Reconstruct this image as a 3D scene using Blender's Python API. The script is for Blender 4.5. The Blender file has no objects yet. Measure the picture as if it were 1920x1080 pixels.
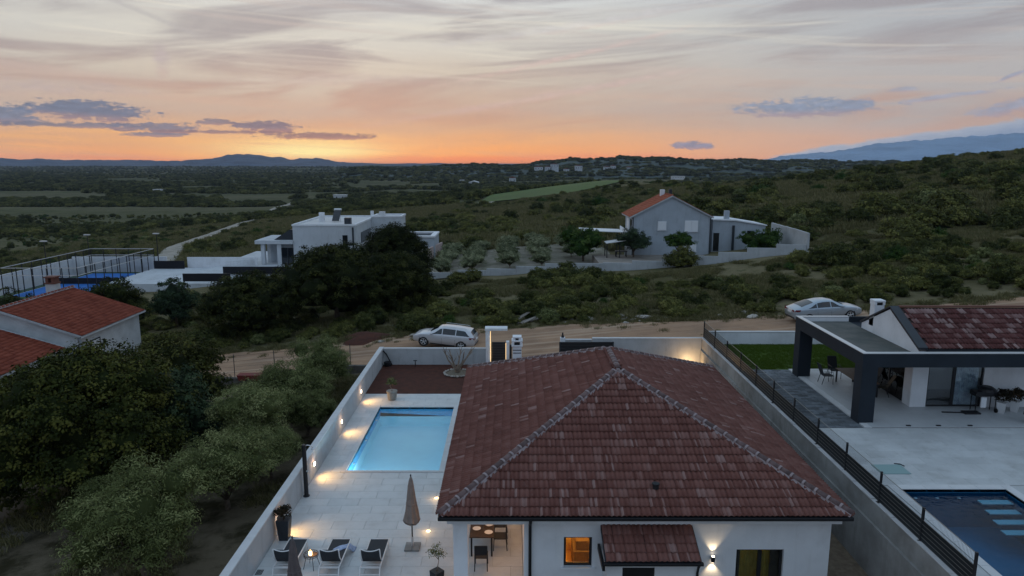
import bpy, math, random
import numpy as np
from mathutils import Vector, Matrix

R = math.radians
random.seed(7)
RNG = np.random.default_rng(11)
SC = bpy.context.scene
COL = SC.collection

# ------------------------------------------------------------------ camera
CAM_H = 13.4
cam_data = bpy.data.cameras.new('camera')
cam = bpy.data.objects.new('camera', cam_data)
COL.objects.link(cam)
cam_data.sensor_width = 36.0
cam_data.lens = 1331.0 / 1920.0 * 36.0
cam_data.clip_start = 0.1
cam_data.clip_end = 30000.0
PITCH = math.atan(244.0 / 1331.0)
cam.location = (0, 0, CAM_H)
cam.rotation_euler = (math.pi / 2 - PITCH, 0, 0)
SC.camera = cam

# ------------------------------------------------------------------ view
SC.render.engine = 'CYCLES'
SC.view_settings.view_transform = 'Standard'
SC.view_settings.look = 'None'
SC.view_settings.exposure = 0.3
SC.view_settings.gamma = 1.0
SC.view_settings.use_curve_mapping = False
SC.cycles.use_denoising = True
SC.cycles.max_bounces = 7
SC.cycles.diffuse_bounces = 4
SC.cycles.transparent_max_bounces = 20
SC.cycles.volume_bounces = 0
SC.cycles.caustics_reflective = False
SC.cycles.caustics_refractive = False
SC.cycles.sample_clamp_indirect = 4.0


# ------------------------------------------------------------------ node helper
class NT:
    def __init__(self, tree):
        self.t = tree
        tree.nodes.clear()

    def n(self, typ, **kw):
        nd = self.t.nodes.new(typ)
        for k, v in kw.items():
            setattr(nd, k, v)
        return nd

    def put(self, sock, v):
        if isinstance(v, bpy.types.NodeSocket):
            self.t.links.new(v, sock)
        elif v is not None:
            sock.default_value = v

    def m(self, op, a, b=None, c=None, clamp=False):
        nd = self.n('ShaderNodeMath', operation=op, use_clamp=clamp)
        for i, v in enumerate((a, b, c)):
            if v is not None:
                self.put(nd.inputs[i], v)
        return nd.outputs[0]

    def mix(self, f, a, b, typ='MIX'):
        nd = self.n('ShaderNodeMix', data_type='RGBA', blend_type=typ)
        self.put(nd.inputs[0], f)
        for i, v in ((6, a), (7, b)):
            if not isinstance(v, bpy.types.NodeSocket):
                v = (v[0], v[1], v[2], 1.0)
            self.put(nd.inputs[i], v)
        return nd.outputs[2]

    def ss(self, x, a, b, lo=0.0, hi=1.0):
        nd = self.n('ShaderNodeMapRange', interpolation_type='SMOOTHSTEP')
        self.put(nd.inputs[0], x)
        nd.inputs[1].default_value = a
        nd.inputs[2].default_value = b
        nd.inputs[3].default_value = lo
        nd.inputs[4].default_value = hi
        return nd.outputs[0]

    def noise(self, vec, scale, detail=4.0, rough=0.55, dist=0.0):
        nd = self.n('ShaderNodeTexNoise')
        if vec is not None:
            self.put(nd.inputs['Vector'], vec)
        nd.inputs['Scale'].default_value = scale
        nd.inputs['Detail'].default_value = detail
        nd.inputs['Roughness'].default_value = rough
        nd.inputs['Distortion'].default_value = dist
        return nd.outputs[0]

    def ramp(self, f, stops, interp='EASE'):
        nd = self.n('ShaderNodeValToRGB')
        cr = nd.color_ramp
        cr.interpolation = interp
        while len(cr.elements) < len(stops):
            cr.elements.new(0.5)
        for e, (p, c) in zip(cr.elements, stops):
            e.position = p
            e.color = (c[0], c[1], c[2], 1.0)
        self.put(nd.inputs[0], f)
        return nd.outputs[0]

    def xyz(self, x, y, z):
        nd = self.n('ShaderNodeCombineXYZ')
        for i, v in enumerate((x, y, z)):
            self.put(nd.inputs[i], v)
        return nd.outputs[0]


def lin(r, g, b):
    f = lambda u: (u / 255 / 12.92) if u / 255 <= 0.04045 else ((u / 255 + 0.055) / 1.055) ** 2.4
    return (f(r), f(g), f(b))


def azel(px, py):
    """bearing and height (degrees) of the direction seen at a point of the photograph"""
    d, v = (px - 960) / 1331.0, (540 - py) / 1331.0
    c, s = math.cos(PITCH), math.sin(PITCH)
    y, z = c + v * s, -s + v * c
    return math.degrees(math.atan2(d, y)), math.degrees(math.atan2(z, math.hypot(d, y)))


# ------------------------------------------------------------------ world: dusk sky with cirrus bands and low clouds
SUN_AZ = azel(640, 296)[0]
world = bpy.data.worlds.new('World')
SC.world = world
world.use_nodes = True
W = NT(world.node_tree)
tc = W.n('ShaderNodeTexCoord').outputs['Generated']
sep = W.n('ShaderNodeSeparateXYZ')
W.put(sep.inputs[0], tc)
dx, dy, dz = sep.outputs
el = W.m('DEGREES', W.m('ARCSINE', dz))
az = W.m('DEGREES', W.m('ARCTAN2', dx, dy))
# soft warp so nothing runs perfectly level
warp = W.noise(W.xyz(W.m('MULTIPLY', az, 0.05), W.m('MULTIPLY', el, 0.12), 0.0), 1.0, 3.0)
elw = W.m('ADD', el, W.m('MULTIPLY', W.m('SUBTRACT', warp, 0.5), 2.2))
fe = W.m('POWER', W.m('DIVIDE', W.m('MAXIMUM', elw, 0.0), 90.0), 0.5, clamp=True)


def pe(deg):
    return math.sqrt(max(deg, 0) / 90.0)


front = W.ramp(fe, [
    (0.0, lin(246, 144, 78)), (pe(0.5), lin(252, 170, 86)), (pe(1.3), lin(240, 174, 106)),
    (pe(2.4), lin(216, 172, 130)), (pe(3.8), lin(202, 175, 150)), (pe(6.0), lin(199, 186, 168)), (pe(9.0), lin(203, 199, 188)),
    (pe(13.0), lin(201, 204, 203)), (pe(30), lin(164, 188, 204)), (1.0, lin(138, 172, 200))])
side = W.ramp(fe, [
    (0.0, lin(216, 166, 134)), (pe(1.2), lin(208, 170, 148)), (pe(3.0), lin(182, 171, 163)), (pe(5.5), lin(175, 170, 167)),
    (pe(9.0), lin(167, 169, 172)), (pe(14.0), lin(162, 170, 181)), (pe(30), lin(154, 180, 201)), (1.0, lin(138, 172, 200))])
back = W.ramp(fe, [
    (0.0, lin(126, 144, 168)), (pe(4.0), lin(146, 162, 184)), (pe(12.0), lin(146, 170, 196)), (pe(30), lin(142, 172, 201)), (1.0, lin(138, 172, 200))])
daz = W.m('ABSOLUTE', W.m('SUBTRACT', az, SUN_AZ))
daz = W.m('MINIMUM', daz, W.m('SUBTRACT', 360.0, daz))
col = W.mix(W.ss(daz, 10.0, 46.0), front, side)
col = W.mix(W.ss(daz, 60.0, 130.0), col, back)
# glow where the sun went down
g = W.m('ADD', W.m('POWER', W.m('DIVIDE', W.m('SUBTRACT', az, azel(560, 290)[0]), 6.5), 2.0), W.m('POWER', W.m('DIVIDE', W.m('SUBTRACT', el, 0.8), 0.85), 2.0))
gn = W.noise(W.xyz(W.m('MULTIPLY', az, 0.14), W.m('MULTIPLY', el, 3.0), 3.0), 1.0, 4.0)
glow = W.m('MULTIPLY', W.m('EXPONENT', W.m('MULTIPLY', g, -1.0)), W.ss(gn, 0.28, 0.58, 0.35, 1.0))
col = W.mix(W.m('MULTIPLY', glow, 0.95), col, lin(255, 236, 158))
g2 = W.m('ADD', W.m('POWER', W.m('DIVIDE', W.m('SUBTRACT', az, azel(60, 0)[0]), 16.0), 2.0), W.m('POWER', W.m('DIVIDE', W.m('SUBTRACT', el, 1.4), 0.8), 2.0))
col = W.mix(W.m('MULTIPLY', W.m('EXPONENT', W.m('MULTIPLY', g2, -1.0)), W.ss(gn, 0.4, 0.62, 0.15, 0.75)), col, lin(255, 186, 92))
g3 = W.m('ADD', W.m('POWER', W.m('DIVIDE', W.m('SUBTRACT', az, azel(588, 290)[0]), 3.8), 2.0), W.m('POWER', W.m('DIVIDE', W.m('SUBTRACT', el, 0.45), 0.46), 2.0))
SUNCORE = W.m('EXPONENT', W.m('MULTIPLY', g3, -1.0))
# cirrus bands
tilt = W.m('SUBTRACT', el, W.m('MULTIPLY', az, 0.075))
cv = W.xyz(W.m('MULTIPLY', az, 0.045), W.m('MULTIPLY', tilt, 0.36), 0.0)
b1 = W.noise(cv, 1.0, 6.0, 0.58, 1.1)
cv2 = W.xyz(W.m('MULTIPLY', az, 0.03), W.m('MULTIPLY', W.m('ADD', el, W.m('MULTIPLY', az, 0.06)), 0.95), 7.0)
b2 = W.noise(cv2, 1.0, 5.0, 0.6, 0.6)
lowfade = W.ss(el, 0.0, 5.0, 0.35, 1.0)
band = W.m('MULTIPLY', W.ss(b1, 0.41, 0.64), W.m('MULTIPLY', lowfade, 0.74))
bcol = W.mix(W.ss(el, 1.0, 9.0), lin(206, 152, 116), lin(146, 138, 140))
bcol = W.mix(W.ss(el, 9.0, 22.0), bcol, lin(160, 170, 188))
col = W.mix(band, col, bcol)
col = W.mix(W.m('MULTIPLY', W.ss(b2, 0.52, 0.68), 0.5), col, W.mix(W.ss(el, 1.0, 8.0), lin(218, 168, 128), lin(188, 176, 168)))
col = W.mix(W.m('MULTIPLY', W.ss(b2, 0.46, 0.26), W.m('MULTIPLY', W.ss(el, 1.5, 8.0), 0.42)), col, lin(232, 224, 204))
col = W.mix(SUNCORE, col, lin(255, 240, 160))
# low ragged clouds
cn = W.noise(W.xyz(W.m('MULTIPLY', az, 0.5), W.m('MULTIPLY', el, 1.7), 1.0), 1.0, 8.0, 0.68, 0.3)
cn3 = W.noise(W.xyz(W.m('MULTIPLY', az, 1.9), W.m('MULTIPLY', el, 5.0), 9.0), 1.0, 5.0, 0.65)
cn2 = W.noise(W.xyz(W.m('MULTIPLY', az, 1.1), W.m('MULTIPLY', el, 3.0), 5.0), 1.0, 4.0, 0.6)


def cloud(px, py, hx, hy, tone, amount=0.9, rag=2.6, soft=0.55, up=0.0):
    global col
    a0, e0 = azel(px, py)
    ra = abs(azel(px + hx, py)[0] - azel(px - hx, py)[0]) / 2
    re = abs(azel(px, py + hy)[1] - azel(px, py - hy)[1]) / 2
    ex = W.m('DIVIDE', W.m('SUBTRACT', az, a0), ra)
    ey = W.m('DIVIDE', W.m('SUBTRACT', W.m('SUBTRACT', el, e0), W.m('MULTIPLY', ex, up)), re)
    d = W.m('ADD', W.m('MULTIPLY', ex, ex), W.m('MULTIPLY', ey, ey))
    v = W.m('ADD', W.m('SUBTRACT', 1.0, d), W.m('MULTIPLY', W.m('ADD', W.m('SUBTRACT', cn, 0.5), W.m('MULTIPLY', W.m('SUBTRACT', cn3, 0.5), 0.75)), rag * 1.15))
    msk = W.m('MULTIPLY', W.ss(v, 0.0, soft), amount)
    t2 = tuple(c * 1.3 for c in tone)
    body = W.mix(W.ss(cn2, 0.35, 0.68), tone, t2)
    under = W.mix(0.5, tone, lin(214, 150, 122))
    body = W.mix(W.m('MULTIPLY', W.ss(ey, 0.0, -0.8), 0.7), body, under)
    col = W.mix(msk, col, body)


DK = lin(86, 102, 124)
cloud(165, 208, 140, 22, DK, 0.92, 2.8, 0.6, -0.25)
cloud(300, 240, 100, 11, DK, 0.85, 3.0, 0.7)
cloud(290, 252, 80, 5, DK, 0.8, 2.5)
cloud(18, 218, 60, 20, lin(98, 112, 132), 0.9, 2.8, 0.6)
cloud(500, 237, 68, 13, lin(98, 98, 112), 0.95, 2.8)
cloud(600, 255, 120, 8, lin(112, 94, 98), 0.9, 2.6, 0.8)
cloud(110, 234, 190, 7, lin(100, 104, 118), 0.85, 3.0, 0.7)
cloud(390, 247, 150, 4, lin(112, 98, 104), 0.85, 2.8, 0.7)
cloud(405, 229, 36, 7, lin(104, 104, 116), 0.85, 3.0)
cloud(1520, 202, 165, 21, lin(122, 134, 154), 0.9, 2.6, 0.8)
cloud(1695, 167, 34, 7, lin(140, 146, 162), 0.7, 2.5, 0.9)
cloud(1775, 181, 130, 6, lin(142, 150, 168), 0.7, 2.5, 1.0, 0.4)
cloud(1890, 202, 80, 17, lin(138, 148, 168), 0.75, 2.6, 0.9, 0.4)
cloud(1300, 273, 42, 9, lin(122, 126, 146), 0.9, 3.0, 0.6)
cloud(1895, 143, 42, 5, lin(140, 144, 162), 0.8, 2.0, 0.9, 0.5)
cloud(304, 112, 22, 42, lin(164, 150, 152), 0.62, 1.5, 1.4)
cloud(120, 165, 210, 22, lin(170, 154, 152), 0.55, 2.4, 1.6)
cloud(640, 150, 240, 16, lin(182, 166, 160), 0.45, 2.6, 1.6, 0.3)
cloud(1050, 110, 300, 7, lin(200, 172, 164), 0.5, 1.6, 1.6, 2.6)
cloud(1000, 185, 420, 9, lin(198, 170, 164), 0.5, 1.8, 1.6, 2.8)
cloud(1100, 45, 330, 12, lin(182, 178, 180), 0.5, 2.0, 1.6, 1.8)
# old vapour trail, high on the west side
a0, e0 = azel(215, 0)
a1, e1 = azel(400, 78)
tt = W.m('DIVIDE', W.m('SUBTRACT', az, a0), a1 - a0)
off = W.m('SUBTRACT', el, W.m('ADD', e0, W.m('MULTIPLY', tt, e1 - e0)))
off = W.m('ADD', off, W.m('MULTIPLY', W.m('SUBTRACT', cn, 0.5), 0.5))
tr = W.m('MULTIPLY', W.ss(W.m('ABSOLUTE', off), 0.28, 0.05), W.m('MULTIPLY', W.ss(tt, -2.0, -0.5), W.ss(tt, 1.15, 0.3)))
col = W.mix(W.m('MULTIPLY', tr, 0.5), col, lin(172, 168, 166))
# cloud bank lying along the far mountains
pa, pe_ = azel(1425, 300)
qa, qe = azel(1920, 224)
ms = W.m('DIVIDE', W.m('SUBTRACT', az, pa), qa - pa)
top = W.m('ADD', W.m('MULTIPLY', W.m('POWER', W.m('MAXIMUM', ms, 0.0), 0.82), qe + 0.15), W.m('MULTIPLY', W.m('SUBTRACT', cn, 0.5), 0.9))
bank = W.m('MULTIPLY', W.ss(W.m('SUBTRACT', top, el), -0.02, 0.28), W.m('MULTIPLY', W.ss(ms, 0.0, 0.12), W.ss(az, 75.0, 50.0)))
bankc = W.mix(W.ss(W.m('SUBTRACT', W.m('ADD', top, W.m('MULTIPLY', cn2, 0.7)), el), 0.0, 1.6), lin(176, 184, 194), lin(118, 144, 174))
col = W.mix(W.m('MULTIPLY', bank, 0.92), col, bankc)
# below the horizon
col = W.mix(W.ss(dz, 0.0, -0.02), col, lin(70, 76, 78))
sky = W.n('ShaderNodeTexSky', sky_type='NISHITA')
sky.sun_disc = False
sky.sun_elevation = R(0.6)
sky.sun_rotation = R(SUN_AZ)
sky.altitude = 100
bgA = W.n('ShaderNodeBackground')
W.put(bgA.inputs[0], col)
bgA.inputs[1].default_value = 1.0
bgB = W.n('ShaderNodeBackground')
W.put(bgB.inputs[0], sky.outputs[0])
bgB.inputs[1].default_value = 0.008
add = W.n('ShaderNodeAddShader')
W.t.links.new(bgA.outputs[0], add.inputs[0])
W.t.links.new(bgB.outputs[0], add.inputs[1])
wo = W.n('ShaderNodeOutputWorld')
W.t.links.new(add.outputs[0], wo.inputs[0])
world.cycles.sampling_method = 'MANUAL'
world.cycles.sample_map_resolution = 1024

# ------------------------------------------------------------------ sun: already behind the hills, only a faint warm skim
sl = bpy.data.lights.new('sun', 'SUN')
sl.energy = 0.12
sl.angle = R(10)
sl.color = (1.0, 0.72, 0.5)
sun = bpy.data.objects.new('sun', sl)
COL.objects.link(sun)
sd = Vector((math.sin(R(SUN_AZ)) * math.cos(R(4)), math.cos(R(SUN_AZ)) * math.cos(R(4)), math.sin(R(4))))
sun.rotation_euler = sd.to_track_quat('Z', 'Y').to_euler()


# ------------------------------------------------------------------ materials
def mat(name, color, rough=0.8, var=0.0, scale=3.0, color2=None, bump=0.0, bscale=None, metal=0.0, spec=0.3, objvar=0.0, detail=5.0, coat=0.0, streak=0.0):
    m = bpy.data.materials.new(name)
    m.use_nodes = True
    T = NT(m.node_tree)
    out = T.n('ShaderNodeOutputMaterial')
    b = T.n('ShaderNodeBsdfPrincipled')
    T.t.links.new(b.outputs[0], out.inputs[0])
    b.inputs['Roughness'].default_value = rough
    b.inputs['Metallic'].default_value = metal
    b.inputs['Specular IOR Level'].default_value = spec
    b.inputs['Coat Weight'].default_value = coat
    c = color
    pos = None
    if var or color2 or bump:
        pos = T.n('ShaderNodeNewGeometry').outputs['Position']
    if var or color2:
        n = T.noise(pos, scale, detail, 0.6)
        c2 = color2 if color2 else tuple(max(0.0, x * (1 - var)) for x in color)
        c1 = color if color2 else tuple(min(1.0, x * (1 + var)) for x in color)
        c = T.mix(T.ss(n, 0.3, 0.7), c1, c2)
    if streak:
        sp_ = T.n('ShaderNodeSeparateXYZ')
        T.put(sp_.inputs[0], pos)
        run = T.noise(T.xyz(T.m('MULTIPLY', sp_.outputs[0], 2.6), T.m('MULTIPLY', sp_.outputs[1], 2.6), T.m('MULTIPLY', sp_.outputs[2], 0.35)), 1.0, 6, 0.68)
        blot = T.noise(pos, 0.45, 6, 0.65)
        d = T.m('MULTIPLY', T.m('ADD', T.m('MULTIPLY', T.ss(run, 0.50, 0.72), 0.6), T.m('MULTIPLY', T.ss(blot, 0.48, 0.70), 0.6)), streak)
        c = T.mix(d, c, tuple(x * k_ for x, k_ in zip(color, (0.52, 0.50, 0.47))))
    if objvar:
        r = T.n('ShaderNodeObjectInfo').outputs['Random']
        f = T.m('ADD', 1.0 - objvar, T.m('MULTIPLY', r, 2 * objvar))
        hs = T.n('ShaderNodeHueSaturation')
        T.put(hs.inputs['Value'], f)
        T.put(hs.inputs['Color'], c if isinstance(c, bpy.types.NodeSocket) else (c[0], c[1], c[2], 1))
        c = hs.outputs[0]
    T.put(b.inputs['Base Color'], c if isinstance(c, bpy.types.NodeSocket) else (c[0], c[1], c[2], 1))
    if bump:
        bn = T.n('ShaderNodeBump')
        bn.inputs['Strength'].default_value = bump
        bn.inputs['Distance'].default_value = 0.03
        T.put(bn.inputs['Height'], T.noise(pos, bscale or scale * 6, 5.0, 0.65))
        T.t.links.new(bn.outputs[0], b.inputs['Normal'])
    return m


def leafmat(name, c1, c2, c3=None, rough=0.6):
    """leaf colour from the per-leaf 'tint' value, with a little light through the leaf"""
    m = bpy.data.materials.new(name)
    m.use_nodes = True
    T = NT(m.node_tree)
    out = T.n('ShaderNodeOutputMaterial')
    b = T.n('ShaderNodeBsdfPrincipled')
    b.inputs['Roughness'].default_value = rough
    b.inputs['Specular IOR Level'].default_value = 0.04
    tint = T.n('ShaderNodeAttribute', attribute_name='tint').outputs['Fac']
    r = T.n('ShaderNodeObjectInfo').outputs['Random']
    f = T.m('ADD', T.m('MULTIPLY', tint, 0.75), T.m('MULTIPLY', r, 0.25))
    stops = [(0.0, c1), (0.55, c2), (1.0, c3 or c2)]
    c = T.ramp(f, stops, 'LINEAR')
    T.put(b.inputs['Base Color'], c)
    tr = T.n('ShaderNodeBsdfTranslucent')
    T.put(tr.inputs[0], c)
    mx = T.n('ShaderNodeMixShader')
    mx.inputs[0].default_value = 0.10
    T.t.links.new(b.outputs[0], mx.inputs[1])
    T.t.links.new(tr.outputs[0], mx.inputs[2])
    T.t.links.new(mx.outputs[0], out.inputs[0])
    return m


def emit(name, color, strength):
    m = bpy.data.materials.new(name)
    m.use_nodes = True
    T = NT(m.node_tree)
    out = T.n('ShaderNodeOutputMaterial')
    e = T.n('ShaderNodeEmission')
    e.inputs[0].default_value = (*color, 1)
    e.inputs[1].default_value = strength
    T.t.links.new(e.outputs[0], out.inputs[0])
    return m


def glass(name, tint, refl=0.12, rough=0.02):
    m = bpy.data.materials.new(name)
    m.use_nodes = True
    T = NT(m.node_tree)
    out = T.n('ShaderNodeOutputMaterial')
    t = T.n('ShaderNodeBsdfTransparent')
    t.inputs[0].default_value = (*tint, 1)
    gl = T.n('ShaderNodeBsdfGlossy')
    gl.inputs['Roughness'].default_value = rough
    fr = T.n('ShaderNodeFresnel')
    fr.inputs[0].default_value = 1.5
    mx = T.n('ShaderNodeMixShader')
    T.put(mx.inputs[0], T.m('ADD', fr.outputs[0], refl * 0.3))
    T.t.links.new(t.outputs[0], mx.inputs[1])
    T.t.links.new(gl.outputs[0], mx.inputs[2])
    T.t.links.new(mx.outputs[0], out.inputs[0])
    return m


def watermat(name, tint, wave, wscale, ior=1.26):
    m = bpy.data.materials.new(name)
    m.use_nodes = True
    T = NT(m.node_tree)
    out = T.n('ShaderNodeOutputMaterial')
    t = T.n('ShaderNodeBsdfTransparent')
    t.inputs[0].default_value = (*tint, 1)
    gl = T.n('ShaderNodeBsdfGlossy')
    gl.inputs['Roughness'].default_value = 0.03
    pos = T.n('ShaderNodeNewGeometry').outputs['Position']
    bn = T.n('ShaderNodeBump')
    bn.inputs['Strength'].default_value = wave
    bn.inputs['Distance'].default_value = 0.05
    T.put(bn.inputs['Height'], T.noise(pos, wscale, 3.0, 0.5, 0.6))
    T.t.links.new(bn.outputs[0], gl.inputs['Normal'])
    fr = T.n('ShaderNodeFresnel')
    fr.inputs[0].default_value = ior
    T.t.links.new(bn.outputs[0], fr.inputs['Normal'])
    mx = T.n('ShaderNodeMixShader')
    T.t.links.new(fr.outputs[0], mx.inputs[0])
    T.t.links.new(t.outputs[0], mx.inputs[1])
    T.t.links.new(gl.outputs[0], mx.inputs[2])
    T.t.links.new(mx.outputs[0], out.inputs[0])
    return m


def tilemat(name, stops, streak):
    """clay or concrete roof tile; 'tint' is stored per roll of each tile"""
    m = bpy.data.materials.new(name)
    m.use_nodes = True
    T = NT(m.node_tree)
    out = T.n('ShaderNodeOutputMaterial')
    b = T.n('ShaderNodeBsdfPrincipled')
    b.inputs['Roughness'].default_value = 0.8
    b.inputs['Specular IOR Level'].default_value = 0.12
    T.t.links.new(b.outputs[0], out.inputs[0])
    tint = T.n('ShaderNodeAttribute', attribute_name='tint').outputs['Fac']
    r = T.n('ShaderNodeObjectInfo').outputs['Random']
    f = T.m('FRACT', T.m('ADD', tint, r))
    c = T.ramp(f, stops, 'LINEAR')
    pos = T.n('ShaderNodeNewGeometry').outputs['Position']
    n = T.noise(pos, 9.0, 5.0, 0.65)
    c = T.mix(T.m('MULTIPLY', T.ss(n, 0.5, 0.75), 0.45), c, streak)
    n2 = T.noise(pos, 0.5, 3.0, 0.5)
    hs = T.n('ShaderNodeHueSaturation')
    T.put(hs.inputs['Value'], T.m('ADD', 0.8, T.m('MULTIPLY', n2, 0.4)))
    T.put(hs.inputs['Color'], c)
    T.put(b.inputs['Base Color'], hs.outputs[0])
    return m


M = {}
M['plaster'] = mat('white_plaster', (0.70, 0.72, 0.745), 0.9, 0.05, 0.9, bump=0.08, bscale=30, streak=0.28)
M['plaster_wall'] = mat('grey_plaster', (0.42, 0.44, 0.455), 0.92, 0.07, 0.7, bump=0.1, bscale=25, streak=0.6)
M['concrete'] = mat('raw_concrete', (0.33, 0.33, 0.32), 0.93, 0.0, 0.9, color2=(0.23, 0.225, 0.215), bump=0.2, bscale=12, streak=0.7)
M['coping_pale'] = mat('pale_coping', (0.55, 0.555, 0.56), 0.8, 0.06, 2.0)
M['stone_tile'] = mat('terrace_tile', (0.53, 0.55, 0.555), 0.5, 0.05, 1.3, objvar=0.05, spec=0.4, streak=0.3)
M['deck_tile'] = mat('grey_deck_tile', (0.47, 0.485, 0.49), 0.55, 0.1, 0.6, objvar=0.06, spec=0.35, streak=0.55)
M['grout'] = mat('grout', (0.28, 0.28, 0.28), 0.95, 0.1, 4)
M['slate'] = mat('slate_stone', (0.10, 0.115, 0.13), 0.7, 0.25, 2.5, objvar=0.4, bump=0.2)
M['soil'] = mat('red_soil', (0.085, 0.028, 0.017), 0.97, 0.0, 2.5, color2=(0.05, 0.018, 0.012), bump=0.6, bscale=9)
def dirtmat():
    m = bpy.data.materials.new('dirt_road_surface')
    m.use_nodes = True
    T = NT(m.node_tree)
    out = T.n('ShaderNodeOutputMaterial')
    b = T.n('ShaderNodeBsdfPrincipled')
    b.inputs['Roughness'].default_value = 0.97
    b.inputs['Specular IOR Level'].default_value = 0.05
    T.t.links.new(b.outputs[0], out.inputs[0])
    pos = T.n('ShaderNodeNewGeometry').outputs['Position']
    sx = T.n('ShaderNodeSeparateXYZ')
    T.put(sx.inputs[0], pos)
    c = T.mix(T.ss(T.noise(pos, 0.35, 7, 0.62), 0.32, 0.68), (0.37, 0.235, 0.15), (0.26, 0.17, 0.115))
    rut = T.noise(T.xyz(T.m('MULTIPLY', sx.outputs[0], 0.06), T.m('MULTIPLY', sx.outputs[1], 1.3), 0.0), 1.0, 4, 0.6)
    c = T.mix(T.m('MULTIPLY', T.ss(rut, 0.5, 0.66), 0.55), c, (0.50, 0.37, 0.27))
    c = T.mix(T.m('MULTIPLY', T.ss(rut, 0.46, 0.30), 0.6), c, (0.22, 0.135, 0.088))
    c = T.mix(T.m('MULTIPLY', T.ss(T.noise(pos, 5.0, 4, 0.7), 0.62, 0.72), 0.6), c, (0.40, 0.35, 0.30))
    T.put(b.inputs['Base Color'], c)
    bn = T.n('ShaderNodeBump')
    bn.inputs['Strength'].default_value = 0.6
    bn.inputs['Distance'].default_value = 0.06
    T.put(bn.inputs['Height'], T.m('ADD', rut, T.m('MULTIPLY', T.noise(pos, 4.0, 5, 0.7), 0.5)))
    T.t.links.new(bn.outputs[0], b.inputs['Normal'])
    return m


M['dirt'] = dirtmat()
M['gravel'] = mat('tan_gravel', (0.22, 0.17, 0.12), 0.97, 0.0, 5.0, color2=(0.14, 0.105, 0.075), bump=0.5, bscale=30)
M['pale_track'] = mat('pale_track', (0.36, 0.33, 0.29), 0.96, 0.0, 0.3, color2=(0.2, 0.19, 0.15), detail=6)
M['orchard'] = mat('orchard_soil', (0.27, 0.245, 0.205), 0.96, 0.0, 0.5, color2=(0.13, 0.13, 0.085), detail=7)
M['lawn'] = mat('lawn_turf', (0.075, 0.125, 0.014), 0.9, 0.0, 1.2, color2=(0.05, 0.09, 0.012), bump=0.5, bscale=40)
M['field'] = mat('bright_field', (0.085, 0.13, 0.03), 0.95, 0.0, 0.03, color2=(0.065, 0.10, 0.026))
M['black'] = mat('black_paint', (0.012, 0.013, 0.016), 0.5, spec=0.4)
M['anthracite'] = mat('anthracite', (0.022, 0.028, 0.036), 0.55, 0.1, 1.0, spec=0.4)
M['anth_render'] = mat('anthracite_render', (0.016, 0.023, 0.032), 0.8, 0.12, 1.0)
M['slatpvc'] = mat('dark_slat', (0.012, 0.016, 0.019), 0.55, objvar=0.25)
M['wire'] = mat('pale_wire', (0.30, 0.29, 0.26), 0.5, metal=0.5)
M['metal'] = mat('pale_metal', (0.6, 0.61, 0.62), 0.4, metal=0.6)
M['alu'] = mat('white_aluminium', (0.72, 0.72, 0.72), 0.4)
M['textile'] = mat('black_textilene', (0.03, 0.034, 0.04), 0.75, 0.2, 30)
M['towel'] = mat('blue_towel', (0.42, 0.50, 0.66), 0.95, 0.0, 9, color2=(0.24, 0.32, 0.5))
M['taupe'] = mat('taupe_fabric', (0.245, 0.20, 0.175), 0.9, 0.1, 6)
M['taupe_dark'] = mat('dark_taupe_fabric', (0.12, 0.10, 0.10), 0.9, 0.1, 6)
M['bark'] = mat('bark', (0.10, 0.075, 0.055), 0.95, 0.3, 8, bump=0.5)
M['palebark'] = mat('pale_bark', (0.22, 0.17, 0.13), 0.95, 0.25, 8)
M['terracotta'] = mat('grey_pot', (0.26, 0.245, 0.22), 0.85, 0.12, 6)
M['whitepot'] = mat('white_pot', (0.6, 0.61, 0.62), 0.6)
M['rock'] = mat('limestone', (0.34, 0.31, 0.275), 0.95, 0.2, 5, objvar=0.25, bump=0.3)
M['roofdeck'] = mat('roof_underlay', (0.05, 0.03, 0.027), 0.95)
M['wood'] = mat('weathered_wood', (0.30, 0.27, 0.24), 0.9, 0.2, 8, objvar=0.25)
M['oak'] = mat('oak_wood', (0.12, 0.075, 0.045), 0.6, 0.2, 12)
M['dark_oak'] = mat('dark_oak', (0.05, 0.03, 0.02), 0.5, 0.3, 10)
M['bitumen'] = mat('roof_membrane', (0.13, 0.125, 0.115), 0.9, 0.0, 0.9, color2=(0.075, 0.085, 0.08), bump=0.2, detail=6)
M['court'] = mat('blue_court', (0.02, 0.13, 0.42), 0.85, 0.1, 0.8)
M['darkscreen'] = mat('dark_screen', (0.008, 0.009, 0.013), 0.7)
M['render_grey'] = mat('grey_render', (0.37, 0.415, 0.46), 0.92, 0.06, 0.5, streak=0.4)
M['render_white'] = mat('far_white_render', (0.50, 0.53, 0.56), 0.92, 0.06, 0.4, streak=0.5)
M['render_left'] = mat('old_white_render', (0.47, 0.49, 0.50), 0.92, 0.12, 0.8)
M['shutter'] = mat('white_shutter', (0.7, 0.72, 0.74), 0.6)
M['winglass'] = glass('window_glass', (0.85, 0.88, 0.9), 0.1)
M['clearpane'] = glass('clear_pane', (0.94, 0.95, 0.96), 0.0)
M['darkglass'] = mat('dark_glass', (0.01, 0.013, 0.017), 0.08, spec=0.6)
M['carglass'] = mat('car_glass', (0.008, 0.012, 0.018), 0.05, spec=0.7)
M['tyre'] = mat('tyre_rubber', (0.015, 0.015, 0.016), 0.85)
M['silver'] = mat('silver_car_paint', (0.56, 0.57, 0.60), 0.3, metal=0.35, coat=0.6)
M['bluesilver'] = mat('blue_silver_paint', (0.36, 0.42, 0.48), 0.28, metal=0.45, coat=0.7)
M['redlens'] = mat('red_lens', (0.16, 0.012, 0.02), 0.2, spec=0.6)
M['lens'] = mat('clear_lens', (0.6, 0.63, 0.68), 0.12, spec=0.7)
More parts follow.
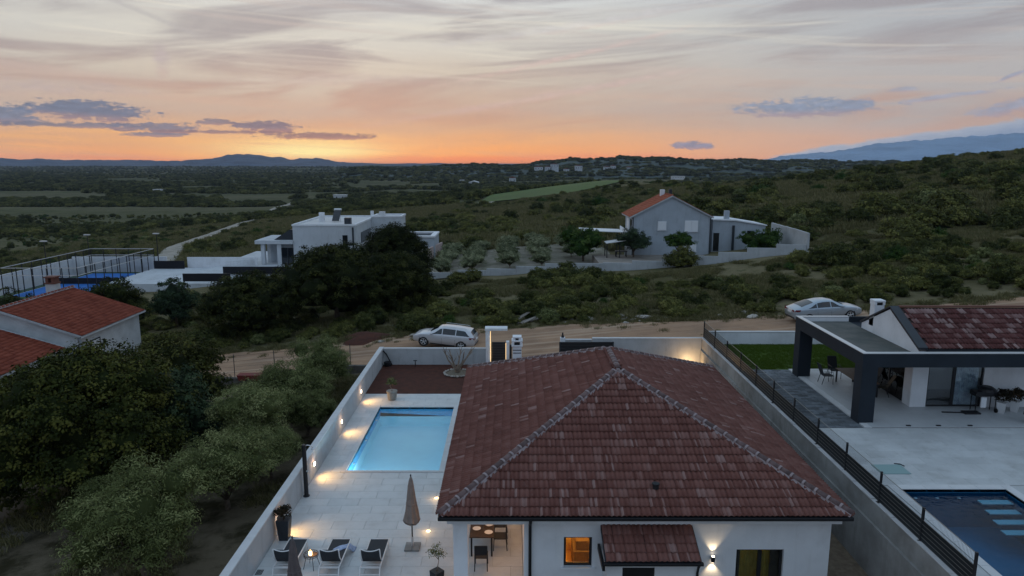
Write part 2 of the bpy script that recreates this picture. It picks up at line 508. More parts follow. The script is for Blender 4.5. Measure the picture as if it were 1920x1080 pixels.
M['plate'] = mat('number_plate', (0.7, 0.7, 0.7), 0.5)
M['redpaint'] = mat('red_paint', (0.15, 0.022, 0.018), 0.6, 0.15, 5)
M['shell'] = mat('pool_liner', (0.52, 0.86, 0.98), 0.6, 0.04, 0.8)
M['shellband'] = mat('pool_band', (0.12, 0.46, 0.76), 0.4, 0.1, 20)
M['shell_dark'] = mat('dark_pool_liner', (0.010, 0.11, 0.22), 0.6, 0.1, 1)
M['pool_step'] = mat('pool_step', (0.24, 0.42, 0.50), 0.6)
M['water'] = watermat('pool_water', (0.96, 0.995, 1.0), 0.14, 3.6, 1.22)
M['water_dark'] = watermat('dark_pool_water', (0.62, 0.86, 0.95), 0.22, 4.5, 1.2)
M['warm_wall'] = mat('warm_interior', (0.62, 0.44, 0.22), 0.9)
M['curtain_y'] = mat('yellow_curtain', (0.50, 0.42, 0.10), 0.95, 0.15, 5)
M['curtain_b'] = mat('pale_curtain', (0.62, 0.74, 0.90), 0.95, 0.3, 4)
M['curtain_g'] = mat('grey_curtain', (0.10, 0.09, 0.085), 0.95, 0.2, 5)
M['porcelain'] = mat('white_porcelain', (0.75, 0.72, 0.68), 0.3)
M['glow'] = emit('lamp_glow', (1.0, 0.62, 0.28), 7.0)
M['glow_white'] = emit('lamp_glow_pale', (1.0, 0.80, 0.58), 7.0)
M['glow_strip'] = emit('strip_glow', (1.0, 0.66, 0.30), 1.3)
M['fire'] = emit('flame', (1.0, 0.45, 0.10), 4.0)
M['mountain'] = mat('mountain_hazed', (0.24, 0.34, 0.46), 1.0, 0.15, 0.004)  # pale blue of the distant haze is put into this colour
M['hill_hazed'] = mat('far_hill', (0.055, 0.078, 0.112), 1.0, 0.35, 0.012, detail=8)  # base colour carries painted blue haze, on top of the haze volume
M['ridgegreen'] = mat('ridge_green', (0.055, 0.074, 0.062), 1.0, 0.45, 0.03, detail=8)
M['pink_wall'] = mat('pinkish_wall', (0.48, 0.38, 0.35), 0.9, 0.1, 0.6)
M['far_roof'] = mat('far_roof', (0.15, 0.065, 0.048), 0.9)

TONE_HOUSE = [(0.0, (0.132, 0.054, 0.043)), (0.4, (0.166, 0.070, 0.056)), (0.8, (0.192, 0.088, 0.072)), (0.92, (0.225, 0.118, 0.10)), (1.0, (0.29, 0.185, 0.165))]
M['tile'] = tilemat('roof_tile_brown', TONE_HOUSE, (0.20, 0.13, 0.12))
M['tile_ridge'] = mat('ridge_tile', (0.13, 0.085, 0.082), 0.75, 0.25, 5, objvar=0.25)
M['mortar'] = mat('ridge_mortar', (0.29, 0.235, 0.235), 0.9, 0.15, 6)
TONE_NEXT = [(0.0, (0.075, 0.028, 0.026)), (0.4, (0.12, 0.045, 0.042)), (0.7, (0.16, 0.078, 0.072)), (0.86, (0.26, 0.17, 0.16)), (1.0, (0.31, 0.215, 0.20))]
M['tile_next'] = tilemat('roof_tile_mottled', TONE_NEXT, (0.2, 0.12, 0.11))
TONE_RED = [(0.0, (0.15, 0.034, 0.020)), (0.5, (0.20, 0.048, 0.028)), (1.0, (0.24, 0.066, 0.040))]
M['tile_orange'] = tilemat('roof_tile_orange', [(0.0, (0.27, 0.075, 0.040)), (0.5, (0.33, 0.10, 0.058)), (1.0, (0.38, 0.13, 0.08))], (0.3, 0.13, 0.09))
M['tile_red'] = tilemat('roof_tile_red', TONE_RED, (0.20, 0.07, 0.045))

L_OAK = leafmat('oak_leaf', (0.0099, 0.0154, 0.0043), (0.0366, 0.0458, 0.0113), (0.1225, 0.1182, 0.0268))
L_BLUE = leafmat('dark_blue_leaf', (0.0135, 0.0225, 0.0128), (0.0338, 0.0540, 0.0270), (0.0788, 0.1102, 0.0518))
L_OLIVE = leafmat('olive_leaf', (0.0370, 0.0460, 0.0141), (0.1310, 0.1500, 0.0546), (0.3380, 0.3440, 0.1540))
L_GROVE = leafmat('grove_leaf', (0.056, 0.069, 0.033), (0.181, 0.200, 0.110), (0.400, 0.413, 0.250))
L_PINE = leafmat('pine_needle', (0.0060, 0.0088, 0.0028), (0.0209, 0.0275, 0.0077), (0.0743, 0.0786, 0.0209))
L_SHRUB = leafmat('maquis_leaf', (0.0384, 0.0440, 0.0128), (0.1176, 0.1208, 0.0339), (0.2800, 0.2632, 0.0826))
L_SHRUBD = leafmat('dark_maquis_leaf', (0.0179, 0.0240, 0.0072), (0.0576, 0.0679, 0.0197), (0.1544, 0.1572, 0.0477))
L_GRASS = leafmat('dry_grass', (0.078, 0.081, 0.031), (0.143, 0.130, 0.058), (0.247, 0.215, 0.111))
L_GREEN = leafmat('garden_leaf', (0.015, 0.036, 0.007), (0.045, 0.084, 0.017), (0.120, 0.165, 0.039))
L_DARKRED = leafmat('dark_pot_leaf', (0.012, 0.012, 0.008), (0.028, 0.024, 0.014), (0.06, 0.035, 0.02))


# ------------------------------------------------------------------ mesh helpers
class MB:
    def __init__(self):
        self.v = []
        self.f = []

    def quad(self, *p):
        i = len(self.v)
        self.v += [tuple(q) for q in p]
        self.f.append(tuple(range(i, i + len(p))))
        return self

    def box(self, x0, x1, y0, y1, z0, z1):
        i = len(self.v)
        self.v += [(x0, y0, z0), (x1, y0, z0), (x1, y1, z0), (x0, y1, z0), (x0, y0, z1), (x1, y0, z1), (x1, y1, z1), (x0, y1, z1)]
        self.f += [tuple(i + k for k in q) for q in ((3, 2, 1, 0), (4, 5, 6, 7), (0, 1, 5, 4), (1, 2, 6, 5), (2, 3, 7, 6), (3, 0, 4, 7))]
        return self

    def prism(self, poly, axis, a, b):
        """poly: 2-D outline, extruded along axis from a to b (x: poly is (y,z); y: (x,z); z: (x,y))"""
        i, n = len(self.v), len(poly)
        mk = {'x': lambda p, t: (t, p[0], p[1]), 'y': lambda p, t: (p[0], t, p[1]), 'z': lambda p, t: (p[0], p[1], t)}[axis]
        self.v += [mk(p, a) for p in poly] + [mk(p, b) for p in poly]
        self.f.append(tuple(range(i + n - 1, i - 1, -1)))
        self.f.append(tuple(range(i + n, i + 2 * n)))
        for k in range(n):
            j = (k + 1) % n
            self.f.append((i + k, i + j, i + n + j, i + n + k))
        return self

    def tube(self, pts, r, seg=6, cap=True):
        rs = r if isinstance(r, (list, tuple)) else [r] * len(pts)
        P = [Vector(p) for p in pts]
        i0 = len(self.v)
        ref = None
        for k, p in enumerate(P):
            d = (P[min(k + 1, len(P) - 1)] - P[max(k - 1, 0)]).normalized()
            a = Vector((0, 0, 1)) if abs(d.z) < 0.9 else Vector((1, 0, 0))
            if ref is not None and ref.cross(d).length > 1e-3:
                a = ref
            x = (a - d * a.dot(d)).normalized()
            ref = x
            y = d.cross(x)
            for s in range(seg):
                t = 2 * math.pi * s / seg
                self.v.append(tuple(p + (x * math.cos(t) + y * math.sin(t)) * rs[k]))
        for k in range(len(P) - 1):
            for s in range(seg):
                a = i0 + k * seg + s
                b = i0 + k * seg + (s + 1) % seg
                self.f.append((a, b, b + seg, a + seg))
        if cap:
            self.f.append(tuple(i0 + seg - 1 - s for s in range(seg)))
            self.f.append(tuple(i0 + (len(P) - 1) * seg + s for s in range(seg)))
        return self

    def lathe(self, prof, seg=16, c=(0, 0, 0), mod=None):
        i0 = len(self.v)
        for (r, z) in prof:
            for s in range(seg):
                t = 2 * math.pi * s / seg
                q = r * (mod(t, z) if mod else 1)
                self.v.append((c[0] + q * math.cos(t), c[1] + q * math.sin(t), c[2] + z))
        for k in range(len(prof) - 1):
            for s in range(seg):
                a = i0 + k * seg + s
                b = i0 + k * seg + (s + 1) % seg
                self.f.append((a, b, b + seg, a + seg))
        self.f.append(tuple(i0 + seg - 1 - s for s in range(seg)))
        self.f.append(tuple(i0 + (len(prof) - 1) * seg + s for s in range(seg)))
        return self

    def mesh(self, name, material, smooth=False):
        me = bpy.data.meshes.new(name)
        me.from_pydata(self.v, [], self.f)
        me.materials.append(material)
        if smooth:
            me.polygons.foreach_set('use_smooth', [True] * len(me.polygons))
        me.update()
        return me

    def build(self, name, material, parent=None, smooth=False, bevel=0.0, local=False):
        if parent is not None and not local:
            ox, oy, oz = wloc(parent)
            self.v = [(x - ox, y - oy, z - oz) for x, y, z in self.v]
        o = bpy.data.objects.new(name, self.mesh(name, material, smooth))
        COL.objects.link(o)
        o.parent = parent
        if bevel:
            b = o.modifiers.new('edge', 'BEVEL')
            b.width = bevel
            b.segments = 2
            b.limit_method = 'ANGLE'
        return o


def wloc(o):
    v = Vector((0, 0, 0))
    while o is not None:
        v += o.location
        o = o.parent
    return v


def tag(o, label=None, cat=None, group=None, kind=None):
    if label: o['label'] = label
    if cat: o['category'] = cat
    if group: o['group'] = group
    if kind: o['kind'] = kind
    return o


def thing(name, label, cat, loc=(0, 0, 0), group=None):
    o = bpy.data.objects.new(name, None)
    o.empty_display_size = 0.3
    COL.objects.link(o)
    o.location = loc
    return tag(o, label, cat, group)


def obj(name, me, parent=None, loc=None):
    o = bpy.data.objects.new(name, me)
    COL.objects.link(o)
    if loc is not None:
        o.location = loc
    o.parent = parent
    return o


def copy_tree(o, loc=None, rotz=None, scale=None, label=None, parent=None):
    c = o.copy()
    COL.objects.link(c)
    if parent is not None:
        c.parent = parent
    for ch in list(o.children):
        copy_tree(ch, parent=c)
    if loc is not None: c.location = loc
    if rotz is not None: c.rotation_euler = (0, 0, rotz)
    if scale is not None: c.scale = (scale, scale, scale) if not isinstance(scale, tuple) else scale
    if label: c['label'] = label
    return c


def np_mesh(name, V, F, material, tint=None, smooth=False):
    """quads from numpy arrays; tint: one value per face"""
    me = bpy.data.meshes.new(name)
    nv, nf = len(V), len(F)
    me.vertices.add(nv)
    me.vertices.foreach_set('co', np.asarray(V, np.float32).ravel())
    me.loops.add(nf * 4)
    me.loops.foreach_set('vertex_index', np.asarray(F, np.int32).ravel())
    me.polygons.add(nf)
    me.polygons.foreach_set('loop_start', np.arange(0, nf * 4, 4, dtype=np.int32))
    if smooth:
        me.polygons.foreach_set('use_smooth', np.ones(nf, bool))
    me.materials.append(material)
    if tint is not None:
        a = me.attributes.new('tint', 'FLOAT', 'FACE')
        a.data.foreach_set('value', np.asarray(tint, np.float32))
    me.update(calc_edges=True)
    return me


def grid_mesh(name, xs, ys, zf, material, smooth=True):
    X, Y = np.meshgrid(np.asarray(xs, float), np.asarray(ys, float))
    Z = zf(X, Y)
    V = np.stack([X.ravel(), Y.ravel(), np.broadcast_to(Z, X.shape).ravel()], 1)
    nx, ny = len(xs), len(ys)
    i = np.arange(nx * ny).reshape(ny, nx)
    F = np.stack([i[:-1, :-1], i[:-1, 1:], i[1:, 1:], i[1:, :-1]], -1).reshape(-1, 4)
    return np_mesh(name, V, F, material, smooth=smooth)


# ------------------------------------------------------------------ the lie of the land
def vnoise(X, Y, s, seed=0):
    """smooth value noise, 0..1"""
    x, y = np.asarray(X) / s, np.asarray(Y) / s
    xi, yi = np.floor(x), np.floor(y)
    fx, fy = x - xi, y - yi
    fx, fy = fx * fx * (3 - 2 * fx), fy * fy * (3 - 2 * fy)
    h = lambda a, b: np.modf(np.abs(np.sin(a * 127.1 + b * 311.7 + seed * 74.7) * 43758.5453))[0]
    return (h(xi, yi) * (1 - fx) + h(xi + 1, yi) * fx) * (1 - fy) + (h(xi, yi + 1) * (1 - fx) + h(xi + 1, yi + 1) * fx) * fy


def sstep(a, b, x):
    t = np.clip((np.asarray(x, float) - a) / (b - a), 0, 1)
    return t * t * (3 - 2 * t)


def smax(a, b, k):
    h = np.clip(0.5 + 0.5 * (a - b) / k, 0, 1)
    return b * (1 - h) + a * h + k * h * (1 - h)


def ground(X, Y):
    X, Y = np.asarray(X, float), np.asarray(Y, float)
    p = 0.85 + 0.095 * X - 0.0128 * Y
    p = p - 1.0 * np.exp(-((Y - 98) / 22.0) ** 2) * sstep(2, 16, X) * sstep(60, 36, X)
    crest = 238 + 152 * sstep(78, 42, X) + 30 * (vnoise(X, Y, 120, 3) - 0.5)
    fall = sstep(crest, crest + 230, Y)
    low = -20.0 - 6.0 * sstep(600, 3000, Y)
    p = p * (1 - fall) + np.minimum(p, low) * fall
    p = smax(p, low, 5.0)
    p = -smax(-p, np.full_like(p, -26.0), 6.0)
    w = sstep(58, 80, Y) * (1 - sstep(110, 180, Y))
    p = p + w * (1.0 * (vnoise(X, Y, 17, 1) - 0.5) + 0.5 * (vnoise(X, Y, 6, 2) - 0.5))
    p = p + sstep(110, 200, Y) * 3.0 * (vnoise(X, Y, 90, 5) - 0.5)
    return p


def gz(x, y):
    return float(ground(x, y))


PLOTS = [(-8.6, 11.9, 4, 45.1, -1.9), (11.9, 60, 4, 42.6, 0.3)]


def ground_cut(X, Y):
    Z = ground(X, Y)
    for x0, x1, y0, y1, z in PLOTS:
        Z = np.where((X > x0) & (X < x1) & (Y > y0) & (Y < y1), np.minimum(Z, z), Z)
    return Z


def spaced(lo, hi, a, b, step, grow):
    """coordinates: even steps between a and b, widening outwards to lo and hi"""
    mid = list(np.arange(a, b + 1e-6, step))
    up, s = [], step
    x = mid[-1]
    while x < hi:
        s *= grow
        x += s
        up.append(min(x, hi))
    dn, s = [], step
    x = mid[0]
    while x > lo:
        s *= grow
        x -= s
        dn.append(max(x, lo))
    return dn[::-1] + mid + up


def terrain_mat():
    m = bpy.data.materials.new('ground_cover')
    m.use_nodes = True
    T = NT(m.node_tree)
    out = T.n('ShaderNodeOutputMaterial')
    b = T.n('ShaderNodeBsdfPrincipled')
    b.inputs['Roughness'].default_value = 1.0
    b.inputs['Specular IOR Level'].default_value = 0.0
    T.t.links.new(b.outputs[0], out.inputs[0])
    pos = T.n('ShaderNodeNewGeometry').outputs['Position']
    s = T.n('ShaderNodeSeparateXYZ')
    T.put(s.inputs[0], pos)
    n1 = T.noise(pos, 0.09, 7, 0.62)
    n2 = T.noise(pos, 0.9, 6, 0.65)
    c = T.mix(T.ss(n1, 0.36, 0.62), (0.092, 0.082, 0.042), (0.175, 0.150, 0.090))
    c = T.mix(T.m('MULTIPLY', T.ss(n2, 0.50, 0.68), 0.75), c, (0.060, 0.066, 0.030))
    c = T.mix(T.m('MULTIPLY', T.ss(T.noise(pos, 0.35, 6, 0.6), 0.62, 0.74), 0.5), c, (0.17, 0.145, 0.105))
    # fields of the plain: long parcels, each its own green
    v = T.n('ShaderNodeTexVoronoi', voronoi_dimensions='2D')
    v.inputs['Scale'].default_value = 1.0
    T.put(v.inputs['Vector'], T.xyz(T.m('MULTIPLY', s.outputs[0], 0.009), T.m('MULTIPLY', s.outputs[1], 0.022), 0.0))
    sp = T.n('ShaderNodeSeparateXYZ')
    T.put(sp.inputs[0], v.outputs['Color'])
    fld = T.ramp(sp.outputs[0], [(0.0, (0.0777, 0.0851, 0.0503)), (0.3, (0.0925, 0.0977, 0.0577)), (0.55, (0.1036, 0.1073, 0.0629)), (0.75, (0.1258, 0.1221, 0.0777)), (0.9, (0.0925, 0.1021, 0.0555)), (1.0, (0.1406, 0.1317, 0.0925))], 'CONSTANT')
    rows = T.n('ShaderNodeTexWave', wave_type='BANDS')
    T.put(rows.inputs['Vector'], T.xyz(T.m('MULTIPLY', s.outputs[0], 0.06), T.m('MULTIPLY', s.outputs[1], 0.10), sp.outputs[1]))
    rows.inputs['Scale'].default_value = 1.0
    rows.inputs['Distortion'].default_value = 2.0
    fld = T.mix(T.m('MULTIPLY', rows.outputs['Fac'], 0.35), fld, (0.045, 0.054, 0.029))
    fld = T.mix(T.m('MULTIPLY', T.ss(T.noise(pos, 0.03, 6, 0.6), 0.5, 0.7), 0.6), fld, (0.050, 0.059, 0.033))
    far = T.m('MULTIPLY', T.ss(s.outputs[1], 150.0, 330.0), T.ss(T.m('SUBTRACT', T.m('MULTIPLY', s.outputs[1], 0.16), s.outputs[0]), -10.0, 30.0))
    c = T.mix(T.m('MULTIPLY', far, 0.68), c, fld)
    near = T.m('MULTIPLY', T.ss(T.m('ADD', s.outputs[1], T.m('MULTIPLY', n1, 3.0)), 49.0, 46.0), T.ss(s.outputs[0], -9.0, -10.0))
    dry = T.mix(T.ss(T.noise(pos, 0.5, 7, 0.65), 0.38, 0.60), (0.040, 0.035, 0.020), (0.14, 0.115, 0.08))
    c = T.mix(near, c, dry)
    yx, yy = T.m('ADD', s.outputs[0], 23.5), T.m('SUBTRACT', s.outputs[1], 26.5)
    yd = T.m('ADD', T.m('ADD', T.m('MULTIPLY', yx, yx), T.m('MULTIPLY', T.m('MULTIPLY', yy, yy), 3.0)), T.m('MULTIPLY', T.noise(pos, 0.6, 5, 0.6), 26.0))
    c = T.mix(T.ss(yd, 44.0, 22.0), c, (0.26, 0.225, 0.185))
    T.put(b.inputs['Base Color'], c)
    bn = T.n('ShaderNodeBump')
    bn.inputs['Strength'].default_value = 0.6
    bn.inputs['Distance'].default_value = 0.15
    T.put(bn.inputs['Height'], T.noise(pos, 2.5, 6, 0.7))
    T.t.links.new(bn.outputs[0], b.inputs['Normal'])
    return m


xs = spaced(-7000, 7000, -45, 60, 0.8, 1.055)
ys = spaced(-300, 4400, 5, 62, 0.8, 1.035)
terrain = obj('terrain', grid_mesh('terrain', xs, ys, ground_cut, terrain_mat()))
tag(terrain, kind='structure', label='scrubby ground sloping down to a plain of fields')


def strip(name, path, width, lift, material, zf=ground, n=None, kind='structure', rough_edge=0.0, cross=7, label=None):
    """a road-like sheet along a path of (x, y) points, lying on the ground"""
    P = np.array(path, float)
    seg = np.r_[0, np.cumsum(np.hypot(*np.diff(P, axis=0).T))]
    n = n or max(6, int(seg[-1] / 1.2))
    t = np.linspace(0, seg[-1], n)
    cx, cy = np.interp(t, seg, P[:, 0]), np.interp(t, seg, P[:, 1])
    tx, ty = np.gradient(cx), np.gradient(cy)
    L = np.hypot(tx, ty)
    nx, ny = -ty / L, tx / L
    wd = width if np.ndim(width) == 0 else np.interp(t, seg, width)
    u = np.linspace(-0.5, 0.5, cross)
    wl = wd * (1 + rough_edge * (vnoise(t, t * 0, 3.0, 9) - 0.5))
    wr = wd * (1 + rough_edge * (vnoise(t, t * 0, 2.3, 19) - 0.5))
    W_ = np.where(u[None, :] < 0, np.atleast_1d(wl)[:, None], np.atleast_1d(wr)[:, None])
    X = cx[:, None] + nx[:, None] * u * W_
    Y = cy[:, None] + ny[:, None] * u * W_
    Z = zf(X, Y) + lift - 0.10 * (np.abs(u) > 0.49)
    V = np.stack([X.ravel(), Y.ravel(), Z.ravel()], 1)
    i = np.arange(n * cross).reshape(n, cross)
    F = np.stack([i[:-1, :-1], i[:-1, 1:], i[1:, 1:], i[1:, :-1]], -1).reshape(-1, 4)
    o = obj(name, np_mesh(name, V, F, material, smooth=True))
    return tag(o, kind=kind, label=label)


strip('dirt_road', [(-95, 55), (-40, 51.6), (-23, 50.5), (-13, 50.9), (-3, 50.6), (4, 49.9), (12, 47.95), (22, 46.95), (34, 46.5), (70, 47)],
      [10, 9.6, 9.2, 9.2, 9.6, 9.2, 8.9, 6.9, 6.0, 6], 0.06, M['dirt'], rough_edge=0.28, cross=13, label='tan dirt road with wheel ruts behind the walled plots')
strip('dirt_track', [(-66, 128), (-78, 160), (-88, 185), (-99, 244), (-118, 330), (-146, 440), (-170, 560)], [5, 5, 5, 5.5, 6, 6, 6], 0.45, M['pale_track'], rough_edge=0.2, label='pale dirt track crossing the plain')


def patch(name, poly, lift, material, label):
    pts = [(x, y, gz(x, y) + lift) for x, y in poly]
    cx, cy = sum(p[0] for p in poly) / len(poly), sum(p[1] for p in poly) / len(poly)
    nu, rings = len(poly) * 8, 8
    V, F = [], []
    per = []
    for k in range(len(poly)):
        a, b = poly[k], poly[(k + 1) % len(poly)]
        for j in range(8):
            per.append((a[0] + (b[0] - a[0]) * j / 8, a[1] + (b[1] - a[1]) * j / 8))
    for r_ in range(rings + 1):
        for (x, y) in per:
            q = r_ / rings
            X, Y = cx + (x - cx) * q, cy + (y - cy) * q
            V.append((X, Y, gz(X, Y) + lift))
    for r_ in range(rings):
        for k in range(nu):
            F.append((r_ * nu + k, r_ * nu + (k + 1) % nu, (r_ + 1) * nu + (k + 1) % nu, (r_ + 1) * nu + k))
    o = obj(name, np_mesh(name, np.array(V), np.array(F), material, smooth=True))
    return tag(o, kind='structure', label=label)


FIELD = [(-14, 296), (2, 297), (24, 302), (62, 350), (58, 385), (20, 375), (-10, 345)]


def inside(poly, x, y, m=0.0):
    """points within a convex outline, grown by m"""
    r = np.ones(len(x), bool)
    for (a, b), (c, d) in zip(poly, poly[1:] + poly[:1]):
        L = math.hypot(c - a, d - b)
        r &= ((c - a) * (y - b) - (d - b) * (x - a)) / L > -m
    return r


patch('field', FIELD, 0.5, M['field'], 'bright green field beyond the scrub')
patch('orchard_ground', [(-10, 85.5), (5, 87), (13.5, 89), (14, 110), (2, 112), (-13, 108)], 0.12, M['orchard'], 'pale tilled soil under the olive grove')
patch('bare_ground', [(-13.5, 283), (-6, 283), (-7, 294), (-14, 294)], 0.6, M['pale_track'], 'pale bare plot beside the bright field')


def ridge(name, prof, Y0, depth, base, material, label, rough=3.0, seed=1, n=260):
    """a long hill whose skyline passes through the given points of the photograph, built at distance Y0"""
    c, s = math.cos(PITCH), math.sin(PITCH)
    px = np.array([p[0] for p in prof], float)
    py = np.array([p[1] for p in prof], float)
    q = np.linspace(px[0], px[-1], n)
    v = (540 - np.interp(q, px, py)) / 1331.0
    t = Y0 / (c + v * s)
    X = (q - 960) / 1331.0 * t
    Zt = CAM_H + (-s + v * c) * t
    Zt = Zt + rough * (vnoise(X, X * 0, 60, seed) - 0.5) + rough * 0.7 * (vnoise(X, X * 0, 18, seed + 1) - 0.5)
    rows = []
    for u in np.linspace(-1, 1, 25):
        h = (1 - abs(u)) ** 0.8 if u < 0 else (1 - u)
        z = base + (Zt - base) * h
        z = z + (vnoise(X, X * 0 + u * 900, 120, seed + 4) - 0.5) * rough * 5 * (1 - abs(u)) * abs(u) * 4 * 0.5
        k = 1 + u * depth / Y0
        rows.append(np.stack([X * k, np.full_like(X, Y0 + u * depth), z], 1))
    V = np.concatenate(rows)
    i = np.arange(25 * n).reshape(25, n)
    F = np.stack([i[:-1, :-1], i[:-1, 1:], i[1:, 1:], i[1:, :-1]], -1).reshape(-1, 4)
    o = obj(name, np_mesh(name, V, F, material, smooth=True))
    return tag(o, kind='structure', label=label)


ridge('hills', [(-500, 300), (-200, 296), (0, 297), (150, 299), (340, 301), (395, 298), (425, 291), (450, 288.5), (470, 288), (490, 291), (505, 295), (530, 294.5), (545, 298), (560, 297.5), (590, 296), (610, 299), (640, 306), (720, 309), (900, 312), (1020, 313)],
      4300, 900, -27, M['hill_hazed'], 'blue hills with a low double peak under the sunset', 8.0, 2)
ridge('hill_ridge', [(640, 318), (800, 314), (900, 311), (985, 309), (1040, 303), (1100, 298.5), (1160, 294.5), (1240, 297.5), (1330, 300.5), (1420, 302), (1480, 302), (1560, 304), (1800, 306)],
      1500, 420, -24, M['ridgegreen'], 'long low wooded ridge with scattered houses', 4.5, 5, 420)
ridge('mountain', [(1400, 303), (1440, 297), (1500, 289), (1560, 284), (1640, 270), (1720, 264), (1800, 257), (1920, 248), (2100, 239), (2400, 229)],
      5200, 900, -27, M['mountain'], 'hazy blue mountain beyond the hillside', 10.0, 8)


# ------------------------------------------------------------------ foliage
def rand_dirs(n, rng):
    v = rng.normal(size=(n, 3))
    return v / np.linalg.norm(v, axis=1, keepdims=True)


def leaf_quads(C, N, length, width, rng, jitter=0.4):
    n = len(C)
    N = N / np.maximum(np.linalg.norm(N, axis=1, keepdims=True), 1e-6)
    A = rand_dirs(n, rng)
    A = A - N * np.sum(A * N, 1, keepdims=True)
    A /= np.maximum(np.linalg.norm(A, axis=1, keepdims=True), 1e-6)
    B = np.cross(N, A)
    sz = (1 + jitter * rng.uniform(-1, 1, (n, 1)))
    l, w = length * sz * 0.5, width * sz * 0.5
    V = np.stack([C - A * l, C + B * w + N * w * 0.3, C + A * l, C - B * w + N * w * 0.3], 1).reshape(-1, 3)
    F = np.arange(4 * n).reshape(n, 4)
    return V, F


def foliage(lobes, clumps, per, clump_r, length, width, rng, inner=0.78, up=0.35, flat=1.0, core=0.74):
    """leaf clumps scattered through ellipsoid lobes (cx,cy,cz,rx,ry,rz) -> V, F, tint"""
    Lb = np.array(lobes, float)
    wgt = (Lb[:, 3] * Lb[:, 4] + Lb[:, 3] * Lb[:, 5])
    share = np.maximum(3, np.round(clumps * wgt / wgt.sum())).astype(int)
    clumps = int(share.sum())
    k = np.repeat(np.arange(len(Lb)), share)
    D = []
    for m_ in share:                                             # spread evenly over each lobe, then shaken
        q = (np.arange(m_) + 0.5) / m_
        a = np.arange(m_) * 2.39996 + rng.uniform(0, 6.28)
        z = 1 - 1.62 * q
        r_ = np.sqrt(np.maximum(0, 1 - z * z))
        D.append(np.stack([r_ * np.cos(a), r_ * np.sin(a), z], 1))
    D = np.concatenate(D) + rng.normal(size=(clumps, 3)) * 0.16
    D /= np.linalg.norm(D, axis=1, keepdims=True)
    rad = inner + (1.05 - inner) * np.sqrt(rng.uniform(0, 1, (clumps, 1)))
    C = Lb[k, :3] + D * rad * Lb[k, 3:]
    n = clumps * per
    cd = rand_dirs(n, rng)
    cd[:, 2] = np.where(cd[:, 2] < -0.3, -cd[:, 2], cd[:, 2])
    size = np.repeat(rng.uniform(0.6, 1.25, clumps), per)[:, None] * clump_r
    off = cd * size * rng.uniform(0.45, 1.1, (n, 1)) + rng.normal(size=(n, 3)) * clump_r * 0.16
    off[:, 2] *= flat * 0.8
    P = np.repeat(C, per, 0) + off
    Nn = cd * 0.95 + np.repeat(D, per, 0) * 0.35 + rng.normal(size=(n, 3)) * 0.26
    Nn[:, 2] += up * 0.6
    V, F = leaf_quads(P, Nn, length, width, rng)
    tint = np.clip(np.repeat(rng.uniform(0.0, 0.8, clumps), per) + rng.normal(size=n) * 0.13 + 0.08, 0, 1)
    if core > 0:                                                 # opaque dark hull added in place of inner twigs, to block light
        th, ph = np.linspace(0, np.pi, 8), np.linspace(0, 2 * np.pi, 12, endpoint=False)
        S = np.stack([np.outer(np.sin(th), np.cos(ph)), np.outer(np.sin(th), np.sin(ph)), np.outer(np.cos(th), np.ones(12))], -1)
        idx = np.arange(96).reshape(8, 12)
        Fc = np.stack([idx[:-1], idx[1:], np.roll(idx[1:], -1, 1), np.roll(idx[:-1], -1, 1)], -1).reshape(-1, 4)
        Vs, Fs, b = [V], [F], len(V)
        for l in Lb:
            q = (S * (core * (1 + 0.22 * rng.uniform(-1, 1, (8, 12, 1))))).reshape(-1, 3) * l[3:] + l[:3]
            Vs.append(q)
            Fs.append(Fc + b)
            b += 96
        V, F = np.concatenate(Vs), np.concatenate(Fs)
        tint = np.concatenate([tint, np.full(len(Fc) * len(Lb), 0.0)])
    return V, F, tint


def limb_set(mb, base, lobes, r0, rng, split=0.45):
    """tapered trunk with a limb to each lobe"""
    b = Vector(base)
    top = Vector((0, 0, 0))
    for l in lobes:
        top += Vector(l[:3])
    top /= len(lobes)
    fork = b.lerp(top, split) + Vector((rng.uniform(-.1, .1), rng.uniform(-.1, .1), 0))
    mb.tube([b, b.lerp(fork, 0.5) + Vector((rng.uniform(-.08, .08), rng.uniform(-.08, .08), 0)), fork], [r0, r0 * 0.8, r0 * 0.62], 8)
    for l in lobes:
        e = Vector(l[:3])
        e = fork.lerp(e, 0.8)
        mid = fork.lerp(e, 0.5) + Vector((rng.uniform(-.15, .15), rng.uniform(-.15, .15), 0.1))
        mb.tube([fork, mid, e], [r0 * 0.45, r0 * 0.3, r0 * 0.1], 6)
    return mb


def tree(name, label, lobes, loc, leaf, clumps, per, clump_r, length, width, seed, r0=0.16, group=None, bark=None, inner=0.78, up=0.35, split=0.45, cat='tree', flat=1.0, core=0.68):
    rng = np.random.default_rng(seed)
    t = thing(name, label, cat, (0, 0, 0), group)
    limb_set(MB(), (0, 0, -0.35), lobes, r0, rng, split).build('trunk', bark or M['bark'], t, smooth=True)
    V, F, tint = foliage(lobes, clumps, per, clump_r, length, width, rng, inner, up, flat, core)
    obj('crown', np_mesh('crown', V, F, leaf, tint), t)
    t.location = loc
    return t


def lobes_dome(n, R_, z0, h, rng, lobe=0.5, tall=0.8):
    """lobes filling a rounded crown of radius R_, from height z0 up, h high"""
    out = [(0, 0, z0 + h * 0.5, R_ * 0.72, R_ * 0.72, h * 0.46)]
    for k in range(n):
        a = 2 * math.pi * (k + rng.uniform(-.3, .3)) / n
        q = R_ * rng.uniform(0.45, 0.78)
        zz = z0 + h * rng.uniform(0.3, 0.78)
        s = R_ * lobe * rng.uniform(0.75, 1.15)
        out.append((q * math.cos(a), q * math.sin(a), zz, s, s, s * tall))
    return out


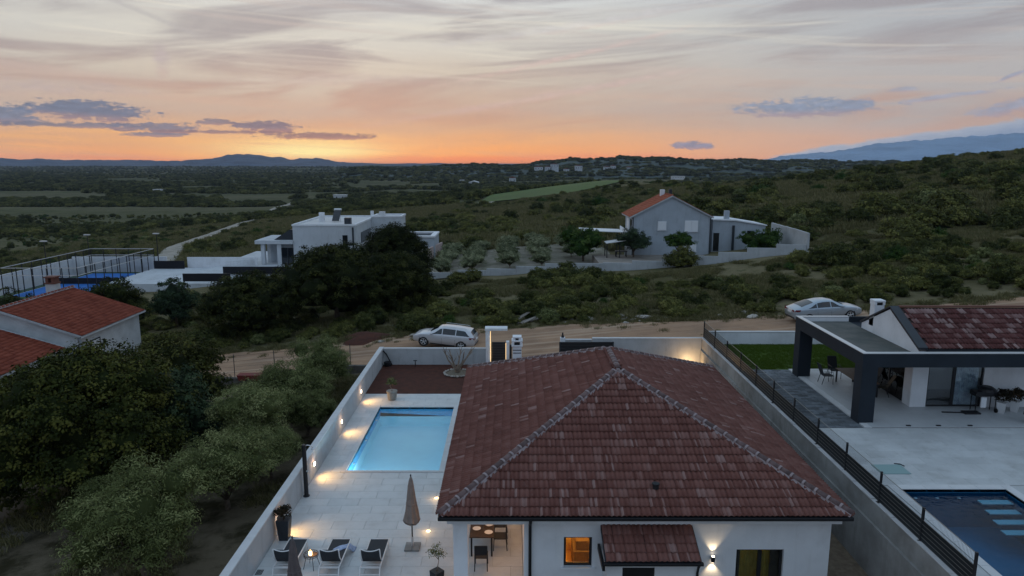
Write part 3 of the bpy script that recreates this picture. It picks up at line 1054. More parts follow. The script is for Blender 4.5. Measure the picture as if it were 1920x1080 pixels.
# shrubs: a few grown shapes, used again and again at their own size and turn
def shrub_mesh(name, leaf, seed, n_l, clumps, per, cr, ll, lw, tall=1.0, spread=1.0):
    rng = np.random.default_rng(seed)
    lobes = []
    for k in range(n_l):
        a, q = rng.uniform(0, 6.28), rng.uniform(0.0, 0.75) * spread
        s = rng.uniform(0.32, 0.6)
        lobes.append((q * math.cos(a), q * math.sin(a), s * 0.62 * tall + rng.uniform(0, 0.25) * tall, s * 1.1, s * 1.1, s * tall))
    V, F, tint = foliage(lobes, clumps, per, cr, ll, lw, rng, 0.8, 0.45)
    keep = V[:, 2] < -0.08
    V[keep, 2] = -0.08 + rng.uniform(-.05, .05, keep.sum())
    return np_mesh(name, V, F, leaf, tint)


SHRUBS = [shrub_mesh('shrub', lf, 100 + i, 7 + i % 3, 80, 50, 0.24, 0.115, 0.068, tl, sp) for i, (lf, tl, sp) in enumerate([
    (L_SHRUB, 1.0, 1.0), (L_SHRUBD, 1.1, 0.9), (L_SHRUB, 0.8, 1.2), (L_SHRUBD, 0.9, 1.1), (L_SHRUBD, 1.3, 0.8), (L_SHRUB, 0.7, 1.0), (L_OLIVE, 0.9, 1.0), (L_GREEN, 1.0, 0.9)])]


def tuft_mesh(name, leaf, seed, n=120, h=0.55):
    rng = np.random.default_rng(seed)
    B = rng.normal(size=(n, 3)) * np.array([0.42, 0.42, 0])
    T_ = B + rng.normal(size=(n, 3)) * np.array([0.2, 0.2, 0]) + np.array([0, 0, 1]) * rng.uniform(0.3, 1.0, (n, 1)) * h
    S = rng.normal(size=(n, 3)) * np.array([1, 1, 0])
    S = S / np.linalg.norm(S, axis=1, keepdims=True) * 0.035
    V = np.stack([B - S, B + S, T_ + S * 0.4, T_ - S * 0.4], 1).reshape(-1, 3)
    return np_mesh(name, V, np.arange(4 * n).reshape(n, 4), leaf, rng.uniform(0, 1, n))


TUFTS = [tuft_mesh('tuft', L_GRASS, 50 + k) for k in range(3)]


def scatter(name, meshes, P, scl, rot, pid, label):
    """one object that shows the given meshes at many points (uncountable ground cover)"""
    pc = bpy.data.collections.new(name + '_kinds')
    for k, me in enumerate(meshes):
        pc.objects.link(bpy.data.objects.new('%s_kind_%c' % (name, 97 + k), me))
    me = bpy.data.meshes.new(name)
    me.vertices.add(len(P))
    me.vertices.foreach_set('co', np.asarray(P, np.float32).ravel())
    for an, typ, dat in (('scl', 'FLOAT_VECTOR', scl), ('rot', 'FLOAT', rot), ('pid', 'INT', pid)):
        a = me.attributes.new(an, typ, 'POINT')
        a.data.foreach_set('vector' if typ == 'FLOAT_VECTOR' else 'value', np.asarray(dat).ravel())
    o = obj(name, me)
    ng = bpy.data.node_groups.new(name, 'GeometryNodeTree')
    ng.interface.new_socket('Geometry', in_out='INPUT', socket_type='NodeSocketGeometry')
    ng.interface.new_socket('Geometry', in_out='OUTPUT', socket_type='NodeSocketGeometry')
    gi, go = ng.nodes.new('NodeGroupInput'), ng.nodes.new('NodeGroupOutput')
    ip = ng.nodes.new('GeometryNodeInstanceOnPoints')
    ci = ng.nodes.new('GeometryNodeCollectionInfo')
    ci.inputs[0].default_value = pc
    ci.inputs['Separate Children'].default_value = True
    ci.inputs['Reset Children'].default_value = True
    lk = ng.links.new

    def na(nm, dt):
        n = ng.nodes.new('GeometryNodeInputNamedAttribute')
        n.data_type = dt
        n.inputs[0].default_value = nm
        return n.outputs[0]
    lk(gi.outputs[0], ip.inputs['Points'])
    lk(ci.outputs[0], ip.inputs['Instance'])
    ip.inputs['Pick Instance'].default_value = True
    lk(na('pid', 'INT'), ip.inputs['Instance Index'])
    cx = ng.nodes.new('ShaderNodeCombineXYZ')
    lk(na('rot', 'FLOAT'), cx.inputs[2])
    lk(cx.outputs[0], ip.inputs['Rotation'])
    lk(na('scl', 'FLOAT_VECTOR'), ip.inputs['Scale'])
    lk(ip.outputs[0], go.inputs[0])
    md = o.modifiers.new('scatter', 'NODES')
    md.node_group = ng
    return tag(o, kind='stuff', label=label)


# ================================================================== THE WALLED PLOT
def sheet(name, x0, x1, y0, y1, z, m, label=None, thick=0.3):
    o = MB().box(x0, x1, y0, y1, z - thick, z).build(name, m)
    return tag(o, kind='structure', label=label)


def split_rect(r, cut):
    """the pieces of rectangle r (x0,x1,y0,y1) outside cut"""
    x0, x1, y0, y1 = r
    a0, a1, b0, b1 = cut
    if x1 <= a0 or x0 >= a1 or y1 <= b0 or y0 >= b1:
        return [r]
    out = []
    if y0 < b0: out.append((x0, x1, y0, b0))
    if y1 > b1: out.append((x0, x1, b1, y1))
    q0, q1 = max(y0, b0), min(y1, b1)
    if x0 < a0: out.append((x0, a0, q0, q1))
    if x1 > a1: out.append((a1, x1, q0, q1))
    return out


TILE_CACHE = {}


def lay_tiles(name, parent, x0, x1, y0, y1, z, tw, tl, m, cuts=(), gap=0.008, off=0.5, thick=0.02, limit=999, wob=0.0):
    n, row, y = 0, 0, y0
    while y < y1 - 0.02:
        ye = min(y + tl, y1)
        x = x0 - (tw * off if row % 2 else 0)
        while x < x1 - 0.02:
            rs = [(max(x, x0), min(x + tw, x1), y, ye)]
            for c in cuts:
                rs = [q for r_ in rs for q in split_rect(r_, c)]
            for (a, b, c_, d) in rs:
                if b - a < 0.05 or d - c_ < 0.05 or n >= limit:
                    continue
                key = (name, round(b - a, 3), round(d - c_, 3))
                if key not in TILE_CACHE:
                    w, h = (b - a) / 2 - gap / 2, (d - c_) / 2 - gap / 2
                    e = min(0.004, thick / 3)
                    mb = MB()
                    mb.v = [(-w, -h, -thick), (w, -h, -thick), (w, h, -thick), (-w, h, -thick), (-w, -h, -e), (w, -h, -e), (w, h, -e), (-w, h, -e), (-w + e, -h + e, 0), (w - e, -h + e, 0), (w - e, h - e, 0), (-w + e, h - e, 0)]
                    mb.f = [(8, 9, 10, 11)] + [(i, (i + 1) % 4, 4 + (i + 1) % 4, 4 + i) for i in range(4)] + [(4 + i, 4 + (i + 1) % 4, 8 + (i + 1) % 4, 8 + i) for i in range(4)]
                    TILE_CACHE[key] = mb.mesh(name, m)
                o = bpy.data.objects.new(name, TILE_CACHE[key])
                COL.objects.link(o)
                o.parent = parent
                o.location = Vector(((a + b) / 2, (c_ + d) / 2, z + random.uniform(-wob, wob))) - wloc(parent)
                n += 1
            x += tw
        y = ye
        row += 1
    return n


POOL = (-7.20, -3.17, 28.92, 36.93)
CO = 0.27
POOL_OUT = (POOL[0] - CO, POOL[1] + CO + 0.04, POOL[2] - 0.14, POOL[3] + CO)

terrace = MB()
for r_ in split_rect((-8.45, 0.36, 16.0, 39.2), (POOL_OUT[0] + .05, POOL_OUT[1] - .05, POOL_OUT[2] + .05, POOL_OUT[3] - .05)):
    terrace.box(r_[0], r_[1], r_[2], r_[3], -0.4, -0.012)
terrace = tag(terrace.build('terrace', M['grout']), kind='structure', label='pale paved terrace round the pool')
lay_tiles('paving_tile', terrace, -8.45, 0.36, 17.4, 39.2, 0.008, 1.2, 0.6, M['stone_tile'], cuts=[POOL_OUT, (-1.9, 0.5, 24.8, 39.3)], limit=290)

sheet('garden_bed', -8.45, -1.0, 39.2, 45.0, 0.03, M['soil'], 'bare reddish brown soil bed behind the pool')
sheet('side_yard', 9.75, 11.7, 10.0, 42.4, 0.0, M['gravel'], 'narrow tan gravel passage between house and wall')
sheet('back_yard', -1.0, 9.75, 33.95, 42.4, 0.0, M['gravel'], 'tan gravel yard behind the house')
strip('driveway', [(1.9, 40.5), (1.9, 48.5)], 5.2, 0.09, M['dirt'], zf=lambda X, Y: np.maximum(0.0, ground(X, Y) * sstep(40, 46, Y)), label='tan dirt driveway leading from the road to the yard')

# ---- pool
pool = thing('swimming_pool', 'light blue rectangular swimming pool set in the pale terrace beside the brown roof', 'pool', ((POOL[0] + POOL[1]) / 2, (POOL[2] + POOL[3]) / 2, 0))
x0, x1, y0, y1 = POOL
D = -1.05
mb = MB()
mb.quad((x0, y0, D), (x1, y0, D), (x1, y1, D), (x0, y1, D))
mb.quad((x0, y1, D), (x1, y1, D), (x1, y1, -0.50), (x0, y1, -0.30))
mb.quad((x0, y0, D), (x0, y1, D), (x0, y1, -0.50), (x0, y0, -0.50))
mb.quad((x1, y1, D), (x1, y0, D), (x1, y0, -0.50), (x1, y1, -0.50))
mb.quad((x1, y0, D), (x0, y0, D), (x0, y0, -0.50), (x1, y0, -0.50))
mb.build('basin', M['shell'], pool)
mb = MB()
for a, b in (((x0, y1), (x1, y1)), ((x0, y0), (x0, y1)), ((x1, y1), (x1, y0)), ((x1, y0), (x0, y0))):
    mb.quad((a[0], a[1], -0.50), (b[0], b[1], -0.50), (b[0], b[1], 0.0), (a[0], a[1], 0.0))
mb.build('waterline_band', M['shellband'], pool)
MB().quad((x0, y0, -0.085), (x1, y0, -0.085), (x1, y1, -0.085), (x0, y1, -0.085)).build('water', M['water'], pool)
X0, X1, Y0, Y1 = POOL_OUT
for k in range(8):                                               # coping slabs, each a stone of its own
    a, b = Y0 + (Y1 - Y0) * k / 8, Y0 + (Y1 - Y0) * (k + 1) / 8
    MB().box(X0, x0, a + .004, b - .004, -0.1, 0.05).build('coping_slab', M['coping_pale'], pool, bevel=0.012)
    MB().box(x1, X1, a + .004, b - .004, -0.1, 0.05).build('coping_slab', M['coping_pale'], pool, bevel=0.012)
for k in range(5):
    a, b = x0 + (x1 - x0) * k / 5, x0 + (x1 - x0) * (k + 1) / 5
    MB().box(a + .004, b - .004, Y0, y0, -0.1, 0.05).build('coping_slab', M['coping_pale'], pool, bevel=0.012)
    MB().box(a + .004, b - .004, y1, Y1, -0.1, 0.05).build('coping_slab', M['coping_pale'], pool, bevel=0.012)
mb = MB()
for k in range(3):
    mb.box(x1 - 1.1, x1 - 0.002, y0 + 0.002, y0 + 0.34 * (3 - k), D + 0.002, -0.75 + 0.2 * k)
mb.build('pool_step', M['shell'], pool)
for xx in (-6.2, -4.2):                                          # underwater lamps in the near end wall
    l = MB().tube([(xx, y0 - 0.03, -0.55), (xx, y0 + 0.02, -0.55)], 0.1, 14).build('pool_lamp', emit('pool_glow', (0.7, 0.92, 1.0), 2.0), pool)
    ld = bpy.data.lights.new('pool_light', 'POINT')
    ld.energy, ld.color, ld.shadow_soft_size = 85, (0.70, 0.92, 1.0), 0.12
    lo = bpy.data.objects.new('pool_light', ld)
    COL.objects.link(lo)
    lo.parent = l
    lo.location = Vector((xx, y0 + 0.35, -0.55)) - wloc(l)
for yy in (30.2, 32.9, 35.6):
    MB().lathe([(0.07, -0.02), (0.09, 0.0), (0.05, 0.02)], 12, (x0 + 0.01, yy, -0.22)).build('water_inlet', M['shutter'], pool)

# ---- walls of the plot
w = thing('garden_wall', 'long low grey plastered wall edging the pool terrace on the olive tree side', 'wall', (-8.57, 30, 0))
MB().box(-8.69, -8.45, 10.0, 45.0, -2.2, 1.12).build('wall_body', M['plaster_wall'], w)
MB().box(-8.71, -8.43, 10.0, 45.22, 1.12, 1.18).build('wall_coping', M['coping_pale'], w)
w = thing('garden_wall', 'grey plastered wall behind the bare soil bed, along the road', 'wall', (-5, 45.1, 0))
MB().box(-8.69, -1.72, 45.0, 45.2, -2.2, 1.08).build('wall_body', M['plaster_wall'], w)
MB().box(-8.43, -1.72, 44.98, 45.22, 1.08, 1.14).build('wall_coping', M['coping_pale'], w)
w = thing('boundary_wall', 'tall grey wall behind the roof, lit by a garden lamp at its corner', 'wall', (8, 42.5, 0))
MB().box(4.95, 11.68, 42.4, 42.6, -0.4, 2.44).build('wall_body', M['plaster_wall'], w)
MB().box(4.95, 11.68, 42.38, 42.62, 2.44, 2.50).build('wall_coping', M['coping_pale'], w)
w = thing('retaining_wall', 'raw concrete retaining wall carrying the dark slatted fence', 'wall', (11.8, 26, 0))
MB().box(11.70, 11.96, 8.0, 42.62, -0.4, 2.46).build('wall_body', M['concrete'], w)
MB().box(11.62, 11.70, 8.0, 42.38, -0.4, 1.76).build('wall_footing', M['concrete'], w)
rng = random.Random(4)
mb = MB()
y = 8.0
while y < 42.5:                                                  # ragged mortar along the wall's top
    l = rng.uniform(0.25, 0.8)
    mb.box(11.69 - rng.uniform(0, .012), 11.97, y, min(y + l - .004, 42.6), 2.461, 2.475 + rng.uniform(0, .035))
    y += l
mb.build('wall_coping', M['coping_pale'], w)

# pedestrian gate with its lit portal
pt = thing('gate_portal', 'white portal frame with lit edge around a dark pedestrian gate', 'gate', (-1.0, 45.1, 0))
MB().box(-1.72, -1.42, 44.9, 45.5, -0.3, 2.36).build('pier', M['plaster'], pt)
MB().box(-0.38, -0.18, 44.95, 45.4, -0.3, 1.56).build('pier', M['plaster'], pt)
MB().box(-1.76, -0.30, 44.84, 45.56, 2.36, 2.50).build('lintel', M['plaster'], pt)
MB().box(-1.42, -1.385, 44.92, 44.96, 0.1, 2.30).build('light_strip', M['glow_strip'], pt)
MB().box(-0.415, -0.385, 44.97, 45.0, 0.2, 1.5).build('light_strip', M['glow_strip'], pt)
for k in range(12):
    MB().box(-1.37, -0.43, 45.06, 45.1, 0.16 + k * 0.112, 0.262 + k * 0.112).build('gate_board', M['black'], pt)
for z in (0.1, 1.5):
    MB().box(-1.38, -0.42, 45.02, 45.06, z, z + .05).build('gate_rail', M['anthracite'], pt)
MB().box(-0.16, -0.02, 45.0, 45.25, 0.1, 1.36).build('mailbox', M['black'], pt)
lp = bpy.data.lights.new('portal_light', 'AREA')
lp.energy, lp.color, lp.size, lp.shape, lp.size_y = 5, (1, .7, .38), 0.04, 'RECTANGLE', 1.6
o = bpy.data.objects.new('portal_light', lp)
COL.objects.link(o)
o.parent = pt
o.location = (-0.35, -0.2, 1.2)
o.rotation_euler = (R(90), 0, R(65))

sg = thing('sliding_gate', 'dark horizontal board sliding gate behind the roof ridge', 'gate', (4.5, 42.2, 0))
for k in range(9):
    MB().box(2.95, 6.2, 42.2, 42.24, 0.5 + k * 0.2, 0.69 + k * 0.2).build('gate_board', M['black'], sg)
for x in (2.9, 6.16):
    MB().box(x, x + .08, 42.16, 42.28, 0.2, 2.3).build('gate_frame', M['anthracite'], sg)
gp = thing('gate_pillar', 'short white gate pillar with a small dark lamp on top', 'pillar', (3.1, 42.8, 0))
MB().box(3.0, 3.3, 42.7, 43.0, -0.2, 2.42).build('pillar_body', M['plaster'], gp)
MB().lathe([(0.09, 0), (0.09, 0.12), (0.05, 0.14), (0.045, 0.3), (0.02, 0.32)], 10, (3.15, 42.85, 2.42)).build('lamp', M['black'], gp)
lw = thing('low_wall', 'low white wall stub behind the dark sliding gate', 'wall', (4.2, 42.9, 0))
MB().box(3.3, 4.95, 42.72, 42.92, -0.2, 2.27).build('wall_body', M['plaster_wall'], lw)
MB().box(3.3, 4.95, 42.70, 42.94, 2.27, 2.32).build('wall_coping', M['coping_pale'], lw)


# ================================================================== ROOF TILES
def tile_geo(seg=8, width=0.30, length=0.40, roll=0.054, lift=0.052):
    P = []
    for k in range(seg + 1):
        t = k / seg
        P.append((t * width, roll * (0.5 - 0.5 * math.cos(4 * math.pi * t)) ** 0.8))
    return P, length, lift


def tile_mesh(name, m, tints, geo):
    P, Ln, lift = geo
    n = len(P)
    V = [(u, 0, h + lift) for u, h in P] + [(u, Ln, h) for u, h in P] + [(u, 0, h + lift - 0.02) for u, h in P]
    F = [(k, k + 1, n + k + 1, n + k) for k in range(n - 1)] + [(2 * n + k, 2 * n + k + 1, k + 1, k) for k in range(n - 1)]
    tt = [tints[int(4 * k / (n - 1))] for k in range(n - 1)] * 2
    return np_mesh(name, np.array(V), np.array(F), m, np.array(tt))


GEO = tile_geo()


def strip_tones(rng):
    """tone of the four flanks of a double-roll tile"""
    b = rng.random() * 0.8
    return [min(1.0, b + rng.uniform(-.06, .12)) if rng.random() < .84 else rng.uniform(.2, 1.0) for _ in range(4)]


class Face:
    """one roof slope: A eave start, e along the eave, W eave length, s up the slope, L slope length, ka/kb inset per metre at either end"""

    def __init__(self, A, e, W_, s, L, ka, kb):
        self.A, self.e, self.W, self.s, self.L, self.ka, self.kb = Vector(A), Vector(e).normalized(), W_, Vector(s).normalized(), L, ka, kb
        self.n = self.e.cross(self.s).normalized()
        self.rot = Matrix((self.e, self.s, self.n)).transposed().to_euler()

    def at(self, u, v, h):
        return self.A + self.e * u + self.s * v + self.n * h


def tile_face(F, rows_exp, width, base_h, geo, rng):
    """(full tiles, cut tiles) as (u, v)"""
    full, cut = [], []
    v = -0.06
    while v < F.L - 0.05:
        n = int(math.ceil(F.W / width)) + 1
        for k in range(n):
            u = k * width
            lo0, hi0 = F.ka * max(v, 0), F.W - F.kb * max(v, 0)
            lo1, hi1 = F.ka * (v + rows_exp), F.W - F.kb * (v + rows_exp)
            if u + width <= lo0 or u >= hi0:
                continue
            (full if (u >= lo1 - 0.001 and u + width <= hi1 + 0.001) else cut).append((u, v))
        v += rows_exp
    return full, cut


def merge_tiles(name, F, uv, geo, m, parent, base_h, rng, kind='stuff'):
    P, Ln, lift = geo
    n = len(P)
    off = wloc(parent)
    VV, FF, TT = [], [], []
    for (u, v) in uv:
        b = len(VV)
        ju, jl = rng.uniform(-.004, .004), rng.uniform(-.004, .006)
        for (vv, hh) in ((0, lift), (Ln, 0), (0, None)):
            for (du, h) in P:
                y_ = v + vv
                uu = min(max(u + du + ju, F.ka * max(y_, 0)), F.W - F.kb * max(y_, 0))
                p = F.at(uu, y_, base_h + jl + ((h + hh) if hh is not None else h + lift - 0.02))
                VV.append(p - off)
        tn = strip_tones(rng)
        for base in (0, 2 * n):
            for k in range(n - 1):
                if base == 0:
                    FF.append((b + k, b + k + 1, b + n + k + 1, b + n + k))
                else:
                    FF.append((b + 2 * n + k, b + 2 * n + k + 1, b + k + 1, b + k))
                TT.append(tn[int(4 * k / (n - 1))])
    o = obj(name, np_mesh(name, np.array([tuple(p) for p in VV]), np.array(FF), m, np.array(TT)), parent)
    o['kind'] = kind
    return o


def single_tiles(name, F, uv, meshes, parent, base_h, rng):
    off = wloc(parent)
    for (u, v) in uv:
        o = bpy.data.objects.new(name, meshes[rng.randrange(len(meshes))])
        COL.objects.link(o)
        o.parent = parent
        o.location = F.at(u + rng.uniform(-.004, .004), v, base_h + rng.uniform(-.004, .006)) - off
        o.rotation_euler = F.rot


def cap_mesh(name, m, length, r):
    mb = MB()
    seg = 6
    for (x, q) in ((0, r * 1.06), (length, r * 0.94)):
        for k in range(seg + 1):
            t = math.pi * k / seg
            mb.v.append((x, q * math.cos(t), q * 0.75 * math.sin(t)))
    for k in range(seg):
        mb.f.append((k, k + 1, seg + 2 + k, seg + 1 + k))
    mb.f.append(tuple(range(seg, -1, -1)))
    mb.f.append(tuple(range(seg + 1, 2 * seg + 2)))
    me = mb.mesh(name, m, True)
    return me


def ridge_caps(parent, a, b, m, mm, step=0.40, r=0.108, lift=0.035, name='ridge_tile', first=0.0):
    a, b = Vector(a), Vector(b)
    d = (b - a).normalized()
    yv = Vector((0, 0, 1)).cross(d).normalized()
    zv = d.cross(yv)
    rot = Matrix((d, yv, zv)).transposed().to_euler()
    key = ('cap', m.name, step, r)
    if key not in TILE_CACHE:
        TILE_CACHE[key] = cap_mesh(name, m, step * 0.86, r)
    n = int((b - a).length / step)
    off = wloc(parent)
    mort = MB()
    for k in range(n):
        p = a + d * (k * step + first)
        o = bpy.data.objects.new(name, TILE_CACHE[key])
        COL.objects.link(o)
        o.parent = parent
        o.location = p + zv * lift - off
        o.rotation_euler = rot
        # mortar collar between caps
        q = p + d * (step * 0.84)
        ring = []
        for (xx, rr) in ((0, r * 1.08), (step * 0.17, r * 1.08)):
            for j in range(7):
                t = math.pi * j / 6
                ring.append(q + d * xx + yv * (rr * math.cos(t)) + zv * (lift + rr * 0.77 * math.sin(t)))
        i = len(mort.v)
        mort.v += [tuple(v) for v in ring]
        for j in range(6):
            mort.f.append((i + j, i + j + 1, i + 8 + j, i + 7 + j))
        mort.f.append(tuple(i + j for j in range(6, -1, -1)))
        mort.f.append(tuple(i + 7 + j for j in range(7)))
    # mortar bed either side
    rr = random.Random(3)
    L = (b - a).length
    for s in (-1, 1):
        k = 0
        while k < L:
            l = rr.uniform(0.12, 0.3)
            e0, e1 = a + d * k, a + d * min(k + l, L)
            wv = r + rr.uniform(0.025, 0.075)
            p = [e0 + yv * s * r * 0.7 + zv * (lift + .03), e1 + yv * s * r * 0.7 + zv * (lift + .03), e1 + yv * s * wv + zv * (-0.035), e0 + yv * s * wv + zv * (-0.035)]
            mort.quad(*(p if s < 0 else p[::-1]))
            k += l
    mort.build('ridge_mortar', mm, parent)


# ================================================================== THE HOUSE WITH THE BROWN HIP ROOF
house = thing('house', 'white single storey house under a large brown tiled hip roof', 'house', (4, 27, 0))
EX0, EX1, EY0, EY1, EZ, RZ = -2.17, 10.05, 19.40, 34.40, 3.0, 5.62
RXc, RY0, RY1 = 3.94, 25.5, 28.35


def wall_x(mb, x0, x1, y0, y1, z0, z1, holes=()):
    xs_ = sorted({x0, x1, *[h[0] for h in holes], *[h[1] for h in holes]})
    for a, b in zip(xs_[:-1], xs_[1:]):
        hs = sorted([h for h in holes if h[0] <= a + 1e-6 and h[1] >= b - 1e-6], key=lambda h: h[2])
        z = z0
        for h in hs:
            if h[2] > z: mb.box(a, b, y0, y1, z, h[2])
            z = h[3]
        if z < z1: mb.box(a, b, y0, y1, z, z1)
    return mb


WIN1 = (1.59, 2.46, 0.98, 1.98)
WIN2 = (6.90, 8.36, 0.30, 1.57)
mb = MB()
wall_x(mb, 0.37, 9.75, 20.0, 20.25, -0.3, 2.62, [WIN1, WIN2])
mb.box(0.37, 0.62, 20.25, 24.8, -0.3, 2.62)
mb.box(-1.75, 0.37, 24.8, 25.0, -0.3, 2.62)
mb.box(-1.75, -1.5, 25.0, 34.0, -0.3, 2.62)
mb.box(9.5, 9.75, 20.25, 34.0, -0.3, 2.62)
mb.box(-1.5, 9.5, 33.75, 34.0, -0.3, 2.62)
mb.build('wall', M['plaster'], house)
MB().box(-1.80, -1.36, 19.98, 20.42, -0.1, 2.42).build('porch_column', M['plaster'], house)
MB().box(-1.80, -1.50, 24.4, 24.799, -0.1, 2.42).build('porch_column', M['plaster'], house)
mb = MB()
mb.box(-1.82, 0.365, 19.96, 20.3, 2.42, 2.62)
mb.box(-1.82, -1.5, 20.302, 24.8, 2.42, 2.62)
mb.build('porch_beam', M['plaster'], house)
mb = MB()                                                        # soffit box under the eaves
mb.box(-1.95, 9.88, 19.62, 34.18, 2.62, 2.92)
mb.build('soffit', M['plaster'], house)

roof = MB()
c00, c10, c11, c01 = (EX0, EY0, EZ), (EX1, EY0, EZ), (EX1, EY1, EZ), (EX0, EY1, EZ)
r0, r1 = (RXc, RY0, RZ), (RXc, RY1, RZ)
roof.quad(c00, c10, r0).quad(c10, c11, r1, r0).quad(c11, c01, r1).quad(c01, c00, r0, r1).quad(c01, c11, c10, c00)
roof = roof.build('roof', M['roofdeck'], house)
HX = (EX1 - EX0) / 2
sl_f = math.hypot(RY0 - EY0, RZ - EZ)
sl_s = math.hypot(HX, RZ - EZ)
sl_b = math.hypot(EY1 - RY1, RZ - EZ)
FF_ = Face(c00, (1, 0, 0), EX1 - EX0, (0, RY0 - EY0, RZ - EZ), sl_f, HX / sl_f, HX / sl_f)
FL = Face(c01, (0, -1, 0), EY1 - EY0, (HX, 0, RZ - EZ), sl_s, (EY1 - RY1) / sl_s, (RY0 - EY0) / sl_s)
FR = Face(c10, (0, 1, 0), EY1 - EY0, (-HX, 0, RZ - EZ), sl_s, (RY0 - EY0) / sl_s, (EY1 - RY1) / sl_s)
FB = Face(c11, (-1, 0, 0), EX1 - EX0, (0, -(EY1 - RY1), RZ - EZ), sl_b, HX / sl_b, HX / sl_b)
trng = random.Random(21)
TM = [tile_mesh('roof_tile', M['tile'], strip_tones(trng), GEO) for _ in range(18)]
full, cut = tile_face(FF_, 0.345, 0.30, 0.02, GEO, trng)
full.sort(key=lambda t: t[1])
single_tiles('roof_tile', FF_, full[:260], TM, roof, 0.012, trng)
merge_tiles('roof_tile_field', FF_, full[260:] + cut, GEO, M['tile'], roof, 0.012, trng)
for F in (FL, FR, FB):
    fu, cu = tile_face(F, 0.345, 0.30, 0.02, GEO, trng)
    merge_tiles('roof_tile_field', F, fu + cu, GEO, M['tile'], roof, 0.012, trng)
up = Vector((0, 0, 0.05))
for a, b in ((c00, r0), (c10, r0), (c01, r1), (c11, r1)):
    ridge_caps(roof, Vector(a) + up, Vector(b) + up, M['tile_ridge'], M['mortar'])
ridge_caps(roof, Vector(r0) + up * 1.4, Vector(r1) + up * 1.4, M['tile_ridge'], M['mortar'], step=0.36)
p = FF_.at(6.57, 1.0, 0.07)
MB().lathe([(0.10, -0.02), (0.09, 0.10), (0.12, 0.11), (0.12, 0.15), (0.03, 0.19)], 12, tuple(p)).build('roof_vent', M['black'], roof, smooth=False)
# eaves gutter, black
mb = MB()
mb.box(EX0 - 0.02, EX1 + 0.02, EY0 - 0.09, EY0 + 0.10, 2.87, 2.985)
mb.box(EX0 - 0.03, EX0 + 0.12, EY0 + 0.102, EY1, 2.87, 2.985)
mb.box(EX1 - 0.12, EX1 + 0.03, EY0 + 0.102, EY1, 2.87, 2.985)
mb.build('gutter', M['black'], house, bevel=0.02)
MB().tube([(0.55, 19.36, 2.88), (0.55, 19.5, 2.7), (0.55, 19.9, 2.5), (0.55, 19.92, -0.1)], 0.05, 10).build('downpipe', M['black'], house, smooth=True)
# chimney with vents, on the far slope
ch = MB()
ch.box(0.03, 0.45, 32.4, 32.82, 3.4, 4.65)
ch.box(-0.02, 0.50, 32.35, 32.87, 4.65, 4.72)
for (a, b) in ((0.0, 0.1), (0.38, 0.48)):
    ch.box(a, b, 32.36, 32.86, 4.721, 4.88)
ch.box(-0.02, 0.50, 32.35, 32.87, 4.881, 4.96)
ch.box(0.06, 0.16, 32.4, 32.8, 4.961, 5.06).box(0.32, 0.42, 32.4, 32.8, 4.961, 5.06).box(0.03, 0.45, 32.38, 32.84, 5.061, 5.12)
ch = ch.build('chimney', M['plaster'], house, bevel=0.012)
MB().box(0.12, 0.36, 32.42, 32.80, 4.722, 4.879).box(0.17, 0.31, 32.42, 32.78, 4.962, 5.059).build('vent', M['black'], ch)
MB().box(0.04, 0.44, 32.388, 32.396, 4.32, 4.36).box(0.04, 0.44, 32.388, 32.396, 4.46, 4.50).build('vent', M['anthracite'], ch)


def window(parent, h, y, frame_m, depth=0.06, mull=(), name='window', fw=0.06, recess=0.10):
    x0, x1, z0, z1 = h
    mb = MB()
    ya, yb = y + recess, y + recess + depth
    mb.box(x0, x1, ya, yb, z0, z0 + fw).box(x0, x1, ya, yb, z1 - fw, z1)
    mb.box(x0, x0 + fw, ya, yb, z0 + fw, z1 - fw).box(x1 - fw, x1, ya, yb, z0 + fw, z1 - fw)
    for q in mull:
        mb.box(q - fw * 0.7, q + fw * 0.7, ya - .005, yb, z0 + fw, z1 - fw)
    f = mb.build(name, frame_m, parent)
    MB().box(x0 + fw, x1 - fw, ya + 0.025, ya + 0.035, z0 + fw, z1 - fw).build('pane', M['winglass'], f)
    return f


f = window(house, WIN1, 20.0, M['black'], fw=0.075)
MB().box(1.50, 2.55, 19.93, 20.1, 0.93, 0.978).build('sill', M['plaster'], f)
f2 = window(house, WIN2, 20.0, M['black'], mull=(7.66,), fw=0.08)
MB().box(6.90, 7.10, 20.26, 20.30, 0.3, 1.60).box(8.04, 8.40, 20.26, 20.30, 0.3, 1.60).build('curtain', M['curtain_g'], f2)


def curtain(x0, x1, y, z0, z1, m, parent, waves=9, amp=0.03, name='curtain', axis='x'):
    mb = MB()
    n = waves * 6
    for k in range(n + 1):
        t = k / n
        q = y + amp * math.sin(t * waves * 2 * math.pi)
        for z in (z0, z1):
            mb.v.append((x0 + (x1 - x0) * t, q, z) if axis == 'x' else (q, x0 + (x1 - x0) * t, z))
    for k in range(n):
        mb.f.append((2 * k, 2 * k + 2, 2 * k + 3, 2 * k + 1))
    return mb.build(name, m, parent, smooth=True)


curtain(6.93, 8.34, 20.42, 0.2, 1.60, M['curtain_y'], f2, 13)
mb = MB()                                                        # rooms seen through the lit windows
for (a, b, yb) in ((1.1, 3.4, 22.6), (6.3, 9.2, 22.8)):
    mb.box(a, b, yb, yb + 0.1, 0.0, 2.5).box(a - 0.1, a, 20.252, yb, 0.0, 2.5).box(b, b + 0.1, 20.252, yb, 0.0, 2.5)
    mb.box(a, b, 20.252, yb, -0.1, -0.002).box(a, b, 20.252, yb, 2.5, 2.6)
mb.build('room', M['warm_wall'], house)
MB().box(2.02, 2.9, 21.2, 22.2, 0.0, 0.75).box(2.0, 2.92, 21.15, 22.25, 0.752, 0.8).box(2.1, 2.5, 21.25, 21.5, 0.802, 1.12).build('cabinet', M['oak'], house)


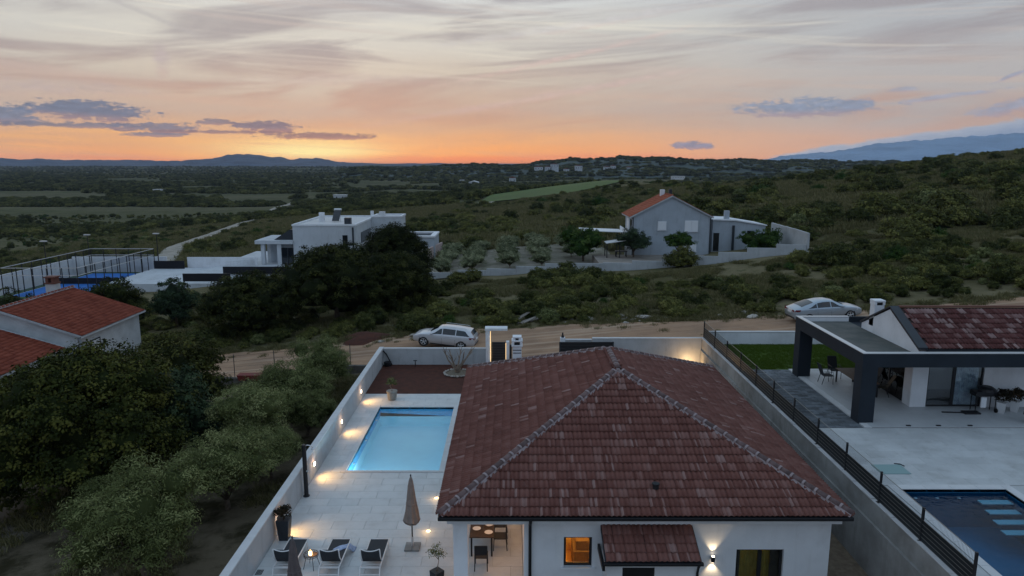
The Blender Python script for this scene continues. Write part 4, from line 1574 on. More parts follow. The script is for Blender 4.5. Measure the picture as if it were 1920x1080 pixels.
def lamp_light(parent, typ, loc, energy, color, size=0.05, spot=None, aim=None, name='lamp_light'):
    l = bpy.data.lights.new(name, typ)
    l.energy, l.color = energy, color
    if typ in ('POINT', 'SPOT'):
        l.shadow_soft_size = size
    if typ == 'SPOT':
        l.spot_size, l.spot_blend = R(spot[0]), spot[1]
    if typ == 'AREA':
        l.size = size
    o = bpy.data.objects.new(name, l)
    COL.objects.link(o)
    o.parent = parent
    o.location = Vector(loc) - wloc(parent)
    if aim is not None:
        o.rotation_euler = Vector(aim).to_track_quat('-Z', 'Y').to_euler()
    return o


WARM = (1.0, 0.62, 0.28)
WARMW = (1.0, 0.74, 0.44)
for x, y, e, c in ((2.2, 21.3, 95, (1.0, 0.50, 0.08)), (7.9, 21.7, 65, (1.0, 0.74, 0.25))):
    l = MB().lathe([(0.02, 0.0), (0.16, -0.05), (0.16, -0.12), (0.02, -0.14)], 14, (x, y, 2.5)).build('room_lamp', M['glow'], house)
    lamp_light(l, 'POINT', (x, y, 2.2), e, c, 0.12)

# tiled canopy over the side door
CZ0, CZ1, CY0, CY1 = 1.90, 2.38, 18.78, 19.99
can = MB()
can.quad((2.70, CY0, CZ0), (5.50, CY0, CZ0), (5.50, CY1, CZ1), (2.70, CY1, CZ1)).quad((2.70, CY1, CZ1 - .12), (5.50, CY1, CZ1 - .12), (5.50, CY0, CZ0 - .12), (2.70, CY0, CZ0 - .12))
for x in (2.70, 5.50):
    can.quad((x, CY0, CZ0 - .12), (x, CY1, CZ1 - .12), (x, CY1, CZ1), (x, CY0, CZ0))
can.quad((2.70, CY0, CZ0 - .12), (5.50, CY0, CZ0 - .12), (5.50, CY0, CZ0), (2.70, CY0, CZ0))
can = can.build('canopy_roof', M['anthracite'], house)
FC = Face((2.72, CY0, CZ0), (1, 0, 0), 2.76, (0, CY1 - CY0, CZ1 - CZ0), math.hypot(CY1 - CY0, CZ1 - CZ0) - 0.12, 0, 0)
uv, v = [], -0.05
for r_ in range(4):
    for k in range(9):
        uv.append((k * 0.306, v))
    v += 0.315
single_tiles('roof_tile', FC, uv, TM, can, 0.014, trng)
MB().box(2.66, 5.54, CY0 - 0.09, CY0 + 0.02, CZ0 - 0.10, CZ0 - 0.01).build('gutter', M['black'], can, bevel=0.015)
MB().box(2.62, 2.70, CY0, CY1, CZ0 - .3, CZ0 - 0.13).build('gutter_bracket', M['black'], can)
mb = MB()
wall_x(mb, 2.78, 5.42, 19.05, 19.2, -0.1, 1.76, [(3.25, 4.20, -0.1, 1.55)])
mb.box(2.78, 2.93, 19.2, 20.0, -0.1, 1.76).box(5.27, 5.42, 19.2, 20.0, -0.1, 1.76)
mb.build('vestibule_wall', M['plaster'], house)
dr = MB().box(3.25, 4.20, 19.1, 19.15, -0.1, 1.55).build('door', M['black'], house)
MB().box(3.32, 4.13, 19.085, 19.099, 0.05, 0.9).build('door_panel', M['anthracite'], dr)
MB().tube([(4.1, 19.06, 0.95), (4.1, 19.06, 1.15)], 0.015).build('handle', M['metal'], dr)
MB().tube([(5.45, 18.80, 1.78), (5.45, 18.95, 1.6), (5.45, 19.02, 1.4), (5.45, 19.02, -0.1)], 0.04, 8).build('downpipe', M['black'], house, smooth=True)

# porch ceiling lamps (lit), floor of the porch
for (x, y) in ((-0.5, 21.6), (-0.4, 23.6)):
    l = MB().lathe([(0.10, 0.0), (0.10, -0.02), (0.02, -0.025)], 14, (x, y, 2.60)).build('ceiling_lamp', M['glow'], house)
    lamp_light(l, 'POINT', (x, y, 2.35), 15, (1.0, 0.50, 0.20), 0.1)


# ---- lamps
def wall_spot(y, z, label):
    t = thing('wall_lamp', label, 'wall lamp', (-8.45, y, z), 'lamps along the pool terrace wall')
    MB().box(-8.45, -8.40, y - 0.06, y + 0.06, z - 0.07, z + 0.07).build('lamp_housing', M['anthracite'], t, bevel=0.008)
    MB().box(-8.405, -8.365, y - 0.075, y + 0.075, z - 0.075, z + 0.075).build('lamp_lens', M['glow_white'], t, bevel=0.01)
    lamp_light(t, 'SPOT', (-8.30, y, z + 0.02), 60, (1.0, 0.56, 0.18), 0.05, (118, 0.9), (0.75, 0.0, -0.66))
    lamp_light(t, 'POINT', (-8.28, y, z + 0.05), 3.0, (1.0, 0.55, 0.35), 0.04)


wall_spot(37.8, 0.62, 'lit lamp on the terrace wall beside the bare soil bed')
wall_spot(33.2, 0.62, 'lit lamp on the terrace wall halfway along the pool')
wall_spot(28.3, 0.62, 'lit lamp on the terrace wall just beyond the black shower')
wall_spot(23.65, 0.62, 'lit lamp on the terrace wall behind the tall dark planter')
for (x, y, lb) in ((-3.02, 26.4, 'glowing floor light in the paving near the roof corner'), (-3.05, 23.85, 'glowing floor light in the paving close to the closed parasol')):
    t = thing('floor_light', lb, 'floor light', (x, y, 0.01), 'floor lights in the paving')
    MB().lathe([(0.09, -0.01), (0.09, 0.008), (0.075, 0.012)], 16, (x, y, 0.008)).build('lamp_rim', M['metal'], t)
    MB().lathe([(0.07, 0.010), (0.07, 0.022), (0.03, 0.028)], 16, (x, y, 0.008)).build('lamp_lens', M['glow'], t)
    lamp_light(t, 'POINT', (x - 0.05, y - 0.05, 0.22), 2.6, WARM, 0.08)
t = thing('wall_lamp', 'dark up and down wall lamp lit beside the tiled door canopy', 'wall lamp', (6.16, 19.95, 1.30))
MB().lathe([(0.055, -0.09), (0.06, -0.085), (0.06, 0.085), (0.055, 0.09)], 14, (6.16, 19.90, 1.30)).box(6.13, 6.19, 19.93, 19.999, 1.24, 1.36).build('lamp_housing', M['black'], t)
MB().lathe([(0.045, 0.0), (0.045, 0.012)], 12, (6.16, 19.90, 1.39)).lathe([(0.045, -0.012), (0.045, 0.0)], 12, (6.16, 19.90, 1.21)).build('lamp_lens', M['glow_white'], t)
lamp_light(t, 'SPOT', (6.16, 19.885, 1.42), 17, WARMW, 0.03, (80, 0.75), (0, 0.12, 1))
lamp_light(t, 'SPOT', (6.16, 19.885, 1.18), 20, WARMW, 0.03, (88, 0.75), (0, 0.12, -1))
t = thing('garden_lamp', 'glowing garden lamp at the foot of the tall grey wall', 'garden lamp', (11.0, 41.6, 0))
MB().tube([(11.0, 41.6, 0), (11.0, 41.6, 0.75)], 0.035, 8).build('lamp_post', M['black'], t)
MB().lathe([(0.08, 0.75), (0.13, 0.8), (0.13, 1.05), (0.05, 1.12)], 12, (11.0, 41.6, 0)).build('lamp_shade', M['glow'], t)
lamp_light(t, 'POINT', (10.85, 41.75, 1.0), 42, WARM, 0.12)


# ---- potted plants
def pot_plant(label, loc, pot_prof, pot_m, lobes, leaf, seed, clumps=60, per=10, cr=0.09, ll=0.07, lw=0.022, square=False, stem=True, group=None, mod=None, r0=0.018):
    t = thing('potted_plant', label, 'potted plant', (0, 0, 0), group)
    MB().lathe(pot_prof, 4 if square else 18, mod=mod).build('pot', pot_m, t, smooth=False)
    zt = pot_prof[-1][1]
    MB().lathe([(pot_prof[-1][0] * 0.88, zt - 0.04), (0.02, zt + 0.006)], 4 if square else 14).build('pot_soil', M['soil'], t)
    rng = np.random.default_rng(seed)
    if stem:
        limb_set(MB(), (0, 0, zt - 0.02), lobes, r0, rng, 0.55).build('stem', M['palebark'], t, smooth=True)
    V, F, tint = foliage(lobes, clumps, per, cr, ll, lw, rng, 0.3, 0.4, core=0)
    obj('foliage', np_mesh('foliage', V, F, leaf, tint), t)
    t.location = loc
    return t


pot_plant('small olive in a round grey pot at the edge of the soil bed', (-6.75, 38.2, 0.01), [(0.20, 0), (0.24, 0.05), (0.29, 0.44), (0.31, 0.46), (0.31, 0.52)], M['terracotta'],
          [(0, 0, 1.05, 0.24, 0.24, 0.26), (0.12, 0.05, 0.92, 0.2, 0.2, 0.2), (-0.13, 0, 1.0, 0.2, 0.2, 0.2)], L_OLIVE, 3, 80)
pot_plant('small olive in a black pot beside the white porch column', (-2.42, 20.85, 0.01), [(0.22, 0), (0.24, 0.3), (0.24, 0.32)], M['black'],
          [(0, 0, 1.0, 0.16, 0.16, 0.30), (0.14, 0.05, 0.85, 0.14, 0.14, 0.18), (-0.14, 0, 0.92, 0.14, 0.14, 0.2)], L_OLIVE, 5, 46, square=True)
t = pot_plant('bushy plant in a tall dark tapered planter against the terrace wall', (-8.12, 23.35, 0.01), [(0.22, 0), (0.31, 0.72), (0.31, 0.78)], M['anthracite'],
              [(0, 0, 0.98, 0.24, 0.24, 0.18), (0.1, 0, 1.08, 0.18, 0.18, 0.14), (-0.12, 0.05, 1.05, 0.18, 0.18, 0.16)], L_DARKRED, 7, 60, 9, 0.1, 0.14, 0.035, square=True, stem=False)
t.rotation_euler = (0, 0, R(45))
pot_plant('dark spiky plant in a white pot beside the glowing garden lamp', (11.35, 41.0, 0.01), [(0.22, 0), (0.28, 0.35), (0.30, 0.40)], M['whitepot'],
          [(0, 0, 0.75, 0.4, 0.4, 0.35), (0.1, -0.2, 0.8, 0.3, 0.3, 0.3)], L_DARKRED, 9, 60, 9, 0.12, 0.2, 0.04, stem=False)


# bare tree in a ring of stones, in the soil bed
t = thing('bare_tree', 'leafless branching tree in a ring of pale stones', 'tree', (-3.45, 43.1, 0.03))
rng = random.Random(8)
mb = MB()
B = Vector((-3.45, 43.1, -0.05))
for a, l, tw in ((2.8, 1.5, 0.3), (2.2, 1.2, 0.2), (0.25, 1.6, 0.25), (0.7, 1.45, 0.3), (4.4, 1.1, 0.2), (1.4, 1.3, 0.2), (5.4, 1.3, .3)):
    d = Vector((math.cos(a) * 0.8, math.sin(a) * 0.5, 0.95)).normalized()
    p1 = B + Vector((math.cos(a) * 0.1, math.sin(a) * 0.1, 0.35))
    p2 = p1 + d * l * 0.5 + Vector((rng.uniform(-.08, .08), 0, 0))
    p3 = p2 + (d + Vector((rng.uniform(-.3, .3), rng.uniform(-.2, .2), .2))).normalized() * l * 0.6
    mb.tube([B, p1, p2, p3], [0.12, 0.075, 0.045, 0.016], 7)
    for q, w_ in ((p2, 0.5), (p2.lerp(p3, .5), 0.4), (p2.lerp(p3, .3), .45)):
        e = q + (d + Vector((rng.uniform(-.9, .9), rng.uniform(-.5, .5), rng.uniform(-.1, .6)))).normalized() * w_ * 1.1
        mb.tube([q, q.lerp(e, .5) + Vector((0, 0, .04)), e], [0.026, 0.018, 0.008], 5)
mb.build('trunk', M['palebark'], t, smooth=True)
def rock_mesh(seed, name='stone'):
    r_ = np.random.default_rng(seed)
    mb = MB()
    mb.lathe([(0.3, -0.35), (0.85, -0.15), (1.0, 0.15), (0.7, 0.5), (0.25, 0.62)], 7)
    v = np.array(mb.v) * (1 + 0.3 * (r_.random((len(mb.v), 1)) - 0.5)) + r_.normal(size=(len(mb.v), 3)) * 0.07
    mb.v = [tuple(p) for p in v]
    return mb.mesh(name, M['rock'])


STONES = [rock_mesh(k) for k in range(5)]
rg = thing('stone_ring', 'oval ring of pale stones round the leafless tree', 'stone ring', (-3.45, 43.0, 0.03))
MB().lathe([(0.74, 0), (0.70, 0.05), (0.1, 0.07)], 28, (-3.45, 43.0, 0.03)).build('ring_gravel', mat('pale_grit', (0.2, 0.17, 0.13), 0.97, 0.0, 9, color2=(0.13, 0.10, 0.07), bump=0.5, bscale=40), rg)
for k in range(26):
    a = 2 * math.pi * k / 26 + rng.uniform(-.04, .04)
    o = obj('stone', STONES[k % 5], rg, (0.80 * math.cos(a), 0.80 * math.sin(a), 0.06))
    s = rng.uniform(0.085, 0.115)
    o.scale = (s, s * 0.85, s * 0.9)
    o.rotation_euler = (0, 0, rng.uniform(0, 6))
t = thing('garden_hose', 'dark hose hanging in the corner of the grey walls', 'hose', (-8.2, 44.8, 0))
MB().tube([(-8.42, 44.9, 1.0), (-8.2, 44.85, 0.75), (-7.95, 44.75, 0.3), (-7.85, 44.7, 0.1)], 0.045, 8).build('hose', M['black'], t, smooth=True)
MB().lathe([(0.2, 0.03), (0.24, 0.1), (0.24, 0.3), (0.2, 0.32)], 14, (-8.12, 44.7, 0)).build('hose_reel', M['darkscreen'], t)
t = thing('garden_tap', 'small dark garden tap on a post in the soil bed', 'tap', (-6.3, 44.6, 0.03))
MB().tube([(-6.3, 44.6, 0.0), (-6.3, 44.6, 0.42)], 0.03, 6).tube([(-6.42, 44.6, 0.42), (-6.18, 44.6, 0.42)], 0.03, 6).build('tap_body', M['black'], t)

# shower
t = thing('garden_shower', 'tall black garden shower column against the terrace wall', 'shower', (-8.27, 26.6, 0))
MB().lathe([(0.13, 0.008), (0.13, 0.04), (0.085, 0.06), (0.085, 2.14), (0.07, 2.2)], 18, (-8.27, 26.6, 0)).build('column', M['black'], t, smooth=False)
MB().tube([(-8.27, 26.6, 2.1), (-8.14, 26.6, 2.18), (-7.98, 26.6, 2.16), (-7.90, 26.6, 2.06)], 0.022, 8).lathe([(0.03, 0.04), (0.09, 0.0), (0.09, -0.02)], 12, (-7.9, 26.6, 2.03)).build('shower_head', M['metal'], t, smooth=True)
MB().tube([(-8.2, 26.55, 1.1), (-8.12, 26.53, 1.1)], 0.03, 8).build('tap', M['metal'], t)
t = thing('floor_drain', 'small grey drain grate in the paving by the terrace wall', 'drain', (-8.3, 21.25, 0.01))
for k in range(5):
    MB().box(-8.40 + k * .045, -8.37 + k * .045, 21.1, 21.4, 0.009, 0.016).build('drain_bar', M['anthracite'], t)


# loungers: built at the origin, head towards -Y
def lounger():
    t = thing('sun_lounger', '', 'sun lounger', (0, 0, 0), 'sun loungers on the terrace')
    w, y0, y1, z = 0.32, -0.75, 1.0, 0.34
    mb = MB()
    for s in (-1, 1):
        mb.tube([(s * w, y0, z), (s * w, y1, z)], 0.022, 8)
        mb.tube([(s * w, -0.35, z), (s * w * .98, -0.35, z)], 0.02, 8)
    mb.tube([(-w, y1, z), (w, y1, z)], 0.022, 8).tube([(-w, y0, z), (w, y0, z)], 0.022, 8).tube([(-w, -0.62, z - 0.03), (w, -0.62, z - 0.03)], 0.014, 8).tube([(-w, -0.5, z - 0.03), (w, -0.5, z - 0.03)], 0.014, 8)
    mb.build('frame', M['alu'], t, smooth=True)
    for (x, y) in ((-w, y0), (w, y0), (-w, 0.82), (w, 0.82)):
        dy = -0.14 if y < 0 else 0.12
        MB().tube([(x, y, z), (x, y + dy, 0.02), (x, y + dy, 0.0)], 0.02, 8).build('leg', M['alu'], t, smooth=True)
    MB().tube([(-w, y0 - .08, 0.14), (w, y0 - .08, 0.14)], 0.015, 8).build('stretcher', M['alu'], t)
    mb = MB()
    mb.box(-w + 0.02, w - 0.02, -0.36, 0.98, z - 0.012, z + 0.012)
    mb.build('seat', M['textile'], t, bevel=0.006)
    a = R(64)
    pts = []
    mbk = MB()
    n = 8
    for k in range(n + 1):
        q = k / n
        for s in (-1, 1):
            mbk.v.append((s * (w - 0.03), -0.38 - math.cos(a) * 0.62 * q - 0.05 * math.sin(q * math.pi), z + 0.02 + math.sin(a) * 0.62 * q))
        for s in (1, -1):
            mbk.v.append((s * (w - 0.03), -0.40 - math.cos(a) * 0.62 * q - 0.05 * math.sin(q * math.pi), z + 0.01 + math.sin(a) * 0.62 * q))
    for k in range(n):
        b = 4 * k
        for j in range(4):
            mbk.f.append((b + j, b + (j + 1) % 4, b + 4 + (j + 1) % 4, b + 4 + j))
    mbk.f += [(0, 3, 2, 1), (4 * n, 4 * n + 1, 4 * n + 2, 4 * n + 3)]
    mbk.build('backrest', M['textile'], t)
    mb = MB()
    top = (-0.39 - math.cos(a) * 0.63, z + 0.02 + math.sin(a) * 0.63)
    for s in (-1, 1):
        mb.tube([(s * w, -0.37, z), (s * w, -0.45 - math.cos(a) * .3, z + math.sin(a) * 0.31), (s * w, top[0], top[1])], 0.018, 8)
    arc = [(-w + 2 * w * k / 8, top[0] + 0.03 - 0.05 * math.sin(math.pi * k / 8), top[1] - 0.05 * math.sin(math.pi * k / 8)) for k in range(9)]
    mb.tube(arc, 0.018, 8)
    mb.build('backrest_frame', M['alu'], t, smooth=True)
    return t


LZ = 0.01
proto = lounger()
proto.location = (-7.42, 21.72, LZ)
proto['label'] = 'black and white sun lounger behind the closed grey parasol top'
b = copy_tree(proto, (-5.93, 21.72, LZ), label='black and white sun lounger with a blue towel thrown over it')
copy_tree(proto, (-4.60, 21.72, LZ), label='empty black and white sun lounger close to the parasol with the stone base')
# towel over the middle lounger
t = thing('towel', 'blue striped towel draped across the middle sun lounger', 'towel', (-5.75, 22.2, 0.37))
mb = MB()
n, mm = 14, 6
for i in range(n + 1):
    for j in range(mm + 1):
        u, v = i / n, j / mm
        x = -6.12 + u * 0.95 + 0.10 * v
        y = 21.75 + u * 0.65 + v * 0.42
        z = 0.375 + 0.012 * math.sin(u * 17 + v * 5) + 0.01 * math.sin(v * 11)
        if x > -5.60:
            dd = x + 5.60
            x, z = -5.60 + dd * 0.35, z - dd * 0.75
        mb.v.append((x, y, z))
for i in range(n):
    for j in range(mm):
        a_ = i * (mm + 1) + j
        mb.f.append((a_, a_ + mm + 1, a_ + mm + 2, a_ + 1))
o = mb.build('cloth', M['towel'], t, smooth=True)
so = o.modifiers.new('thick', 'SOLIDIFY')
so.thickness = 0.012

# wire side table with a candle
t = thing('side_table', 'small black wire side table with a burning candle, between two loungers', 'side table', (-6.66, 21.55, 0.01))
mb = MB()
ring = lambda r_, z, k=20: [(-6.66 + r_ * math.cos(2 * math.pi * i / k), 21.55 + r_ * math.sin(2 * math.pi * i / k), z) for i in range(k + 1)]
mb.tube(ring(0.235, 0.50), 0.012, 6, False).tube(ring(0.235, 0.44), 0.009, 6, False)
for k in range(14):
    a = 2 * math.pi * k / 14
    mb.tube([(-6.66 + .235 * math.cos(a), 21.55 + .235 * math.sin(a), 0.50), (-6.66 + .235 * math.cos(a), 21.55 + .235 * math.sin(a), 0.44), (-6.66, 21.55, 0.43)], 0.006, 4)
mb.build('basket', M['black'], t)
for k in range(4):
    a = 2 * math.pi * k / 4 + 0.5
    MB().tube([(-6.66 + .16 * math.cos(a), 21.55 + .16 * math.sin(a), 0.44), (-6.66 + .27 * math.cos(a), 21.55 + .27 * math.sin(a), 0.01)], 0.01, 6).build('leg', M['black'], t)
MB().lathe([(0.13, 0.435), (0.14, 0.45), (0.05, 0.455)], 16, (-6.60, 21.60, 0)).build('tray', M['oak'], t)
cd = thing('candle', 'lit candle glowing in the wire side table', 'candle', (-6.68, 21.55, 0.46))
MB().lathe([(0.05, 0.455), (0.055, 0.56), (0.05, 0.57)], 12, (-6.68, 21.55, 0)).build('candle_glass', M['glow'], cd)
MB().lathe([(0.004, 0.57), (0.018, 0.60), (0.012, 0.63), (0.002, 0.66)], 8, (-6.68, 21.55, 0)).build('flame', M['fire'], cd)
lamp_light(cd, 'POINT', (-6.62, 21.58, 0.72), 3.0, (1, .5, .16), 0.05)


def parasol(label, x, y, m, base, scale=1.0):
    t = thing('parasol', label, 'parasol', (0, 0, 0), 'closed parasols on the terrace')
    MB().tube([(0, 0, 0.05), (0, 0, 2.6)], 0.024, 10).build('pole', M['anthracite'], t, smooth=True)
    mb = MB()
    prof = [(0.30, 1.02), (0.285, 1.06), (0.22, 1.4), (0.155, 1.85), (0.105, 2.3), (0.075, 2.48), (0.055, 2.56), (0.02, 2.66)]
    mb.lathe(prof, 48, mod=lambda a, z: 0.80 + 0.24 * abs(math.sin(4 * a + z * 0.8)) + 0.06 * math.sin(3 * a + z * 5))
    mb.v = [(x_, y_, z_ + (0.06 * math.sin(8 * math.atan2(y_, x_)) if z_ < 1.05 else 0)) for x_, y_, z_ in mb.v]
    mb.build('canopy', m, t, smooth=True)
    MB().lathe([(0.02, 2.66), (0.03, 2.70), (0.01, 2.74)], 8).build('finial', M['anthracite'], t)
    MB().lathe([(0.145, 1.62), (0.152, 1.66), (0.145, 1.70)], 16, mod=lambda a, z: 1.28).build('strap', m, t)
    MB().tube([(0, 0, 0.06), (0, 0, 0.42)], 0.036, 10).build('sleeve', M['metal'], t)
    for (a, b_) in ((-0.26, -0.26), (0.004, -0.26), (-0.26, 0.004), (0.004, 0.004)):
        MB().box(a, a + 0.256, b_, b_ + 0.256, 0.0, 0.07).build('base_slab', M['concrete'], t, bevel=0.01)
    t.location = (x, y, 0.01)
    return t


parasol('closed taupe parasol on a stone slab base near the roof corner', -3.47, 22.75, M['taupe'], True)
parasol('closed grey parasol whose top rises in front of a lounger', -6.30, 18.72, M['taupe_dark'], True)


# dining set in the lit porch
def dining_chair(label, x, y, rz):
    t = thing('dining_chair', label, 'chair', (0, 0, 0), 'dining chairs in the porch')
    MB().box(-0.22, 0.22, -0.22, 0.22, 0.43, 0.47).build('seat', M['black'], t, bevel=0.012)
    MB().box(-0.21, 0.21, 0.20, 0.235, 0.56, 0.90).build('backrest', M['black'], t, bevel=0.012)
    for sx in (-1, 1):
        MB().tube([(sx * .2, -.2, .44), (sx * .21, -.22, 0)], 0.017, 6).build('leg', M['black'], t)
        MB().tube([(sx * .2, .24, .9), (sx * .2, .215, .44), (sx * .21, .25, 0)], 0.017, 6).build('leg', M['black'], t)
    t.location, t.rotation_euler = (x, y, 0.01), (0, 0, rz)
    return t


c1 = dining_chair('black dining chair on the house side of the laid table', -0.42, 22.75, R(-90))
c2 = copy_tree(c1, (-1.02, 21.55, 0.01), R(180), label='black dining chair at the open end of the laid table')
c3 = copy_tree(c1, (-0.42, 23.55, 0.01), R(-90), label='black dining chair half hidden by the beam of the porch')
t = thing('dining_table', 'dark dining table laid with white plates in the lit porch', 'table', (-1.02, 22.95, 0.01))
MB().box(-1.45, -0.62, 22.15, 23.85, 0.71, 0.75).build('table_top', M['dark_oak'], t, bevel=0.01)
for (x, y) in ((-1.38, 22.22), (-0.69, 22.22), (-1.38, 23.78), (-0.69, 23.78)):
    MB().box(x - .03, x + .03, y - .03, y + .03, 0.01, 0.71).build('leg', M['black'], t)
for (x, y, lb) in ((-0.80, 22.45, 'white plate at the open corner of the dining table'), (-0.80, 22.98, 'white plate in the middle of the dining table side'), (-1.22, 22.7, 'white plate partly behind the porch column'), (-0.80, 23.5, 'white plate at the inner end of the dining table')):
    p = MB().lathe([(0.06, 0.0), (0.13, 0.012), (0.145, 0.022), (0.10, 0.014)], 20, (0, 0, 0)).build('plate', M['porcelain'])
    p.location = (x, y, 0.752)
    tag(p, lb, 'plate', 'plates on the dining table')
for (x, y, lb) in ((-1.02, 22.75, 'tall clear wine glass on the dining table, near the table end'), (-1.05, 23.25, 'tall clear wine glass in the middle of the dining table')):
    p = MB().lathe([(0.035, 0), (0.006, 0.01), (0.006, 0.09), (0.035, 0.13), (0.032, 0.2)], 12).build('wine_glass', M['winglass'])
    p.location = (x, y, 0.752)
    tag(p, lb, 'glass', 'wine glasses on the dining table')


# ================================================================== THE PLOT NEXT DOOR (two metres higher)
NZ = 2.10
NP = (13.45, 17.10, 11.0, 22.92)
NPO = (13.15, 17.42, 10.7, 23.25)
mb = MB()
for r_ in split_rect((11.97, 34.0, 8.0, 28.62), (NPO[0] + .05, NPO[1] - .05, NPO[2] + .05, NPO[3] - .05)):
    mb.box(r_[0], r_[1], r_[2], r_[3], NZ - 0.5, NZ - 0.012)
deck = tag(mb.build('pool_deck', M['grout']), kind='structure', label='grey tiled pool deck of the plot next door')
lay_tiles('deck_tile', deck, 11.97, 26.0, 15.4, 28.62, NZ + 0.006, 1.2, 0.6, M['deck_tile'], cuts=[NPO], limit=290, gap=0.005)
mb = MB().box(15.32, 34.0, 28.62, 37.1, NZ - 0.4, NZ + 0.03)
ter2 = tag(mb.build('covered_terrace', M['grout']), kind='structure', label='pale tiled terrace under the dark canopy')
lay_tiles('terrace_tile', ter2, 15.32, 25.0, 28.62, 37.1, NZ + 0.048, 0.9, 0.9, mat('covered_tile', (0.43, 0.445, 0.455), 0.45, 0.07, 0.6, objvar=0.04), limit=200, gap=0.005)
sheet('lawn', 11.97, 34.0, 37.1, 42.5, NZ - 0.02, M['lawn'], 'mown green lawn by the dark canopy')
sp = tag(MB().box(11.97, 15.0, 28.63, 37.1, NZ - 0.4, NZ - 0.01).build('stone_path', M['grout']), kind='structure', label='dark cut stone paving strip beside the fence')
lay_tiles('paving_stone', sp, 11.97, 14.98, 28.64, 37.1, NZ + 0.012, 0.46, 0.20, M['slate'], limit=297, gap=0.014, wob=0.004)
tag(MB().box(15.0, 15.315, 28.63, 37.1, NZ - 0.4, NZ + 0.04).build('path_kerb', M['coping_pale']), kind='structure')
grng = np.random.default_rng(5)
GP = np.stack([grng.uniform(12.1, 24, 9000), grng.uniform(37.2, 42.4, 9000), np.full(9000, NZ - 0.02)], 1)
blade = tuft_mesh('lawn_blades', leafmat('lawn_leaf', (0.05, 0.09, 0.009), (0.075, 0.125, 0.015), (0.105, 0.15, 0.024)), 90, 26, 0.5)
scatter('grass', [blade], GP, np.repeat(grng.uniform(0.09, 0.17, (9000, 1)), 3, 1), grng.uniform(0, 6.28, 9000), np.zeros(9000, int), 'short grass blades of the lawn')

w = thing('boundary_wall', 'low white wall behind the mown green lawn', 'wall', (20, 42.6, NZ))
MB().box(11.97, 34, 42.5, 42.7, 0.8, 2.83).build('wall_body', M['plaster'], w)
MB().box(11.97, 34, 42.48, 42.72, 2.83, 2.88).build('wall_coping', M['coping_pale'], w)

np_ = thing('swimming_pool', 'dark blue swimming pool with pale underwater steps, beside the slatted fence', 'pool', (15.3, 18, NZ))
x0, x1, y0, y1 = NP
D2 = NZ - 1.4
mb = MB()
mb.quad((x0, y0, D2), (x1, y0, D2), (x1, y1, D2), (x0, y1, D2))
for a, b in (((x0, y1), (x1, y1)), ((x0, y0), (x0, y1)), ((x1, y1), (x1, y0)), ((x1, y0), (x0, y0))):
    mb.quad((a[0], a[1], D2), (b[0], b[1], D2), (b[0], b[1], NZ), (a[0], a[1], NZ))
mb.build('basin', M['shell_dark'], np_)
MB().quad((x0, y0, NZ - 0.12), (x1, y0, NZ - 0.12), (x1, y1, NZ - 0.12), (x0, y1, NZ - 0.12)).build('water', M['water_dark'], np_)
for k in range(10):
    a, b = NPO[2] + (NPO[3] - NPO[2]) * k / 10, NPO[2] + (NPO[3] - NPO[2]) * (k + 1) / 10
    MB().box(NPO[0], x0, a + .003, b - .003, NZ - .1, NZ + .03).build('coping_slab', M['coping_pale'], np_, bevel=.01)
    MB().box(x1, NPO[1], a + .003, b - .003, NZ - .1, NZ + .03).build('coping_slab', M['coping_pale'], np_, bevel=.01)
for k in range(4):
    a, b = x0 + (x1 - x0) * k / 4, x0 + (x1 - x0) * (k + 1) / 4
    MB().box(a + .003, b - .003, y1, NPO[3], NZ - .1, NZ + .03).build('coping_slab', M['coping_pale'], np_, bevel=.01)
for k in range(4):
    ya = y1 - 0.22 - 0.42 * (k + 1)
    zt = NZ - 0.24 - 0.14 * k
    MB().box(x1 - 1.15, x1 - 0.10, ya + 0.06, ya + 0.36, zt - 0.03, zt).build('pool_step', M['pool_step'], np_)
for k in range(3):
    MB().lathe([(0.04, -.02), (0.06, 0), (0.03, 0.01)], 10, (14.0 + k * 0.75, y1 - 0.012, NZ - 0.3)).build('pool_light', M['shutter'], np_)
t = thing('skimmer_hatch', 'pale green hatch cover in the grey deck by the fence', 'hatch', (13.95, 24.5, NZ))
MB().box(13.42, 14.5, 24.12, 24.92, NZ + 0.007, NZ + 0.03).build('hatch_cover', mat('hatch_green', (0.22, 0.33, 0.33), 0.6), t, bevel=.008)
MB().tube([(14.3, 24.95, NZ + .05), (14.5, 24.9, NZ + .05), (14.56, 24.72, NZ + .05)], 0.02, 6).build('handle', M['black'], t)

# ---- fence of woven slats on the retaining wall
fence = thing('slat_fence', 'dark slatted mesh fence on top of the concrete retaining wall', 'fence', (11.83, 26, 2.47))
FX, FZ = 11.83, 2.47
py_ = [16.55 + 2.36 * k for k in range(12)]
TILE_CACHE['slat'] = MB().box(-0.012, 0.012, -1.145, 1.145, -0.058, 0.058).mesh('slat', M['slatpvc'])
for k, y in enumerate(py_):
    MB().box(FX - .03, FX + .03, y - .03, y + .03, FZ - 0.02, FZ + 1.06).box(FX - .07, FX + .07, y - .07, y + .07, FZ, FZ + 0.015).build('post', M['black'], fence)
    if k < 11:
        ym = y + 1.18
        for j in range(5):
            o = obj('slat', TILE_CACHE['slat'], fence)
            o.location = Vector((FX, ym, FZ + 0.10 + j * 0.130)) - wloc(fence)
mb = MB()
for k in range(11):
    a, b = py_[k] + .03, py_[k + 1] - .03
    for j in range(6):
        z = FZ + 0.035 + j * 0.130
        mb.box(FX - 0.018, FX - 0.012, a, b, z - .004, z + .004)
    mb.box(FX - 0.006, FX + 0.006, a, b, FZ + 1.02, FZ + 1.035)
mb.build('wire_line', M['wire'], fence)
mb = MB()
